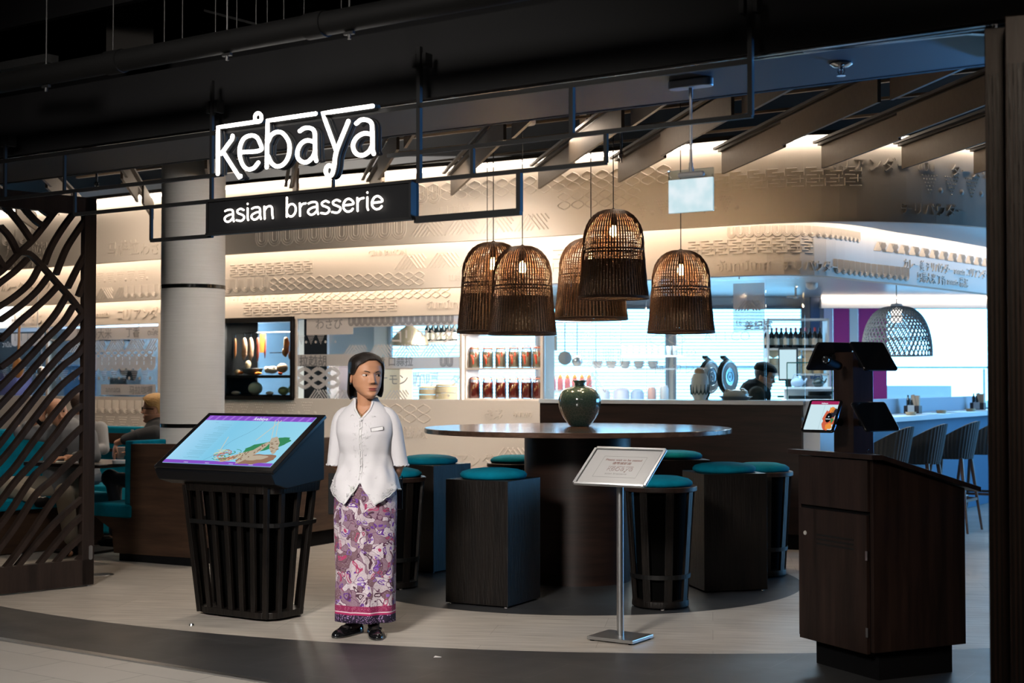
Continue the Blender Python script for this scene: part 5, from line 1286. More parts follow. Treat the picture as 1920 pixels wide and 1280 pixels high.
# black-framed display cabinet with hanging sausages
ua, ub = T.hit(418), T.hit(552); cp, cr_ = frame_at((ua+ub)/2, 0); cw = ub-ua
t_ = thing('meat_cabinet', 'black framed glass cabinet with hanging sausages right of the white column', 'cabinet', (cp.x, cp.y, ZS-.02), cr_)
H_ = ZT-ZS+.04
mb = MB()
for x in (-cw/2+.015, cw/2-.015): mb.box((x, .0, H_/2), (.03, .06, H_))
for z, h in ((.02, .04), (H_-.02, .05)): mb.box((0, 0, z), (cw, .06, h))
obj('front_frame', mb, black_met, t_)
mb = MB()
for x in (-cw/2+.01, cw/2-.01): mb.box((x, .28, H_/2), (.02, .5, H_))
mb.box((0, .28, H_-.01), (cw, .5, .02)); mb.box((0, .28, .035), (cw, .5, .03)); obj('case', mb, black_matt, t_)
mb = MB(); mb.box((-.0, .54, H_/2), (cw-.04, .01, H_-.06)); obj('rear_glass', mb, glassmat('smoked_blue_glass', (.80,.93,1), .2), t_)
mb = MB(); mb.box((0, .26, .245), (cw-.03, .44, .03)); obj('display_shelf', mb, black_met, t_)
mb = MB(); mb.tube([(-cw/2+.02, .14, H_-.15), (cw/2-.02, .14, H_-.15)], .005, 8); mb.tube([(-.1, .30, H_-.36), (cw/2-.02, .30, H_-.36)], .004, 8); obj('hanging_rail', mb, chrome, t_)
mb = MB(); mb.box((0, -.002, H_/2), (cw-.06, .006, H_-.09)); obj('front_glass', mb, glass, t_)
R_ = Matrix.Rotation(cr_, 4, 'Z')
def cab(x, y, z): return Vector((cp.x, cp.y, ZS-.02))+(R_ @ Vector((x, y, z)))
meatm = mat('cured_meat', (.55,.27,.15), .45, var=(25, (.68,.42,.28), (1,1,1))); meatd = mat('roast_duck', (.30,.10,.03), .35, var=(20, (.48,.20,.06), (1,1,1)))
def cabx(px): return T.hit(px)-(ua+ub)/2-.082
for px, L_, r, m_, lb in ((435, .22, .013, meatd, 'thin brown sausage hanging at the left end of the cabinet rail'), (452, .24, .028, meatm, 'thick pale sausage hanging second from left in the cabinet'), (464, .25, .027, meatm, 'thick pale sausage hanging third from left in the cabinet'),
                          (477, .26, .014, mat('red_sausage', (.45,.08,.04), .4), 'thin red sausage hanging beside the orange strip'), (491, .22, .010, MATS['red_sausage'], 'thinnest red sausage hanging in the middle of the cabinet'), (531, .21, .030, meatd, 'roast bird hanging second from right in the cabinet'), (545, .26, .038, meatd, 'roast bird hanging at the right end of the cabinet')):
    mb = MB(); z0 = H_-.20; pts = [(0,0,0), (0,0,-.02), (r*.2,0,-L_*.35), (0,0,-L_*.75), (-r*.2,0,-L_)]; mb.tube(pts, [r*.35, r*.8, r, r*1.05, r*.25], 10)
    if r > .029: mb.ell((r*.5, 0, -L_*.35), (r*.8, r*.8, r*1.4), 10, 8); mb.ell((-r*.4, 0, -L_*.75), (r, r*.9, r*1.5), 10, 8)
    o = thing('hanging_meat', lb, 'sausage' if r < .029 else 'roast bird', cab(cabx(px), .14, z0)); obj('meat', mb, m_, o, smooth=180)
    mb = MB(); mb.tube([(0,0,0), (.004,0,.025), (0,0,.05)], .002, 5); obj('hook', mb, chrome, o)
mb = MB(); mb.box((0,0,-.10), (.065,.006,.20)); tag(obj('dried_strip', mb, mat('dried_orange', (.75,.30,.05), .5), loc=cab(cabx(484), .16, H_-.16)), 'flat orange dried strip hanging in the middle of the cabinet', 'dried meat')
mb = MB(); mb.lathe([(.03,0),(.09,.02),(.115,.07),(.112,.072),(.085,.03),(.0,.015)], n=20, cap=False); tag(obj('stone_bowl', mb, mat('grey_stone', (.16,.16,.16), .8), loc=cab(cabx(460), .2, .262), smooth=50), 'grey stone bowl at the left on the cabinet shelf', 'bowl')
veg = [(440, .262, 'potato', (.50,.36,.22), (.035,.03,.03), 'potato beside the stone bowl'), (452, .33, 'potato', (.50,.36,.22), (.035,.03,.045), 'potato resting at the back of the stone bowl'), (443, .27, 'carrot', (.75,.20,.03), (.05,.018,.018), 'short orange carrot at the left of the cabinet shelf'),
       (463, .262, 'radish_root', (.72,.66,.55), (.075,.02,.018), 'pale long root on the cabinet shelf'), (478, .262, 'carrot', (.75,.20,.03), (.07,.017,.016), 'orange carrot lying at the middle of the cabinet shelf'), (492, .28, 'ginger_root', (.70,.58,.45), (.08,.04,.035), 'pale knobbly ginger in the middle of the shelf'),
       (504, .275, 'ginger_root', (.72,.60,.48), (.07,.04,.04), 'second pale knobbly ginger, right of the first'), (513, .262, 'chili_pepper', (.75,.10,.02), (.03,.02,.02), 'bright red-orange chili on the cabinet shelf'), (524, .285, 'sweet_potato', (.52,.30,.18), (.075,.05,.05), 'brown sweet potato at the right of the shelf'), (541, .27, 'garlic_bulb', (.62,.60,.56), (.06,.04,.035), 'pale garlic heads at the right end of the shelf'),
       (473, .05, 'winter_melon', (.66,.70,.56), (.085,.06,.07), 'large pale green melon on the cabinet floor'), (519, .05, 'green_melon', (.30,.38,.16), (.065,.05,.045), 'smaller green melon on the cabinet floor'), (500, .05, 'radish_root', (.75,.70,.62), (.055,.02,.02), 'white root lying on the cabinet floor'), (540, .05, 'lettuce', (.50,.62,.34), (.07,.045,.05), 'frilly green lettuce at the right of the cabinet floor'), (436, .05, 'flat_mushroom', (.72,.66,.58), (.08,.04,.02), 'flat pale mushroom at the left of the cabinet floor')]
for i, (px, z, nm, c, r, lb) in enumerate(veg):
    mb = MB(); mb.ell((0,0,r[2]), r, 14, 10); rr2 = random.Random(i)
    if nm in ('ginger_root', 'garlic_bulb', 'lettuce'):
        for k in range(7): mb.ell((rr2.uniform(-.8,.8)*r[0], rr2.uniform(-.5,.5)*r[1], r[2]*(1+rr2.uniform(0,.7))), (r[0]*.35, r[1]*.5, r[2]*.45), 10, 7)
    tag(obj(nm, mb, mat('veg_%d' % i, c, .5, bump=(40,.2)), loc=cab(cabx(px), .14+.06*(i % 2), z), rz=cr_+rr2.uniform(-.4,.4), smooth=180), lb, nm.replace('_', ' '))
area('cabinet_lamp', cab(0, .2, H_-.06), cab(0, .25, 0), .5, 55, (1,.9,.78), .15)
# things behind the long frosted pane -------------------------------------------
def kit(px, py, Y): return at(px, py, Y)
def bsteamer():
    t = thing('bamboo_steamer', '', 'steamer', (0,0,0)); bm_ = mat('bamboo', (.50,.36,.21), .55, var=(14, (.62,.47,.29), (1,1,6)))
    for k in range(3): mb = MB(); mb.lathe([(.115,k*.062),(.12,k*.062+.003),(.12,k*.062+.055),(.115,k*.062+.058)], n=28); obj('basket', mb, bm_, t, smooth=40)
    mb = MB(); mb.lathe([(.12,.186),(.12,.20),(.08,.215),(0,.22)], n=28, cap=False); obj('lid', mb, bm_, t, smooth=40); return t
b0 = bsteamer(); CT = 1.16
def onct(px, off):      # on the slanted kitchen counter
    k = (px-960)/F; # line of counter centre from (-6.6,18.6) to (-.3,15.05)
    m = (15.05-18.6)/6.3; y = (18.6+m*(-6.6)*-1)/(1-m*k) if False else (18.6+6.6*m)/(1-m*k); return Vector((k*(y+off), y+off, CT))
for i, (px, lb) in enumerate(((806, 'left stack of bamboo steamers behind the frosted pane'), (838, 'right stack of bamboo steamers behind the frosted pane'))):
    o = b0 if i == 0 else dup(b0); o.location = onct(px, -.05); o['label'] = lb; o.scale = (1, 1, 1.15 if i else 1.0)
# brass dome lamp in the kitchen
q = kit(768, 612, 15.2); t_ = thing('dome_lamp', 'brushed dome pendant lamp glimpsed through the frosted pane', 'pendant lamp', q); brs = mat('aged_brass', (.50,.40,.28), .3, .8)
mb = MB(); mb.lathe([(.03,.02),(.05,0),(.12,-.05),(.19,-.13),(.21,-.20),(.205,-.20),(.18,-.12),(.11,-.045),(.03,-.005)], n=32); obj('shade', mb, brs, t_, smooth=60); mb = MB(); mb.cyl((0,0,.22), .005, .42, 8); obj('cord', mb, cordm, t_)
mb = MB(); mb.ell((0,0,-.14), .04, 14, 10); obj('bulb', mb, emis('kitchen_bulb', (1,.8,.6), 8), t_)
botm = mat('wine_glass_dark', (.008,.012,.014), .12); capr = mat('red_capsule', (.50,.03,.04), .35); labm = mat('bottle_label', (.58,.52,.42), .6); capd = mat('dark_capsule', (.02,.03,.05), .3)
def make_bottle(cap, label=True):
    t = thing('wine_bottle', '', 'bottle', (0,0,0)); mb = MB(); mb.lathe([(.0,0),(.034,.0),(.037,.006),(.037,.185),(.030,.21),(.015,.235),(.013,.25),(.013,.295),(.0,.296)], n=16, cap=False); obj('glass_body', mb, botm, t, smooth=50)
    mb = MB(); mb.lathe([(.0145,.245),(.0145,.298),(.0,.299)], n=12, cap=False); obj('capsule', mb, cap, t, smooth=50)
    if label: mb = MB(); mb.lathe([(.0378,.05),(.0378,.14)], n=16, cap=False); obj('paper_label', mb, labm, t, smooth=50)
    return t
wbA = make_bottle(capr); wbB = make_bottle(capd, True)
def shelf_things():
    # wine shelf unit behind the chef
    Y = 16.3; t = thing('wine_shelf', 'pale shelf unit holding wine bottles and bamboo steamers behind the chef', 'shelf', at(1493, 712, Y)); z1 = at(1493, 653, Y).z-HC; z2 = at(1493, 700, Y).z-HC; w = 112*Y/F
    for z in (z1, z2, z1+.34): mb = MB(); mb.box((0,0,z-.012), (w,.26,.022)); obj('shelf_board', mb, creamw, t)
    for s_ in (-1, 1): zz = at(1493, 712, Y).z; mb = MB(); mb.box((s_*w/2,0,(z1+.34-zz)/2), (.022,.26,z1+.34+zz)); obj('side_board', mb, creamw, t)
    n = 0
    for k in range(13):
        px = 1438+k*9.0; A = (k % 2 == 0); p_ = at(px, 648, Y-(.05 if A else -.04)); p_.z = HC+z1
        if px > 1541: continue
        o = (wbA if n == 0 else dup(wbA)) if A else (wbB if n == 1 else dup(wbB)); o.location = p_; o.rotation_euler[2] = k; o.scale = (.9, .9, .80)
        o['label'] = '%s-capped wine bottle, %s from the left on the shelf behind the chef' % ('red' if A else 'dark', ORD[k]); o['group'] = 'wine bottles on the shelf behind the chef'; n += 1
    for k in range(5):
        px = 1450+k*21; p_ = at(px, 700, Y-.02); p_.z = HC+z2
        mb = MB(); M = Matrix.Rotation(PI/2, 3, 'X'); mb.cyl((0,-.02,.235), .058, .03, 24, M); o = thing('bamboo_steamer', '%s round bamboo lid from the left standing below the wine bottles' % ordn[k], 'steamer lid', p_, 0, 'bamboo lids below the wine bottles'); obj('disc', mb, MATS['bamboo'], o, smooth=40)
        mb = MB(); mb.lathe([(.060,0),(.062,.003),(.062,.088),(.060,.09)], n=20); mb.lathe([(.060,.092),(.062,.095),(.062,.172),(.060,.176)], n=20); obj('basket', mb, MATS['bamboo'], o, smooth=40)
shelf_things()
# bottles seen through the long pane
for k in range(6):
    p_ = onct(802+k*10, .1); o = dup(wbA if k % 2 else wbB, (p_.x, p_.y, 1.86-.02), 0, '%s bottle from the left on the high shelf behind the frosted pane' % ordn[k], 'bottles on the high shelf behind the frosted pane')
mb = MB(); a = onct(770, .1); b = onct(862, .1); mb.beam((a.x, a.y, 1.85), (b.x, b.y, 1.85), .16, .02); tag(obj('high_shelf', mb, creamw), 'pale high shelf of bottles behind the frosted pane', 'shelf')
# bits on the counter behind the panes
lit_box = mat('warm_board', (.75,.58,.45), .5)
for i, (px, w, h, m_, nm, lb) in enumerate(((738, .34, .40, lit_box, 'heat_cabinet', 'warm lit box on the counter behind the frosted pane'), (610, .22, .10, white_p, 'paper_stack', 'stack of pale trays behind the left end of the frosted pane'), (640, .12, .42, mat('pink_poster', (.70,.50,.48), .6), 'menu_board', 'pinkish board standing behind the frosted pane by the woman'), (575, .18, .18, steel, 'steel_pan', 'steel container behind the frosted pane beside the cabinet'),
        (235, .28, .30, steel, 'steel_pan', 'steel container behind the pane left of the column'), (150, .3, .45, mat('blue_crate', (.10,.22,.42), .5), 'storage_crate', 'blue box behind the lattice screen window'), (30, .3, .35, mat('lilac_box', (.35,.25,.45), .5), 'storage_box', 'lilac box behind the far left pane'))):
    p_ = onct(px, 0); mb = MB(); mb.box((0,0,h/2), (w,.26,h), -.5); mb.box((0,0,h+.008), (w+.02,.28,.016), -.5); tag(obj(nm, mb, m_, loc=p_, bevel=.006), lb, nm.replace('_', ' '))
mb = MB(); mb.tube([(0,0,0), (.01,0,.55)], .016, 8); mb.ell((0,0,.0), (.07,.02,.12), 12, 8); tag(obj('wooden_peel', mb, mat('peel_wood', (.35,.18,.07), .5), loc=kit(34, 690, 16.9)), 'wooden paddle with long handle behind the far left pane', 'paddle')
# hanging utensils left of the vase
for i, (px, L_, kind, lb) in enumerate(((1059, .30, 's', 'round skimmer hanging in the kitchen above the vase'), (1082, .34, 'l', 'big steel ladle hanging in the kitchen above the vase'), (1039, .26, 'c', 'dark handled cleaver hanging left of the skimmer'), (232, .30, 'l', 'ladle hanging behind the pane left of the column'), (246, .33, 's', 'fork-like skimmer hanging behind the pane left of the column'), (78, .3, 'l', 'ladle hanging behind the lattice screen'))):
    Y = 14.3 if px > 900 else 16.4; q = kit(px, 606 if px > 900 else 640, Y); o = thing('hanging_utensil', lb, 'utensil', q)
    mb = MB()
    if kind == 'c': mb.box((0,0,-.06), (.024,.02,.12)); obj('handle', mb, black_matt, o); mb = MB(); mb.box((0,0,-.20), (.06,.006,.15)); obj('blade', mb, steel, o)
    else:
        mb.cyl((0,0,-L_/2), .006, L_, 8); obj('handle', mb, steel, o); mb = MB()
        if kind == 'l': mb.ell((0,0,-L_-.04), (.055,.05,.055), 14, 10)
        else: mb.lathe([(.0,-.004),(.066,-.004),(.070,.004),(.0,.006)], (0,0,-L_-.05), 24, Matrix.Rotation(PI/2, 3, 'X'), cap=False)
        obj('bowl', mb, steel, o, smooth=60)
mb = MB(); mb.tube([kit(1015, 604, 14.32), kit(1110, 604, 14.28)], .008, 8); mb.tube([kit(1015, 604, 14.32), kit(1015, 604, 14.32)+Vector((0,0,.45))], .006, 6); mb.tube([kit(1110, 604, 14.28), kit(1110, 604, 14.28)+Vector((0,0,.45))], .006, 6); tag(obj('utensil_rail', mb, steel), 'steel rail from which the utensils above the vase hang', 'rail')
mb = MB(); mb.tube([kit(70, 638, 16.42), kit(260, 638, 16.40)], .008, 8); [mb.tube([kit(x, 638, 16.42), kit(x, 638, 16.42)+Vector((0,0,.56))], .006, 6) for x in (70, 260)]; tag(obj('utensil_rail', mb, steel), 'steel rail of utensils behind the lattice screen', 'rail')
# sauce bottles with orange tops on a shelf
for s_ in ((1030, 1118, 731, 14.6, 'narrow steel shelf of sauce bottles behind the vase'), (1165, 1280, 666, 15.2, 'shelf of small glasses left of the lone basket lamp'), (1030, 1270, 690, 15.4, 'pale long shelf across the bright kitchen window')):
    a, b = kit(s_[0], s_[2], s_[3]), kit(s_[1], s_[2], s_[3]); mb = MB(); mb.beam(a-Vector((0,0,.01)), b-Vector((0,0,.01)), .16, .018); sh_ = thing('steel_shelf', s_[4], 'shelf', (0,0,0)); obj('board', mb, mat('pale_shelf', (.7,.72,.75), .4), sh_)
    mb = MB(); [mb.tube([c_+Vector((0,.06,-.01)), Vector((c_.x, c_.y+.06, 2.45))], .005, 6) for c_ in (a, b)]; obj('hanger', mb, steel, sh_)
sb = thing('sauce_bottle', '', 'bottle', (0,0,0)); mb = MB(); mb.lathe([(.0,0),(.028,0),(.03,.004),(.03,.10),(.022,.12)], n=14, cap=False); obj('body', mb, mat('pink_sauce', (.65,.20,.22), .3), sb, smooth=50); mb = MB(); mb.lathe([(.024,.118),(.024,.132),(.006,.165),(.0,.166)], n=12, cap=False); obj('nozzle', mb, mat('orange_cap', (.85,.32,.10), .4), sb, smooth=50)
for k in range(6):
    p_ = kit(1037+k*13.5, 731, 14.6); o = sb if k == 0 else dup(sb); o.location = p_; o['label'] = '%s sauce bottle from the left with orange cap behind the vase' % ordn[k]; o['group'] = 'sauce bottles behind the vase'
gls = thing('water_glass', '', 'glass', (0,0,0)); mb = MB(); mb.lathe([(.0,0),(.024,.0),(.03,.10)], n=14, cap=False); obj('tumbler', mb, mat('pale_glass', (.55,.66,.78), .1, alpha=.6), gls, smooth=50)
for k in range(9):
    p_ = kit(1170+k*12, 666, 15.2); o = gls if k == 0 else dup(gls); o.location = p_; o['label'] = 'small clear tumbler on the shelf left of the lone basket lamp'; o['group'] = 'tumblers on the kitchen shelf'
pbo = mat('white_china', (.75,.76,.78), .25)
for k in range(5):
    p_ = kit(1120+k*26, 690, 15.4); mb = MB(); [mb.lathe([(.03,j*.022),(.065,j*.022+.035),(.067,j*.022+.036),(.032,j*.022+.004)], n=18) for j in range(3)]
    tag(obj('bowl_stack', mb, pbo, loc=p_, smooth=60), '%s stack of white bowls from the left on the pale long shelf' % ordn[k], 'bowls', 'stacks of white bowls on the kitchen shelf')
for k, (px, w, h, c) in enumerate(((1130, .16, .16, (.55,.60,.72)), (1165, .18, .17, (.60,.62,.75)), (1195, .15, .15, (.42,.55,.75)), (1222, .10, .18, (.75,.45,.40)), (1245, .10, .2, (.72,.74,.78)))):
    p_ = kit(px, 735, 15.6); p_.z = 1.18; mb = MB(); mb.lathe([(.0,0),(w/2*.8,0),(w/2,.01),(w/2,h*.8),(w/2*.7,h),(0,h+.005)], n=20, cap=False); tag(obj('canister', mb, mat('canister_%d' % k, c, .35), loc=p_, smooth=50), '%s canister from the left on the steel counter behind the bar' % ordn[k], 'canister')
# two round rice cooker lids standing open
for k, (px, lb) in enumerate(((1328, 'left open round cooker lid standing on the bar'), (1362, 'right open round cooker lid standing on the bar'))):
    Y = 12.95+ k*-.12; q = at(px, 706, Y); t_ = thing('cooker_lid', lb, 'lid', q, math.radians(50)); M = Matrix.Rotation(PI/2, 3, 'X')
    rz = 60*.5*Y/F+.01
    mb = MB(); mb.lathe([(.0,-.012),(rz*.93,-.012),(rz,-.004),(rz,.022),(rz*.93,.030),(.0,.035)], (0,0,0), 36, M, cap=False); obj('shell', mb, black_met, t_, smooth=40)
    mb = MB(); [mb.lathe([(r0, .0355), (r0+.006, .041), (r1-.004, .041), (r1, .0355)], (0,0,0), 36, M) for r0, r1 in ((rz*.80, rz*.94),)]
    mb.lathe([(0,.0385),(rz*.78,.0385),(rz*.80,.036)], (0,0,0), 36, M, cap=False); obj('inner_face', mb, mat('lid_enamel', (.8,.82,.84), .15), t_, smooth=40)
    mb = MB(); [mb.lathe([(rz*a_, .0386), (rz*a_+.004, .044), (rz*a_+.008, .0386)], (0,0,0), 36, M) for a_ in (.25,.5)]; mb.ell((0,-.04,0), (.012,.006,.012), 10, 8); obj('face_ring', mb, steel, t_, smooth=40)
    mb = MB(); mb.box((0, .02, rz+.012), (.07,.05,.02), M=Matrix.Rotation(.4, 3, 'Y')); mb.beam((0,.0,-rz+.01), (0,.03,ZBAR-q.z-.0), .03, .03); obj('hinge_stand', mb, black_met, t_)
# patterned jar with wooden lid
p_, a_ = frame_at(T.hit(1297), -.20, ZBAR); t_ = thing('patterned_jar', 'tall white jar with grey chevrons and a wooden lid on the bar', 'jar', p_)
mb = MB(); mb.lathe([(.0,0),(.05,0),(.075,.05),(.082,.13),(.075,.20),(.06,.235),(.0,.236)], n=28, cap=False); jb = obj('body', mb, mat('jar_white', (.68,.66,.64), .3), t_, smooth=60)
mb = MB()
for k in range(14):
    a = 2*PI*k/14
    for j in range(3): mb.tube([(.0835*math.cos(a+j*.12)*.93, .0835*math.sin(a+j*.12)*.93, .045+j*.008), (.0845*math.cos(a+.22), .0845*math.sin(a+.22), .10+j*.018), (.0835*math.cos(a+.44-j*.12)*.96, .0835*math.sin(a+.44-j*.12)*.96, .045+j*.008)], .003, 4)
obj('chevron_pattern', mb, mat('ink_green', (.04,.07,.07), .4), jb)
mb = MB(); mb.lathe([(.05,.236),(.05,.262),(.042,.275),(.015,.285),(0,.287)], n=20, cap=False); obj('wooden_lid', mb, mat('lid_wood', (.42,.28,.18), .5), t_, smooth=50)
# wrapped dish
p_, a_ = frame_at(T.hit(1366), -.19, ZBAR); t_ = thing('wrapped_dish', 'dish wrapped in clear film on the bar beside the chef', 'dish', p_); mb = MB(); mb.lathe([(.10,0),(.145,.03),(.15,.032),(.1,.006)], n=28); obj('dish', mb, steel, t_, smooth=50)
mb = MB(); rr2 = random.Random(9); mb.ell((0,0,.045), (.115,.10,.055), 20, 12); [mb.ell((rr2.uniform(-.09,.09), rr2.uniform(-.06,.06), .06+rr2.uniform(-.01,.03)), (.03,.025,.02), 8, 6) for _ in range(12)]; obj('wrapped_food', mb, mat('plastic_wrap', (.50,.47,.42), .2, coat=.6), t_, smooth=180)
# till screen and glass display case behind chef
q = at(1478, 712, 14.6); t_ = thing('till_screen', 'pale till screen with black rim standing behind the chef', 'screen', (q.x, q.y, 1.27), -.35)
mb = MB(); mb.box((0,0,.33), (.20,.03,.34)); obj('rim', mb, black_met, t_, bevel=.008); mb = MB(); mb.box((-.0,-.017,.33), (.17,.002,.30)); obj('display', mb, emis('till_glow', (.62,.78,.86), 1.1), t_); mb = MB(); mb.box((0,.02,.08), (.06,.06,.18)); mb.box((0,.0,.0), (.2,.16,.02)); obj('foot', mb, black_met, t_)
q = at(1518, 748, 13.0); t_ = thing('glass_display_case', 'glass case with green edges holding a dark tray at the bar end', 'display case', (q.x, q.y, ZBAR), -.2)
w_, d_, h_ = .40, .30, .335; grn_e = mat('glass_edge_green', (.03,.30,.26), .15)
mb = MB(); [mb.box(c, s_) for c, s_ in (((0,-d_/2,h_/2), (w_,.006,h_)), ((0,0,h_), (w_,d_,.006)), ((-w_/2,0,h_/2), (.006,d_,h_)), ((w_/2,0,h_/2), (.006,d_,h_)))]; obj('glass_box', mb, glass, t_)
mb = MB(); [mb.beam(a, b, .008, .008) for a, b in (((-w_/2,-d_/2,h_), (w_/2,-d_/2,h_)), ((-w_/2,d_/2,h_), (w_/2,d_/2,h_)), ((w_/2,-d_/2,0), (w_/2,-d_/2,h_)), ((-w_/2,-d_/2,0), (-w_/2,-d_/2,h_)))]; obj('green_edge', mb, grn_e, t_)
mb = MB(); mb.box((0,0,.02), (w_-.02,d_-.04,.03)); mb.loft([ringe((.08,0,.035), .10, .07), ringe((.10,0,.075), .12, .09)]); obj('dark_tray', mb, mat('cast_iron', (.02,.025,.03), .5), t_)
for k, (x, m_, lb, big) in enumerate(((-.07, mat('teapot_blue', (.30,.36,.48), .4), 'pale blue-grey teapot behind the glass case', 1), (.19, mat('teapot_black', (.01,.02,.02), .35), 'black teapot behind the glass case', .9))):
    q2 = at(1495 if k == 0 else 1534, 724, 14.2); q2.z = at(1500, 726, 14.2).z; o = thing('teapot', lb, 'teapot', q2); mb = MB(); mb.ell((0,0,.05*big), (.065*big,.06*big,.05*big), 18, 12); mb.ell((0,0,.10*big), (.02,.02,.012), 10, 8); obj('pot', mb, m_, o, smooth=180)
    mb = MB(); mb.tube([(.05*big,0,.04),(.08*big,0,.06),(.095*big,0,.09)], [.014,.010,.007], 8); obj('spout', mb, m_, o, smooth=180); mb = MB(); mb.tube([(-.05,0,.08),(-.03,0,.13),(.03,0,.13),(.05,0,.08)], .004, 6); obj('handle', mb, m_, o, smooth=180)
mb = MB(); a = at(1470, 727, 14.25); b = at(1560, 727, 14.25); mb.beam(a, b, .3, .02); mb.beam(a-Vector((0,.0,.06)), b-Vector((0,.0,.06)), .02, .10); mb.box(((a.x+b.x)/2, a.y, a.z/2-.05), (b.x-a.x, .25, a.z-.12)); tag(obj('back_counter', mb, mat('tile_white', (.75,.74,.74), .25)), 'white back counter carrying the two teapots', 'counter')

# ================================================================== RIGHT-HAND DINING COUNTER AND CHAIRS
C0, C1 = Vector((2.98, 12.45, 0)), Vector((6.0, 16.92, 0)); CD = (C1-C0).normalized(); CN = Vector((CD.y, -CD.x, 0))   # CN points to the guests
t_ = thing('dining_counter', 'long pale counter with a raised ledge along the bright window', 'counter', (0,0,0))
mb = MB(); mb.beam(C0-CN*.22+Vector((0,0,1.07)), C1-CN*.22+Vector((0,0,1.07)), .50, .045); obj('worktop', mb, mat('counter_white', (.60,.62,.65), .35), t_)
mb = MB(); mb.beam(C0-CN*.25+Vector((0,0,.52)), C1-CN*.25+Vector((0,0,.52)), .06, 1.03); obj('front_panel', mb, mat('counter_blue_lit', (.02,.10,.19), .6), t_)  # blue of the incoming light is put into the panel colour
mb = MB(); mb.beam(C0-CN*.52+Vector((0,0,1.16)), C1-CN*.52+Vector((0,0,1.16)), .10, .17); mb.beam(C0-CN*.52+Vector((0,0,.54)), C1-CN*.52+Vector((0,0,.54)), .08, 1.06); obj('raised_ledge', mb, mat('ledge_grey', (.30,.36,.45), .5), t_)
E0 = T.pt(UB1); mb = MB(); a = Vector((E0.x+.02, E0.y-.02, 0)); b = C0-CN*.22; mb.beam(a+Vector((0,0,1.19)), b+Vector((0,0,1.19)), .30, .14); mb.beam(a+Vector((0,0,.55)), b+Vector((0,0,.55)), .24, 1.1); obj('corner_block', mb, mat('pale_block', (.55,.62,.70), .5), t_)
# condiment holders, bowls
for px, lb in ((1711, 'condiment holder with bottles at the near end of the long counter'), (1833, 'condiment holder with tall napkins farther along the counter')):
    Y = 13.9 if px < 1800 else 15.9; q = at(px, 770, Y); q.z = 1.093; k_ = (px-960)/F
    # place on worktop: solve along counter line
    P_ = C0-CN*.33; tt = (k_*P_.y-P_.x)/(CD.x-k_*CD.y); q = P_+CD*tt; q.z = 1.093
    o = thing('condiment_holder', lb, 'holder', q, math.atan2(CD.y, CD.x)+PI/2)
    mb = MB(); mb.box((0,0,.04), (.16,.10,.08)); obj('box', mb, mat('holder_dark', (.03,.02,.02), .5), o, bevel=.003)
    mb = MB(); mb.box((.0,.06,.045), (.07,.004,.08)); obj('card', mb, mat('card_white', (.6,.62,.62), .5), o)
    for x in (.05,.012): mb = MB(); mb.lathe([(.016,.05),(.018,.055),(.018,.14),(.009,.17),(.009,.19)], (x,.0,0), 10); obj('sauce_bottle', mb, mat('sauce_dark', (.03,.04,.04), .2), o)
    mb = MB(); mb.box((-.045,0,.12), (.05,.04,.13)); mb.box((-.02,.01,.13), (.03,.03,.13), M=Matrix.Rotation(.25, 3, 'Y')); obj('napkins', mb, mat('kraft_napkin', (.42,.33,.24), .6), o)
for px, lb in ((1707, 'small bamboo dish nearest on the long counter'), (1764, 'small bamboo dish in the middle of the long counter'), (1819, 'small bamboo dish farthest along the counter')):
    k_ = (px-960)/F; P_ = C0-CN*.12; tt = (k_*P_.y-P_.x)/(CD.x-k_*CD.y); q = P_+CD*tt; q.z = 1.093
    mb = MB(); mb.lathe([(.0,0),(.045,0),(.055,.03),(.048,.03),(.04,.006),(0,.006)], n=18, cap=False); tag(obj('small_dish', mb, MATS['bamboo'], loc=q, smooth=40), lb, 'dish', 'small dishes along the counter')
    mb = MB(); mb.box((0,0,.001), (.28,.40,.002)); tag(obj('paper_mat', mb, mat('mat_paper', (.55,.60,.66), .6), loc=q+CD*.28+Vector((0,0,.0005)), rz=math.atan2(CD.y, CD.x)-PI/2), lb.replace('small bamboo dish', 'paper place mat'), 'place mat', 'place mats along the counter')
fab = mat('ribbed_grey_fabric', (.022,.027,.030), .8, sheen=.3); legw = mat('chair_walnut', (.11,.055,.035), .4)
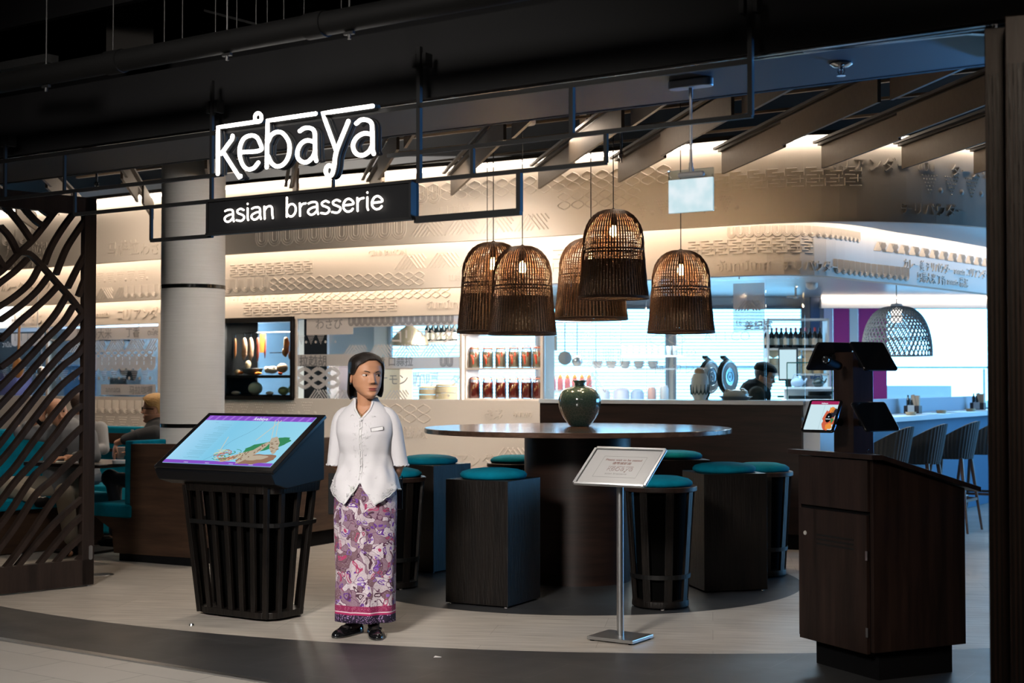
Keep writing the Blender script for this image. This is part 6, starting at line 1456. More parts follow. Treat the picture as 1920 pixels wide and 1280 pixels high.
def make_chair():
    t = thing('bar_chair', '', 'chair', (0,0,0))      # faces -y ; back at +y
    for sx2 in (-1, 1):
        for sy2 in (-1, 1):
            mb = MB(); mb.loft([ringe((sx2*.235, sy2*.22, 0), .012, .012, 8), ringe((sx2*.15, sy2*.14, .70), .02, .02, 8)]); obj('leg', mb, legw, t, smooth=60)
    mb = MB()
    def lp(sx2, sy2, z): k = z/.70; return Vector((sx2*(.235-.085*k), sy2*(.22-.08*k), z))
    for a, b, z in (((-1,1),(1,1),.30), ((-1,-1),(-1,1),.30), ((1,-1),(1,1),.30)): mb.beam(lp(*a, z), lp(*b, z), .016, .025)
    obj('stretcher', mb, legw, t)
    mb = MB(); mb.beam(lp(-1,-1,.26), lp(1,-1,.26), .02, .03); obj('foot_rail', mb, alu, t)
    mb = MB(); mb.lathe([(.0,.70),(.20,.70),(.215,.715),(.21,.745),(.15,.76),(0,.765)], n=28, cap=False); mb.xform(Matrix.Diagonal((1,.95,1,1))); obj('seat', mb, fab, t, smooth=60)
    # wrap-round back, flared upward, with vertical ribs
    inner, outer = [], []; n = 61
    for k in range(n):
        a = math.radians(-35+250*k/(n-1)); f_ = math.sin(max(0, min(1, (k/(n-1))*1))*PI)**.5; rib = .006 if k % 2 else 0
        c_, s_ = math.cos(a), math.sin(a); topz = .80+.25*max(0, (s_+.57)/1.57)**.8
        outer.append([(c_*(.205+rib), s_*(.195+rib), .69), (c_*(.225+rib), s_*(.215+rib), .78), (c_*(.245+rib), s_*(.255+rib)+.01, topz), (c_*.222, s_*.232+.01, topz), (c_*.20, s_*.19, .78), (c_*.18, s_*.17, .69)])
    mb = MB(); mb.loft(outer); obj('backrest', mb, fab, t)
    return t
ch0 = make_chair(); crz = math.atan2(CN.y, CN.x)-PI/2
for i, (px, lb) in enumerate(((1652, 'ribbed grey bar chair nearest, directly behind the lectern top'), (1718, 'second ribbed grey bar chair from the lectern'), (1782, 'third ribbed grey bar chair from the lectern'), (1836, 'ribbed grey bar chair farthest right beside the folding panels'))):
    k_ = (px-960)/F; P_ = C0+CN*.34; tt = (k_*P_.y-P_.x)/(CD.x-k_*CD.y); q = P_+CD*tt
    o = ch0 if i == 0 else dup(ch0); o.location = (q.x, q.y, 0); o.rotation_euler[2] = crz; o['label'] = lb; o['group'] = 'bar chairs along the counter'
# big open-weave bamboo lamp
q = at(1681, 575, 14.6); t_ = thing('bamboo_lamp', 'large open-weave bamboo dome lamp hanging against the bright window', 'pendant lamp', q); bl = mat('grey_bamboo', (.20,.19,.18), .6); RL = 64*14.6/F; HL = 92*14.6/F
def dome(t): a = t*PI/2; return RL*(.12+.88*math.sin(a)**.8), -HL*(1-math.cos(a)**.9) if t < 1 else -HL
mb = MB()
for sgn in (1, -1):
    for k in range(44):
        pts = []
        for j in range(17):
            t = j/16; r, z = dome(t); a = 2*PI*k/44+sgn*t*1.25; pts.append((r*math.cos(a), r*math.sin(a), z))
        mb.tube(pts, .0068, 4, cap=False)
obj('woven_shade', mb, bl, t_)
mb = MB()
for t in (.25, .45, .62, .80, 1.0): r, z = dome(t); mb.tube([(r*math.cos(2*PI*k/40), r*math.sin(2*PI*k/40), z) for k in range(40)], .006, 5, closed=True)
obj('hoops', mb, bl, t_)
mb = MB(); mb.cyl((0,0,-.08), .055, .16, 16); obj('lamp_core', mb, emis('lamp_core_glow', (1,.9,.8), 3), t_); mb = MB(); mb.lathe([(.07,0),(.05,.03),(.0,.035)], n=16, cap=False); mb.cyl((0,0,.135), .006, .27, 8); obj('ceiling_fitting', mb, mat('pale_metal', (.5,.5,.5), .4), t_)
# smoke detector, camera dome on the perforated ceiling
for i, (px, py, nm, lb) in enumerate(((1522, 534, 'smoke_detector', 'white smoke detector on the perforated ceiling above the bar'), (1492, 556, 'ceiling_camera', 'small bracketed camera under the kitchen ceiling'), (1386, 519, 'sprinkler', 'small sprinkler on the perforated ceiling by the lone basket lamp'))):
    q = onz(px, py, 2.43) if i != 1 else onz(px, py, 2.36); mb = MB()
    if i == 0: mb.lathe([(.0,-.05),(.04,-.045),(.06,-.02),(.062,.018)], n=24, cap=False)
    elif i == 1: mb.lathe([(.02,-.02),(.03,0),(.012,.02),(.012,.09)], n=16); mb.beam((-.10,0,-.0), (.07,0,.01), .03, .02)
    else: mb.lathe([(.02,.018),(.006,.01),(.006,-.02),(.015,-.022)], n=12)
    tag(obj(nm, mb, mat('detector_grey', (.5,.46,.42), .4), loc=q, smooth=50), lb, nm.replace('_', ' '))

q = onz(192, 1077, 0); mb = MB(); mb.lathe([(.0,.004),(.075,.004),(.085,.0)], n=28, cap=False); mb.lathe([(.05,.0045),(.055,.0055),(.06,.0045)], n=28, cap=False); tag(obj('floor_outlet', mb, alu, loc=q, smooth=40), 'round metal floor outlet just right of the lattice screen foot', 'floor outlet')
q = onz(359, 1172, 0); mb = MB(); mb.lathe([(.0,.012),(.012,.011),(.016,.0)], n=16, cap=False); tag(obj('floor_stud', mb, alu, loc=q, smooth=40), 'tiny metal stud in the pale floor in front of the menu kiosk', 'stud')
q = onz(820, 1232, 0); mb = MB(); mb.add([(-.02,-.01,.002),(.018,-.012,.004),(.022,.012,.001),(-.012,.014,.006)], [(0,1,2,3)]); mb.add([(-.02,-.01,.001),(.018,-.012,.001),(.022,.012,.0),(-.012,.014,.001)], [(0,1,2,3)]); tag(obj('paper_scrap', mb, white_p, loc=q), 'tiny scrap of paper on the dark slate floor right of the woman', 'scrap')
# ================================================================== BOOTH AT THE LEFT
BA = onz(217, 1050, 0); BB = onz(360, 1062, 0); bd = (BB-BA); bd.z = 0; bd.normalize(); brz = math.atan2(bd.y, bd.x)
t_ = thing('booth_bench', 'walnut ended booth bench with teal upholstery left of the white column', 'bench', BA, brz)
wE = (BB-BA).length; nB = Vector((-bd.y, bd.x, 0))
def bz(px, py):
    d = ray(px, py); t = (BA-Vector((0,0,HC))).dot(nB)/d.dot(nB); P_ = Vector((0,0,HC))+d*t; return ((P_-BA).dot(bd), P_.z)
poly = [bz(*p_) for p_ in ((246,832),(366,832),(366,1046),(214,1036),(210,992),(176,966),(244,972))]
mb = MB(); mb.loft([[(x, y, z) for x, z in poly] for y in (-.005, .045)]); obj('end_panel', mb, wood_booth, t_, bevel=.002)
mb = MB(); x1 = bz(366, 900)[0]; zt = poly[0][1]
mb.box((x1-.025, 1.25, (zt+.13)/2), (.05, 2.45, zt-.13)); mb.box((x1-.07, 1.25, zt-.02), (.10, 2.4, .04)); obj('side_panel', mb, wood_booth, t_)
mb = MB(); mb.box((x1/2-.0+.02, .03, .065), (wE, .05, .13)); mb.box((x1-.06, 1.25, .065), (.05, 2.4, .13)); obj('kick_plinth', mb, black_matt, t_)
a0, b0_ = bz(234, 826), bz(249, 826); zS = bz(240, 946)[1]; zS0 = bz(240, 971)[1]
mb = MB(); mb.box(((a0[0]+b0_[0])/2, .9, (a0[1]+zS)/2), (b0_[0]-a0[0], 1.8, a0[1]-zS)); obj('back_cushion', mb, teal, t_, bevel=.012)
a1 = bz(172, 950); mb = MB(); mb.box(((a1[0]+b0_[0])/2, .9, (zS+zS0)/2), (b0_[0]-a1[0], 1.82, zS-zS0)); obj('seat_cushion', mb, teal, t_, bevel=.015)
t2 = thing('booth_bench', 'teal upholstered bench behind the lattice screen on which the bald man sits', 'bench', (-4.15, 11.95, 0), math.radians(50))
mb = MB(); mb.box((0, .0, .42), (1.5, .52, .10)); obj('seat_cushion', mb, teal, t2, bevel=.02)
mb = MB(); mb.box((0, .30, .74), (1.5, .12, .56)); obj('back_cushion', mb, teal, t2, bevel=.03); mb = MB(); mb.box((0, .06, .19), (1.5, .40, .36)); mb.box((0,.38,.5), (1.56,.04,1.0)); obj('base', mb, wood_booth, t2)
t2 = thing('booth_bench', 'far teal bench back between the lattice post and the column', 'bench', (-3.2, 13.9, 0), math.radians(-28))
mb = MB(); mb.box((0,0,.70), (2.6,.14,.55)); obj('back_cushion', mb, teal, t2, bevel=.02); mb = MB(); mb.box((0,.02,.40), (2.6,.10,.78)); mb.box((0,-.06,.86), (2.6,.03,.10)); obj('base', mb, wood_booth, t2)
def booth_table(loc, rz, w, d, label):
    t = thing('booth_table', label, 'table', loc, rz); mb = MB(); mb.prism(rrect(w, d, .06, 5), .725, .755); obj('tabletop', mb, wood_wal, t, bevel=.003, smooth=40); mb = MB(); mb.cyl((0,0,.37), .035, .71, 14); mb.box((0,0,.012), (.42,.42,.02)); obj('pedestal', mb, black_met, t); return t
q = onz(152, 866, .755); booth_table((q.x+.02, q.y+.1, 0), -.5, .90, .62, 'dark booth table in front of the bald man behind the lattice')
q = onz(190, 848, .755); booth_table((q.x+.12, q.y+.95, 0), -.5, .7, .6, 'farther dark booth table behind the first, with a patterned bowl')
q = onz(192, 847, .755); mb = MB(); q = q+Vector((.05,.75,0)); q.z = .756
t_ = thing('patterned_bowl', 'white bowl with black marks on the farther booth table', 'bowl', q); mb.lathe([(.0,0),(.06,0),(.085,.05),(.08,.05),(.055,.01),(0,.01)], n=24, cap=False); obj('bowl', mb, pbo, t_, smooth=50)
mb = MB(); rr2 = random.Random(4)
for k in range(16): a = 2*PI*k/16; mb.box((.083*math.cos(a), .083*math.sin(a), .03+rr2.uniform(-.008,.008)), (.012,.012,.02), a)
obj('bowl_marks', mb, black_matt, t_)
q = onz(224, 869, .755); t_ = thing('ashtray_dish', 'small white round dish on the booth table near the blond man', 'dish', q+Vector((.0,.0,.001))); mb = MB(); mb.lathe([(.0,0),(.055,0),(.06,.03),(.05,.03),(.045,.008),(0,.008)], n=22, cap=False); obj('dish', mb, pbo, t_, smooth=50)
q = onz(184, 873, .755); mb = MB(); mb.prism(rrect(.09,.16,.012,4), 0, .008); tag(obj('phone', mb, MATS['gloss_black'], loc=q, rz=.9), 'dark phone lying on the near edge of the booth table', 'phone')
q = onz(110, 868, .755); mb = MB(); mb.box((0,0,.006), (.26,.18,.012)); tag(obj('paper_menu', mb, mat('menu_paper', (.7,.69,.66), .6), loc=q+Vector((0,.05,.0)), rz=.4), 'white paper menu on the booth table in front of the bald man', 'menu')
q = onz(236, 862, .755)+Vector((0,.2,0)); t_ = thing('green_bottle', 'green glass bottle standing behind the blond man\'s hand', 'bottle', q); mb = MB(); mb.lathe([(.0,0),(.030,0),(.032,.01),(.032,.14),(.014,.19),(.012,.245),(.0,.246)], n=16, cap=False); obj('glass_body', mb, mat('green_glass', (.01,.16,.06), .1, coat=.5), t_, smooth=50); mb = MB(); mb.lathe([(.013,.235),(.013,.252),(0,.253)], n=12, cap=False); obj('cap', mb, alu, t_)
# ================================================================== PEOPLE
def skinm(name, c): return mat(name, c, .48, spec=.35, bump=(90, .03))
HT = [(-.03,.07,-.33,-.16),(.015,.115,-.405,.02),(.07,.178,-.425,.12),(.16,.240,-.41,.20),(.25,.288,-.405,.27),(.35,.308,-.405,.33),(.45,.322,-.40,.385),(.55,.33,-.40,.42),(.65,.335,-.405,.44),(.75,.328,-.395,.435),(.84,.298,-.35,.40),(.91,.24,-.275,.33),(.965,.155,-.17,.22),(.995,.05,-.045,.09)]
def hprof(z):
    z = max(HT[0][0], min(HT[-1][0], z))
    for a, b in zip(HT[:-1], HT[1:]):
        if z <= b[0]:
            t = (z-a[0])/(b[0]-a[0]); t = t*t*(3-2*t)*.35+t*.65; return [a[i]+(b[i]-a[i])*t for i in (1, 2, 3)]
    return HT[-1][1:]
def G(x, s): return math.exp(-(x/s)**2)
def hsurf(phi, z, bumps=True, male=False):
    w, yF, yB = hprof(z); yc = (yF+yB)/2; ry = (yB-yF)/2
    s, c = math.sin(phi), math.cos(phi)
    if male and z < .3: w *= 1.12
    x = w*math.copysign(abs(s)**.88, s); y = yc-ry*math.copysign(abs(c)**.92, c)
    if bumps and c > -.1:
        d = 0; k = max(0, c)**.5
        if .30 < z < .60:
            t = (.60-z)/.23; amp = (.022+.10*min(t, 1)**1.2) if z > .365 else .12*max(0, (z-.315)/.05); d += amp*G(x, .030+.020*min(t, 1))
        d += .045*(G(x-.052, .026)+G(x+.052, .026))*G(z-.352, .024)
        d -= .040*(G(x-.145, .075)+G(x+.145, .075))*G(z-.525, .045)
        d += .018*G(z-.615, .035)*G(x, .22)
        d += .020*(G(x-.20, .07)+G(x+.20, .07))*G(z-.40, .07)
        d += .030*G(x, .085)*G(z-.232, .018)+.034*G(x, .070)*G(z-.182, .022)-.018*G(x, .10)*G(z-.208, .008)
        d -= .015*G(x, .09)*G(z-.135, .025)
        d += .028*G(x, .08)*G(z-.06, .045)
        y -= d*k
    return Vector((x, y, z))
def head_into(mb, M, h, male=False, mi=0, lip=1, white=2, iris=3, brow=4, gaze=0):
    """adds a full head with face to mb; M places chin-origin frame, h is head height; mi.. material slots"""
    S_ = M @ Matrix.Scale(h, 4); zs = [-.03+1.025*(i/64) for i in range(65)]; n = 72; rows = []
    for z in zs:
        row = []
        for k in range(n):
            u = k/n*2-1; phi = PI*(.62*u+.38*u**3); row.append(S_ @ hsurf(phi, z, True, male))
        rows.append(row)
    o = len(mb.v); mb.v += [tuple(v) for r in rows for v in r]
    for i in range(len(zs)-1):
        for k in range(n):
            mb.f.append([o+i*n+k, o+i*n+(k+1) % n, o+(i+1)*n+(k+1) % n, o+(i+1)*n+k])
            u = (k+.5)/n*2-1; phi = PI*(.62*u+.38*u**3); p_ = hsurf(phi, (zs[i]+zs[i+1])/2, False); zc = p_.z
            hw = .115*(1-abs((zc-.207)/.05)**1.6) if abs(zc-.207) < .05 else 0
            mb.m.append(mi)
    mb.f.append([o+k for k in range(n)][::-1]); mb.m.append(mi); mb.f.append([o+(len(zs)-1)*n+k for k in range(n)]); mb.m.append(mi)
    R3 = S_.to_3x3()
    def part_(mat_i, fn): mb.cur = mat_i; fn(); mb.cur = mi
    def E(c, r, q=None, n_=14, m_=9):
        t = MB(); t.ell(c, r, n_, m_, q); t.cur = 0; ov = [S_ @ Vector(v) for v in t.v]; mb.add(ov, t.f)
    for s in (-1, 1):
        q = Matrix.Rotation(s*-.30, 3, 'Z') @ Matrix.Rotation(s*-.10, 3, 'Y')
        yv = hsurf(math.asin(.42), .52).y
        c = Vector((s*.142, yv+.017, .520)); mb.cur = white; E(c, (.070, .040, .028), q)
        mb.cur = iris; E(c+Vector((gaze*.020, -.0335, .002)), (.030, .0125, .0275)); 
        mb.cur = brow
        def T_(pts, r): t = MB(); t.tube(pts, r, 6); mb.add([S_ @ Vector(v) for v in t.v], t.f)
        ey = [(c.x+s*a, hsurf(math.asin(max(-.99, min(.99, (c.x+s*a)/.33))), .54).y-.004+.0*a, .539+b) for a, b in ((-.070,-.018),(-.038,.003),(0,.010),(.038,.005),(.074,-.010))]
        T_(ey, [.004,.008,.009,.009,.004])
        eb = [(s*x, hsurf(math.asin(min(.99, x/.335)), z).y-.004, z) for x, z in ((.065,.598),(.11,.615),(.165,.624),(.225,.602))]
        T_(eb, [.008,.011,.010,.004] if male else [.009,.012,.010,.004])
        mb.cur = mi
        E((s*.335, .035, .42), (.030, .062, .100), Matrix.Rotation(s*.35, 3, 'Z') @ Matrix.Rotation(-.15, 3, 'X'))
        E((s*.35, .020, .345), (.018, .030, .030))
    mb.cur = lip; yl = hsurf(0, .228).y; E((0, yl+.024, .2245), (.098, .032, .0155)); E((0, hsurf(0, .185).y+.022, .186), (.082, .032, .0205))
    mb.cur = iris
    for s in (-1, 1): E((s*.030, hsurf(0, .345).y+.035, .325), (.014, .012, .006))
    E((0, hsurf(0, .207).y-.004, .2065), (.080, .014, .0030))
    mb.cur = mi
def hair_shell(name, parent, M, h, bottom, thick, m_, hang=.55, hangr=(1.0, 1.0), top=.995, n=64, k_=22, rough=.0, par_scale=1.0):
    """bottom(phi in degrees) -> lowest z of the hair at that angle"""
    S_ = M @ Matrix.Scale(h, 4); mb = MB(); rr = random.Random(1); rows = []
    for j in range(k_+1):
        row = []
        for k in range(n):
            u = k/n*2-1; phi = PI*u; b = bottom(math.degrees(phi)); z = 1.0+(b-1.0)*(j/k_)**.9; zq = max(z, hang)
            p_ = hsurf(phi, min(zq, .992), False); g = 1+thick*(1.0 if j > 0 else .8)+rough*rr.uniform(-1, 1)
            if hang > .1 and j > 0: g += .010*math.sin(phi*38+z*3)*min(1, j/6)+.008*math.sin(phi*17+1)*min(1, j/6)
            x, y = p_.x*g, p_.y*g
            if hang > .1 and z < .12: q_ = (.12-z)/.17; x *= 1-.13*q_*q_; y *= 1-.10*q_*q_
            if z < hang: t = (hang-z); x *= 1+t*(hangr[0]-1); y = y*(1+t*(hangr[1]-1))
            zz = z+thick*.45 if z > hang else z+thick*.45*max(0, 1-(hang-z)*6)
            row.append(S_ @ Vector((x, y, zz)))
        rows.append(row)
    mb.add([v for r in rows for v in r], [(i*n+k, i*n+(k+1) % n, (i+1)*n+(k+1) % n, (i+1)*n+k) for i in range(k_) for k in range(n)]+[tuple(range(n))])
    o = obj(name, mb, m_, parent, smooth=180); s = o.modifiers.new('s', 'SOLIDIFY'); s.thickness = .035*h*par_scale; s.offset = -1; return o
def limb(mb, pts, rs, n=14):
    mb.tube(pts, rs, n)
    for p_, r in zip(pts, rs): mb.ell(p_, r, 12, 8)
def hand(mb, wrist, fdir, pn, curl=.5, s=1.0, side=1):
    """fdir finger direction, pn palm normal (the way the palm faces), side: +1 thumb on fdir x pn"""
    f = Vector(fdir).normalized(); p_ = Vector(pn); p_ = (p_-f*p_.dot(f)).normalized(); t = f.cross(p_)*side; w = Vector(wrist)
    M = Matrix((t, f, p_)).transposed(); mb.ell(w+f*.045*s, (.038*s, .052*s, .014*s), 14, 10, M)
    for i, (o, L) in enumerate(((.027,.072),(.009,.080),(-.010,.074),(-.027,.058))):
        a = w+f*.085*s+t*o*s; pts = [w+f*.05*s+t*o*.8*s, a]; d = f.copy(); cur = a
        for k, sg in enumerate((.42,.33,.25)):
            d = (Matrix.Rotation(curl*(.55+.25*k), 3, t) @ d) if (Matrix.Rotation(.1, 3, t) @ f).dot(p_) > 0 else (Matrix.Rotation(-curl*(.55+.25*k), 3, t) @ d)
            cur = cur+d*L*sg*s; pts.append(cur)
        mb.tube(pts, [.010*s,.0095*s,.0088*s,.0078*s,.0062*s], 8); mb.ell(cur, .0064*s, 8, 6)
    b = w+f*.02*s+t*.025*s; mb.tube([b, b+(t*.7+f*.6)*.035*s+p_*.008*s, b+(t*.62+f*.9)*.055*s+p_*.02*s], [.013*s,.0105*s,.007*s], 8); mb.ell(b+(t*.62+f*.9)*.055*s+p_*.02*s, .0072*s, 8, 6)
def person(name, label, loc, rz, skin): return thing(name, label, 'person', loc, rz)
def append_to(o, mb, mats):
    """adds finer geometry to an already fused body so that it stays one mesh"""
    me = o.data; base = len(me.materials)
    for m_ in mats: me.materials.append(m_)
    bm = bmesh.new(); bm.from_mesh(me); vs = [bm.verts.new(v) for v in mb.v]
    for f, mi in zip(mb.f, mb.m):
        try: fc_ = bm.faces.new([vs[i] for i in f]); fc_.material_index = base+mi; fc_.smooth = True
        except ValueError: pass
    bm.to_mesh(me); bm.free()
eyew = mat('eye_white', (.62,.58,.55), .25); eyed = mat('eye_dark', (.012,.007,.005), .12); browm = mat('brow_dark', (.018,.011,.008), .7)
# ------------------------------------------------------------------ the hostess
wpos = onz(684, 1189, 0); sk = skinm('skin_tan', (.47,.235,.135)); lipm = mat('lip_rose', (.36,.09,.075), .4)
Wm = person('person', 'woman in a white lace blouse and purple batik skirt standing with hands behind her', (wpos.x, wpos.y, 0), math.radians(-7), sk)
b = MB()
limb(b, [(0,.012,1.20),(0,.010,1.29),(.004,-.008,1.385)], [.068,.050,.050])
b.loft([ringe((0,.01,z), rx, ry, 24) for z, rx, ry in ((.86,.150,.100),(.95,.130,.088),(1.02,.124,.084),(1.10,.138,.095),(1.19,.142,.086),(1.24,.130,.068),(1.28,.085,.052),(1.31,.05,.045))])
b.ell((.06,-.062,1.13), (.058,.045,.055)); b.ell((-.06,-.062,1.13), (.058,.045,.055))
for s in (-1, 1):
    limb(b, [(s*.120,.01,1.235),(s*.150,.015,1.19),(s*.165,.035,1.08),(s*.186,.06,.965),(s*.150,.135,.90),(s*.075,.175,.865)], [.042,.040,.037,.033,.030,.024])
    limb(b, [(s*.075,.01,.86),(s*.075,.01,.48),(s*.068,.015,.30),(s*.060,.02,.09)], [.085,.055,.048,.034])
hand(b, (.075,.178,.862), (-.75,.05,-.5), (0,-1,0), .5, .92, 1); hand(b, (-.075,.195,.865), (.75,.05,-.5), (0,-1,0), .5, .92, -1)
body = remesh('body', b, [sk], Wm, voxel=.0048, smooth=3)
hm = MB(); HMat = Matrix.Translation((.004,-.010,1.345)) @ Matrix.Rotation(math.radians(34), 4, 'Z') @ Matrix.Rotation(math.radians(3), 4, 'X') @ Matrix.Diagonal((1.12,1.06,1.03,1))
head_into(hm, HMat, .232, gaze=1.0); append_to(body, hm, [sk, lipm, eyew, eyed, browm])
hairm = mat('black_hair', (.007,.005,.004), .36, var=(5, (.018,.012,.008), (14,14,1)), spec=.45, bump=(22,.5))
def wb(p_):
    a = abs(p_); left = p_ > 0     # p_>0: her left
    if a < 12: return .86
    if a < 48: return .86-(a-12)/36*.15
    if a < 70: return .71-(a-48)/22*(.20)
    if left: return .51-(min(a, 82)-70)/12*.50 if a < 82 else .0-.02*math.sin(a)
    if a < 98: return .51
    if a < 108: return .51-(a-98)/10*.55
    return -.05-.03*math.sin(math.radians(a))-.015*math.sin(a*.9)
hair_shell('hair', Wm, HMat, .232, wb, .13, hairm, hang=.60, hangr=(1.08,.95), par_scale=1.1)
# earring, necklace
e = MB(); p_ = HMat @ Vector((-.352*.232, .012*.232, .31*.232)); e.ell(p_, .007, 10, 8); obj('earring', e, mat('dark_bead', (.01,.01,.012), .1), Wm, smooth=180)
gold = mat('gold', (.80,.52,.20), .2, 1); e = MB(); e.tube([(-.050,-.035,1.315),(-.040,-.062,1.285),(-.018,-.082,1.258),(.0,-.089,1.246),(.018,-.083,1.258),(.040,-.062,1.285),(.050,-.035,1.315)], .0012, 5); e.box((.0,-.093,1.236), (.006,.004,.016)); obj('necklace', e, gold, Wm)
# blouse: open shell following the torso
BT = [(.70,.205,.155,.010),(.80,.196,.148,.010),(.88,.176,.130,.010),(.96,.148,.108,.008),(1.02,.138,.104,.004),(1.08,.148,.114,-.004),(1.14,.158,.120,-.008),(1.20,.160,.106,.0),(1.235,.152,.092,.006),(1.27,.122,.078,.010),(1.30,.086,.066,.012),(1.325,.066,.060,.012),(1.345,.060,.057,.012)]
def tors(z):
    z = max(BT[0][0], min(BT[-1][0], z))
    for a, c in zip(BT[:-1], BT[1:]):
        if z <= c[0]: t = (z-a[0])/(c[0]-a[0]); t = t*t*(3-2*t)*.5+t*.5; return [a[i]+(c[i]-a[i])*t for i in (1,2,3)]
def tsurf(ph, z, g=0):
    rx, ry, cy = tors(z); return Vector(((rx+g)*math.sin(ph), cy-(ry+g)*math.cos(ph), z))
def topz(ph):
    a = abs(math.degrees(ph)); return 1.218+(1.335-1.218)*min(1, a/48)**.8 if a < 48 else 1.335+.006*min(1, (a-48)/90)
def botz(ph):
    a = abs(math.degrees(ph)); sc_ = .006*abs(math.sin(a*.22))
    if a < 3: z = .885-a*.012
    elif a < 24: z = .85-(a-3)/21*.105
    elif a < 70: z = .745+(a-24)/46*.085
    else: z = .83-.02*math.sin(math.radians(a-70))
    return z-sc_
bl_ = MB(); n = 96; rows = []
for j in range(41):
    row = []
    for k in range(n):
        ph = PI*((k+.5)/n*2-1); t = j/40; z = topz(ph)*(1-t)+botz(ph)*t
        g = .004+(.004*math.sin(ph*7+z*30)+.003*math.sin(ph*11-z*22))*max(0, min(1, (1.15-z)*4)) + (.010*max(0, (.86-z))*6); row.append(tsurf(ph, z, g))
    rows.append(row)
bl_.add([v for r in rows for v in r], [(i*n+k, i*n+(k+1) % n, (i+1)*n+(k+1) % n, (i+1)*n+k) for i in range(40) for k in range(n) if not (k in (n//2-1, n//2) and False)])
blm = mat('white_blouse', (.60,.59,.62), .6, spec=.25, bump=(38, .10))
def sleeve(s):
    pts = [(s*.085,.008,1.268),(s*.120,.010,1.255),(s*.146,.014,1.222),(s*.158,.022,1.165),(s*.169,.034,1.09),(s*.180,.046,1.02),(s*.187,.055,.972),(s*.188,.057,.955)]
    rs = [.026,.040,.048,.050,.049,.047,.047,.050]; m_ = MB(); nn = 26; rings = []
    for i, (p_, r) in enumerate(zip(pts, rs)):
        a = Vector(pts[max(i-1,0)]); c = Vector(pts[min(i+1,len(pts)-1)]); d = (c-a).normalized(); x = d.cross(Vector((0,1,0))).normalized(); y = x.cross(d)
        rings.append([Vector(p_)+x*r*math.cos(2*PI*k/nn)*(1+.035*math.sin(k*2.1+i*1.9))+y*r*math.sin(2*PI*k/nn)*(1+.03*math.sin(k*1.3+i)) for k in range(nn)])
    m_.loft(rings, cap=False); return m_
so = obj('blouse', bl_, blm, Wm, smooth=180); md = so.modifiers.new('s', 'SOLIDIFY'); md.thickness = .003; md.offset = 1
for s in (-1, 1):
    o = obj('sleeve', sleeve(s), blm, so, smooth=180); md = o.modifiers.new('s', 'SUBSURF'); md.levels = 1; md.render_levels = 1; md = o.modifiers.new('t', 'SOLIDIFY'); md.thickness = .003
    e = MB(); c_ = Vector((s*.188,.057,.955)); e.tube([c_+Vector((.051*math.cos(2*PI*k/40), .051*math.sin(2*PI*k/40), .004*math.sin(k*2.1))) for k in range(40)], .004, 5, closed=True); obj('lace_cuff', e, blm, o, smooth=180)
lace = mat('lace_trim', (.70,.69,.71), .5, bump=(120,.4))
e = MB()
for s in (-1, 1):
    L = []; 
    for i in range(9): ph = s*math.radians(2+44*(i/8)); L.append(tsurf(ph, topz(ph)-.002, .007))
    e.tube(L, [.007]*9, 6)
    L = [tsurf(s*math.radians(2.2), 1.21-.33*(i/12), .0075) for i in range(13)]; e.tube(L, .0035, 5)
    rr = random.Random(11+s)
    for i in range(46):      # embroidered sprigs beside the placket and above the hem
        z = 1.26-.50*rr.random(); ph = s*math.radians(4+abs(rr.gauss(0, 9))+(14 if z > 1.2 else 0)); 
        if z < botz(ph)+.012 or z > topz(ph)-.01: continue
        q = tsurf(ph, z, .0075); a = rr.random()*6; e.tube([q+Vector((.006*math.cos(a+t), 0, .008*math.sin(a+t))) for t in (0, 1, 2, 3)], .0011, 4)
    for i in range(40):
        ph = s*math.radians(rr.uniform(6, 70)); z = botz(ph)+rr.uniform(.012,.05); q = tsurf(ph, z, .010+.010*max(0,(.86-z))*6); a = rr.random()*6; e.tube([q+Vector((.006*math.cos(a+t), 0, .006*math.sin(a+t))) for t in (0, 1, 2, 3)], .0013, 4)
L = [tsurf(ph, botz(ph)+.003, .008+.010*max(0,(.86-botz(ph)))*6) for ph in [PI*((k+.5)/96*2-1) for k in range(96)]]; e.tube(L, .0028, 5, closed=True)
obj('embroidery', e, lace, so, smooth=180)
for i in range(8):
    z = 1.212-i*.042; e = MB(); q = tsurf(0, z, .012); e.ell(q, (.0052,.004,.0052), 10, 8); e.tube([q+Vector((.002,0,.002)), q+Vector((.014,.002,.006))], .0013, 5); obj('button', e, lace, so, smooth=180)
ph = math.radians(33); q = tsurf(ph, 1.165, .009); Mt = Matrix.Translation(q) @ Matrix.Rotation(math.radians(26), 4, 'Z') @ Matrix.Rotation(math.radians(-8), 4, 'Y') @ Matrix.Rotation(PI/2, 4, 'X')
e = MB(); e.prism(rrect(.074,.023,.003,3), 0, .003); e.xform(Mt); nt = obj('name_badge', e, mat('badge_steel', (.25,.25,.26), .3, .7), Wm); e = MB(); e.prism(rrect(.068,.018,.002,3), .003, .0036); e.xform(Mt); obj('badge_face', e, mat('badge_white', (.8,.8,.82), .25), nt)
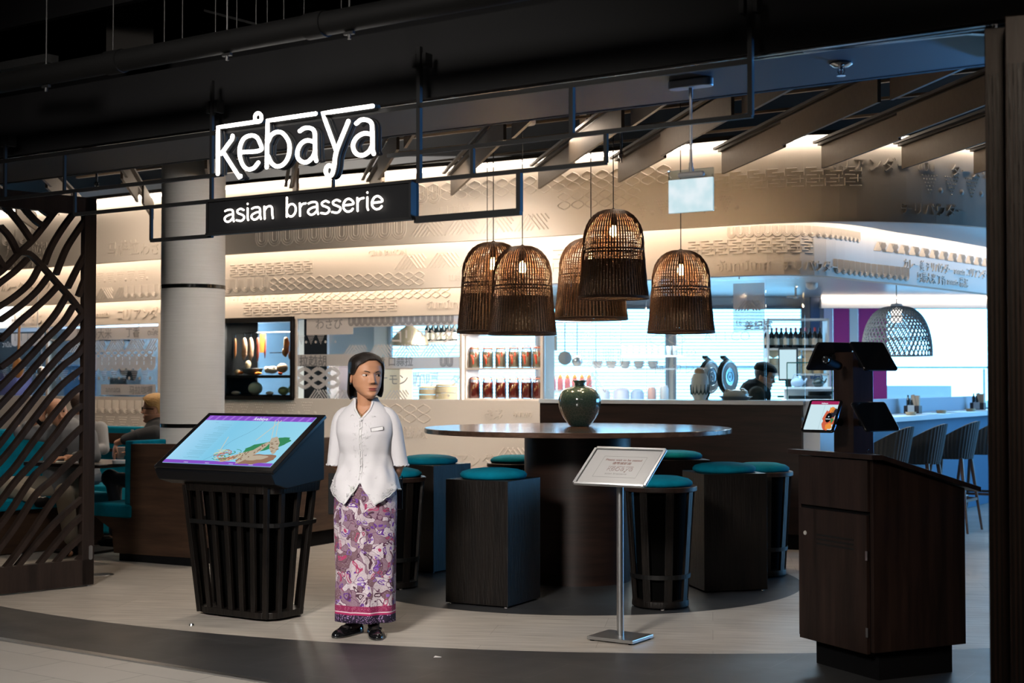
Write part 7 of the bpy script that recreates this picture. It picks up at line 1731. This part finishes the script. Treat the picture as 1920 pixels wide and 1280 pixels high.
# skirt ---------------------------------------------------------------------------
def batik():
    m = bpy.data.materials.new('batik_print'); n, l = nodes(m); b_ = n['Principled BSDF']; b_.inputs['Roughness'].default_value = .65; b_.inputs['Specular IOR Level'].default_value = .2
    tc = n.new('ShaderNodeTexCoord'); mp = n.new('ShaderNodeMapping'); l.new(tc.outputs['Object'], mp.inputs[0])
    nz = n.new('ShaderNodeTexNoise'); nz.inputs['Scale'].default_value = 7; l.new(mp.outputs[0], nz.inputs[0])
    mixv = n.new('ShaderNodeMix'); mixv.data_type = 'VECTOR'; mixv.inputs[0].default_value = .2; l.new(mp.outputs[0], mixv.inputs[4]); l.new(nz.outputs['Color'], mixv.inputs[5]); V = mixv.outputs[1]
    def vor(sc_, feat='F1', rnd=1):
        v = n.new('ShaderNodeTexVoronoi'); v.feature = feat; v.inputs['Scale'].default_value = sc_; v.inputs['Randomness'].default_value = rnd; l.new(V, v.inputs[0]); return v
    def ramp(src, els, const=True):
        c = n.new('ShaderNodeValToRGB'); c.color_ramp.interpolation = 'CONSTANT' if const else 'LINEAR'; c.color_ramp.elements[0].position = els[0][0]; c.color_ramp.elements[0].color = (*els[0][1], 1)
        c.color_ramp.elements[1].position = els[1][0]; c.color_ramp.elements[1].color = (*els[1][1], 1)
        for p2, c2 in els[2:]: q = c.color_ramp.elements.new(p2); q.color = (*c2, 1)
        l.new(src, c.inputs[0]); return c.outputs[0]
    def mx(f, a, c, t='MIX'):
        q = n.new('ShaderNodeMix'); q.data_type = 'RGBA'; q.blend_type = t
        for i, v in ((0, f), (6, a), (7, c)):
            if isinstance(v, tuple): q.inputs[i].default_value = (*v, 1)
            elif isinstance(v, (int, float)): q.inputs[i].default_value = v
            else: l.new(v, q.inputs[i])
        return q.outputs[2]
    cells = vor(23); sep = n.new('ShaderNodeSeparateColor'); l.new(cells.outputs['Color'], sep.inputs[0])
    ground = ramp(sep.outputs[0], [(0, (.50,.43,.47)), (.30, (.16,.09,.11)), (.52, (.58,.52,.56)), (.80, (.24,.15,.20))])
    # fine dots over the ground
    dots = vor(170, rnd=.15); dm = ramp(dots.outputs['Distance'], [(0, (1,1,1)), (.30, (0,0,0))]); ground = mx(dm, ground, (.30,.22,.28))
    # curls: rings round cell centres, varying colour
    curl = vor(29); ring = ramp(curl.outputs['Distance'], [(0, (0,0,0)), (.24, (1,1,1)), (.40, (0,0,0))]); sp = n.new('ShaderNodeSeparateColor'); l.new(curl.outputs['Color'], sp.inputs[0])
    rc = ramp(sp.outputs[1], [(0, (.12,.04,.26)), (.35, (.38,.05,.13)), (.6, (.22,.12,.42)), (.82, (.07,.03,.05))]); c = mx(ring, ground, rc)
    core = ramp(curl.outputs['Distance'], [(0, (1,1,1)), (.10, (0,0,0))]); c = mx(core, c, (.08,.035,.06))
    edge = vor(23, 'DISTANCE_TO_EDGE'); em = ramp(edge.outputs['Distance'], [(0, (1,1,1)), (.022, (0,0,0))]); c = mx(em, c, (.09,.03,.07))
    # borders near the hem
    sz_ = n.new('ShaderNodeSeparateXYZ'); l.new(tc.outputs['Object'], sz_.inputs[0])
    def lt(v):
        q = n.new('ShaderNodeMath'); q.operation = 'LESS_THAN'; l.new(sz_.outputs[2], q.inputs[0]); q.inputs[1].default_value = v; return q.outputs[0]
    pink = mx(dm, (.24,.02,.08), (.45,.16,.25)); navy = mx(ramp(vor(75, rnd=0).outputs['Distance'], [(0, (1,1,1)), (.34, (0,0,0))]), (.018,.012,.03), (.30,.20,.36))
    c = mx(lt(.175), c, pink); c = mx(lt(.142), c, (.62,.50,.55)); c = mx(lt(.136), c, (.35,.02,.10)); c = mx(lt(.125), c, navy)
    l.new(c, b_.inputs['Base Color']); return m
KT = [(.90,.165,.118),(.80,.178,.128),(.70,.180,.130),(.55,.176,.126),(.35,.172,.124),(.20,.174,.126),(.078,.175,.130)]
def ksurf(ph, z):
    for a, c in zip(KT[:-1], KT[1:]):
        if z >= c[0]-1e-6: t = (a[0]-z)/(a[0]-c[0]); rx, ry = a[1]+(c[1]-a[1])*t, a[2]+(c[2]-a[2])*t; break
    f = (.9-z)/.82; g = f*(.006*math.sin(ph*6+z*5)+.005*math.sin(ph*9-z*8))
    # wrap fold falling from her right hip to the left
    x = rx*math.sin(ph); fold = .012*math.exp(-((x-(.02+.10*(z-.5)*-1.0))/.018)**2)*(1 if math.cos(ph) > 0 else 0)
    fold += .008*math.exp(-((x+.045-.03*(z-.5))/.014)**2)*(1 if math.cos(ph) > 0 else 0); return Vector(((rx+g)*math.sin(ph), .010-(ry+g+fold)*math.cos(ph), z))
e = MB(); n = 112; rows = []
for j in range(50):
    z = .90-(.90-.080)*j/49; rows.append([ksurf(PI*((k+.5)/n*2-1), z+(.012*math.sin(PI*((k+.5)/n*2-1)*1.5+.6) if j > 44 else 0)*0) for k in range(n)])
e.add([v for r in rows for v in r], [(i*n+k, i*n+(k+1) % n, (i+1)*n+(k+1) % n, (i+1)*n+k) for i in range(49) for k in range(n)])
sk_o = obj('skirt', e, batik(), Wm, smooth=180); md = sk_o.modifiers.new('s', 'SOLIDIFY'); md.thickness = .003
e = MB(); e.box((-.045,-.135,.82), (.020,.004,.05)); obj('skirt_tag', e, mat('tag_white', (.5,.52,.5), .5), Wm)
# stockings and loafers
st = mat('black_stocking', (.012,.008,.008), .6); pat = mat('patent_black', (.006,.006,.007), .06, coat=1)
for s, ax, ay, yaw in ((-1, -.062, .0, -.45), (1, .052, -.03, .35)):
    e = MB(); limb(e, [(s*.064,.016,.26),(ax,.02+ay*.4,.12),(ax,.022+ay,.065)], [.049,.040,.036]); fd = Vector((math.sin(yaw), -math.cos(yaw), 0)); limb(e, [Vector((ax,.022+ay,.055)), Vector((ax,.022+ay,.035))+fd*.09], [.034,.026]); remesh('stocking', e, [st], Wm, .006, 2)
    M = Matrix.Translation((ax,.022+ay,0)) @ Matrix.Rotation(yaw, 4, 'Z'); e = MB()
    rings = []
    for y, w, h in ((.055,.012,.045),(.05,.030,.056),(.03,.036,.060),(-.01,.036,.052),(-.05,.038,.040),(-.09,.043,.046),(-.13,.043,.044),(-.165,.036,.034),(-.185,.022,.022),(-.192,.006,.012)):
        rings.append([(w*math.cos(a)*(1), y, .008+max(0, h*math.sin(a)) if math.sin(a) > 0 else .004) for a in [2*PI*k/20 for k in range(20)]])
    e.loft(rings); e.xform(M); sh = obj('loafer', e, pat, Wm, smooth=180); sh.modifiers.new('s', 'SUBSURF').levels = 1
    e = MB(); e.tube([M @ Vector((.030*math.cos(a), -.085-.045*math.sin(a), .050-.012*math.sin(a))) for a in [PI*k/10 for k in range(11)]], .0028, 6); e.tube([M @ Vector((x, -.078, .058-abs(x)*.3)) for x in (-.035,-.02,0,.02,.035)], .006, 6); obj('apron_seam', e, pat, sh)
# menu folder tucked under her right hand, and dangling phone strap
f = onz(636, 925, .8); fo = thing('menu_folder', 'black menu folder held at the woman\'s right hip', 'folder', at(636, 925, wpos.y+.12)); e = MB(); e.box((0,0,0), (.125,.016,.235), .15); obj('cover', e, mat('folder_black', (.004,.005,.006), .6, spec=.2), fo, bevel=.004)
e = MB(); e.box((0,.0,0), (.118,.010,.228), .15); obj('pages', e, mat('page_cream', (.5,.48,.44), .7), fo)
fo = thing('handheld_device', 'slim black device hanging behind the woman\'s left hip', 'device', at(750, 925, wpos.y+.12)); e = MB(); e.prism(rrect(.03,.02,.006,4), -.09, .085); obj('body', e, MATS['gloss_black'], fo, bevel=.003); e = MB(); e.tube([(-.01,0,.08),(-.005,0,.10),(.012,0,.10),(.013,0,.08)], .003, 6); obj('strap', e, black_matt, fo)

# ------------------------------------------------------------------ seated guests and chef
def clothes(name, mb, m_, parent, voxel=.010, smooth=4): return remesh(name, mb, [m_], parent, voxel, smooth)
jeans = mat('dark_jeans', (.020,.028,.045), .8); greyk = mat('charcoal_knit', (.045,.048,.052), .85, bump=(120,.3)); greys = mat('grey_sweatshirt', (.17,.175,.185), .85, bump=(120,.15)); khaki = mat('khaki_trousers', (.26,.22,.17), .8)
def build_person(P_, J, skin, headM, hh, male, mats_face, gaze=0):
    b = MB(); limb(b, J['torso'], J['tr']); limb(b, J['neck'], [.058,.054])
    for a in ('armL', 'armR'): limb(b, J[a], [.048,.042,.026])
    for a in ('legL', 'legR'): limb(b, J[a], [.085,.058,.040])
    for a in ('footL', 'footR'): limb(b, J[a], [.036,.028])
    for hd in J['hands']: hand(b, *hd)
    body = remesh('body', b, [skin], P_, .0075, 3); h = MB(); head_into(h, headM, hh, male, gaze=gaze); append_to(body, h, mats_face); return body
# blond man, facing left; near arm laid along the bench back
sk2 = skinm('skin_light', (.60,.33,.22)); lip2 = mat('lip_plain', (.42,.17,.13), .5); blond = mat('blond_hair', (.50,.29,.10), .55, var=(8, (.62,.40,.16), (10,10,10)))
q = at(300, 797, 12.32); o0 = Vector((q.x, q.y, 0))
Bm = person('person', 'blond man in black glasses and dark sweater sitting beside the column', o0, 0, sk2)
J = dict(torso=[(.02,.02,.56),(.03,.03,.80),(-.0,.02,.98)], tr=[.15,.145,.14], neck=[(-.01,.02,1.03),(-.03,.02,1.12)],
         armL=[(-.01,-.15,.99),(-.15,-.20,.965),(-.345,-.10,.90)], armR=[(-.01,.19,.98),(-.10,.26,.78),(-.26,.05,.80)],
         legL=[(-.02,-.08,.53),(-.40,-.10,.60),(-.32,-.05,.16)], legR=[(-.02,.12,.53),(-.42,.14,.56),(-.42,.14,.10)], footL=[(-.32,-.05,.06),(-.46,-.05,.035)], footR=[(-.42,.14,.06),(-.56,.14,.035)],
         hands=[((-.355,-.095,.89), (-.20,.0,-1), (.6,.3,0), .35, 1.0, 1), ((-.27,.04,.80), (-1,-.3,.1), (0,-.5,-1), .8, 1.0, 1)])
HB = Matrix.Translation((-.045,.02,1.075)) @ Matrix.Rotation(math.radians(-82), 4, 'Z') @ Matrix.Rotation(math.radians(2), 4, 'X')
build_person(Bm, J, sk2, HB, .232, True, [sk2, lip2, eyew, eyed, mat('brow_blond', (.25,.14,.06), .7)])
hair_shell('hair', Bm, HB, .232, lambda a: (.80 if abs(a) < 35 else .80-(abs(a)-35)/30*.30 if abs(a) < 65 else .50 if abs(a) < 95 else .50-(abs(a)-95)/40*.33 if abs(a) < 135 else .17), .20, blond, hang=0, rough=.035)
e = MB(); gm = mat('black_spectacles', (.006,.006,.006), .2)
for s in (-1, 1):
    e.tube([HB @ Vector((( s*.145+.075*math.cos(a))*.232, -.455*.232, (.515+.062*math.sin(a))*.232)) for a in [2*PI*k/16 for k in range(16)]], .0032, 6, closed=True); e.tube([HB @ Vector(v) for v in ((s*.22*.232,-.45*.232,.53*.232), (s*.345*.232,-.35*.232,.53*.232), (s*.36*.232,-.02*.232,.49*.232))], .0038, 6)
e.tube([HB @ Vector((-.07*.232,-.46*.232,.53*.232)), HB @ Vector((.07*.232,-.46*.232,.53*.232))], .003, 6); obj('spectacles', e, gm, Bm)
e = MB(); limb(e, [(.02,.02,.54),(.03,.03,.80),(.0,.02,.975)], [.165,.165,.155]); limb(e, [(-.01,-.15,.985),(-.13,-.195,.965),(-.255,-.15,.93)], [.070,.060,.048]); limb(e, [(-.01,.19,.98),(-.10,.26,.80),(-.20,.14,.80)], [.068,.058,.045]); limb(e, [(-.01,.02,1.03),(-.015,.02,1.06)], [.075,.066]); clothes('sweater', e, greyk, Bm)
e = MB(); limb(e, [(.0,-.08,.53),(-.40,-.10,.60),(-.33,-.05,.20)], [.105,.078,.055]); limb(e, [(.0,.12,.53),(-.42,.14,.56),(-.42,.14,.12)], [.105,.078,.055]); clothes('jeans', e, jeans, Bm)
for v in ((-.39,-.05,.04), (-.49,.14,.04)): e = MB(); e.ell(v, (.13,.05,.045), 14, 8); obj('shoe', e, black_matt, Bm, smooth=180)
cupq = o0+Vector((-.34,.0,.76)); t_ = thing('takeaway_cup', 'white paper cup held by the blond man', 'cup', cupq); e = MB(); e.lathe([(.0,0),(.030,0),(.040,.10),(.042,.10),(.0,.098)], n=20, cap=False); obj('cup', e, pbo, t_, smooth=50)
# bald man behind the lattice, hand to his head
q = at(124, 812, 12.05); o1 = Vector((q.x, q.y, 0)); sk3 = skinm('skin_warm', (.47,.24,.145))
Lm = person('person', 'bald man in a grey sweatshirt leaning his head on his hand behind the lattice', o1, 0, sk3)
J = dict(torso=[(-.04,.06,.56),(-.02,.02,.80),(.02,-.02,.97)], tr=[.155,.15,.145], neck=[(.0,-.04,1.02),(-.01,-.06,1.10)],
         armR=[(-.17,-.03,1.0),(-.36,-.10,1.02),(-.16,-.12,1.12)], armL=[(.20,-.04,.98),(.27,-.12,.78),(.10,-.30,.80)],
         legL=[(.08,.0,.53),(.12,-.42,.52),(.14,-.30,.12)], legR=[(-.10,.0,.53),(-.42,-.26,.56),(-.12,-.44,.50)], footL=[(.14,-.30,.06),(.18,-.46,.035)], footR=[(-.10,-.45,.48),(.0,-.50,.42)],
         hands=[((-.155,-.12,1.13), (.25,.0,.9), (.9,.1,-.2), .5, 1.0, 1), ((.09,-.31,.80), (-.5,-1,0), (0,0,-1), .4, 1.0, 1)])
HL_ = Matrix.Translation((-.02,-.075,1.055)) @ Matrix.Rotation(math.radians(28), 4, 'Z') @ Matrix.Rotation(math.radians(-16), 4, 'Y') @ Matrix.Rotation(math.radians(5), 4, 'X')
build_person(Lm, J, sk3, HL_, .235, True, [sk3, lip2, eyew, eyed, browm], gaze=1)
e = MB(); limb(e, [(-.04,.06,.56),(-.02,.02,.80),(.02,-.02,.965)], [.175,.172,.165]); limb(e, [(-.17,-.03,.99),(-.35,-.10,1.0),(-.29,-.11,1.05)], [.075,.062,.050]); limb(e, [(.20,-.04,.97),(.27,-.12,.80),(.16,-.24,.80)], [.075,.064,.048]); limb(e, [(.0,-.04,1.02),(.0,-.05,1.05)], [.08,.07]); sw = clothes('sweatshirt', e, greys, Lm)
M = Matrix.Translation((.045,-.200,.77)) @ Matrix.Rotation(.12, 4, 'Z') @ Matrix.Rotation(PI/2-.1, 4, 'X'); e = MB(); put_text(e, 'B', M @ Matrix.Translation((-.055,-.0,0)), .17, .006, .004); obj('chest_letter', e, mat('letter_black', (.01,.011,.013), .7), sw)
e = MB(); limb(e, [(.08,.0,.53),(.12,-.42,.52),(.14,-.30,.14)], [.105,.082,.060]); limb(e, [(-.10,.0,.53),(-.42,-.26,.56),(-.14,-.44,.50)], [.105,.085,.058]); clothes('trousers', e, khaki, Lm)
for v, m_ in (((.16,-.38,.045), black_matt), ((-.04,-.48,.45), black_matt)):
    e = MB(); e.ell(v, (.055,.13,.045), 14, 8); s_ = obj('sneaker', e, m_, Lm, smooth=180); e = MB(); [e.tube([Vector(v)+Vector((-.025,-.05+.02*k,.040)), Vector(v)+Vector((.025,-.04+.02*k,.040))], .003, 4) for k in range(4)]; obj('laces', e, white_p, s_)
e = MB(); e.lathe([(.034,-.016),(.036,0),(.034,.016)], (-.185,-.118,1.09), 16, Matrix.Rotation(.9, 3, 'Y')); obj('wristwatch', e, black_matt, Lm)
# dark haired person further back
q = at(152, 795, 13.4); Dm = person('person', 'person with curly dark hair and grey sleeve seated behind the bald man', Vector((q.x, q.y, 0)), 0, sk3)
J = dict(torso=[(0,.02,.56),(.0,.02,.80),(.0,.0,.97)], tr=[.15,.145,.14], neck=[(0,0,1.02),(.0,-.01,1.12)], armR=[(-.18,0,.98),(-.24,-.05,.76),(-.15,-.28,.78)], armL=[(.18,0,.98),(.24,-.10,.80),(.14,-.30,.79)],
         legL=[(.1,0,.53),(.12,-.42,.54),(.12,-.42,.1)], legR=[(-.1,0,.53),(-.12,-.42,.54),(-.12,-.42,.1)], footL=[(.12,-.42,.06),(.12,-.56,.04)], footR=[(-.12,-.42,.06),(-.12,-.56,.04)], hands=[((-.14,-.29,.78), (.5,-1,0), (0,0,-1), .4, 1, -1), ((.13,-.31,.79), (-.5,-1,0), (0,0,-1), .4, 1, 1)])
HD = Matrix.Translation((0,-.02,1.075)) @ Matrix.Rotation(math.radians(150), 4, 'Z') @ Matrix.Rotation(math.radians(8), 4, 'X')
build_person(Dm, J, sk3, HD, .232, True, [sk3, lip2, eyew, eyed, browm])
brn = mat('brown_curls', (.03,.014,.008), .7); hair_shell('hair', Dm, HD, .232, lambda a: (.80 if abs(a) < 40 else .80-(abs(a)-40)/30*.30 if abs(a) < 70 else .48 if abs(a) < 100 else .48-(abs(a)-100)/40*.36 if abs(a) < 140 else .12), .16, brn, hang=0, rough=.035)
e = MB(); limb(e, [(0,.02,.56),(0,.02,.80),(0,0,.97)], [.17,.168,.16]); limb(e, [(-.18,0,.98),(-.24,-.05,.78),(-.18,-.20,.78)], [.072,.06,.05]); limb(e, [(.18,0,.98),(.24,-.10,.80),(.17,-.24,.79)], [.072,.06,.05]); clothes('sweater', e, greys, Dm)
e = MB(); limb(e, [(.1,0,.53),(.12,-.42,.54),(.12,-.42,.12)], [.1,.08,.055]); limb(e, [(-.1,0,.53),(-.12,-.42,.54),(-.12,-.42,.12)], [.1,.08,.055]); clothes('jeans', e, jeans, Dm)
mb = MB(); mb.box((0,.05,.24), (.9,.5,.44)); tag(obj('bench_seat', mb, teal, loc=(q.x, q.y, 0), bevel=.02), 'hidden teal seat under the curly haired person', 'bench')
# chef
q = at(1409, 760, 13.05); Cm = person('person', 'chef in black jacket and black cap looking down behind the bar', Vector((q.x, q.y, 0)), 0, sk3)
J = dict(torso=[(-.02,.02,.95),(-.01,.02,1.18),(.03,.0,1.30)], tr=[.14,.145,.14], neck=[(.05,0,1.36),(.08,0,1.44)], armR=[(.02,-.17,1.32),(.06,-.22,1.10),(.24,-.15,1.10)], armL=[(.04,.17,1.32),(.08,.22,1.10),(.26,.10,1.10)],
         legL=[(0,.09,.9),(0,.10,.48),(0,.10,.1)], legR=[(0,-.09,.9),(0,-.10,.48),(0,-.10,.1)], footL=[(0,.1,.06),(.14,.1,.04)], footR=[(0,-.1,.06),(.14,-.1,.04)], hands=[((.25,-.15,1.10), (1,.2,-.1), (0,0,-1), .4, 1, 1), ((.27,.10,1.10), (1,-.2,-.1), (0,0,-1), .4, 1, -1)])
HC_ = Matrix.Translation((.085,.0,1.37)) @ Matrix.Rotation(math.radians(62), 4, 'Z') @ Matrix.Rotation(math.radians(18), 4, 'X')
build_person(Cm, J, sk3, HC_, .228, True, [sk3, lip2, eyew, eyed, browm])
capm = mat('chef_cap_black', (.002,.0026,.003), .8, spec=.15); hair_shell('cap', Cm, HC_, .228, lambda a: .70-.13*(1-math.cos(math.radians(a)))/2, .13, capm, hang=0)
hair_shell('hair', Cm, HC_, .228, lambda a: (.72 if abs(a) < 60 else .48 if abs(a) < 100 else .30), .03, hairm, hang=0)
e = MB(); limb(e, [(-.02,.02,.95),(-.01,.02,1.18),(.03,.0,1.30)], [.158,.165,.155]); limb(e, [(.02,-.17,1.31),(.06,-.22,1.11),(.19,-.16,1.10)], [.075,.06,.05]); limb(e, [(.04,.17,1.31),(.08,.22,1.11),(.20,.12,1.10)], [.075,.06,.05]); limb(e, [(.045,0,1.36),(.07,0,1.41)], [.08,.062]); clothes('jacket', e, mat('chef_black', (.0022,.0026,.0032), .8, spec=.1), Cm)
e = MB(); limb(e, [(0,.09,.92),(0,.10,.5),(0,.10,.1)], [.11,.08,.06]); limb(e, [(0,-.09,.92),(0,-.10,.5),(0,-.10,.1)], [.11,.08,.06]); clothes('trousers', e, jeans, Cm)
for s in (-1, 1): e = MB(); e.ell((.06,s*.1,.045), (.13,.05,.045), 14, 8); obj('shoe', e, black_matt, Cm, smooth=180)
e = MB(); e.loft([ringe((.095,0,z), .075, .10, 16) for z in (.80,1.0,1.24)]); obj('apron', e, mat('apron_blue', (.12,.25,.5), .6), Cm, smooth=180)
e = MB()
for s in (-1, 1): e.tube([HC_ @ Vector(((s*.145+.07*math.cos(a))*.228, -.455*.228, (.515+.055*math.sin(a))*.228)) for a in [2*PI*k/16 for k in range(16)]], .002, 5, closed=True); e.tube([HC_ @ Vector(v) for v in ((s*.215*.228,-.45*.228,.53*.228), (s*.36*.228,-.02*.228,.49*.228))], .002, 5)
obj('spectacles', e, chrome, Cm)
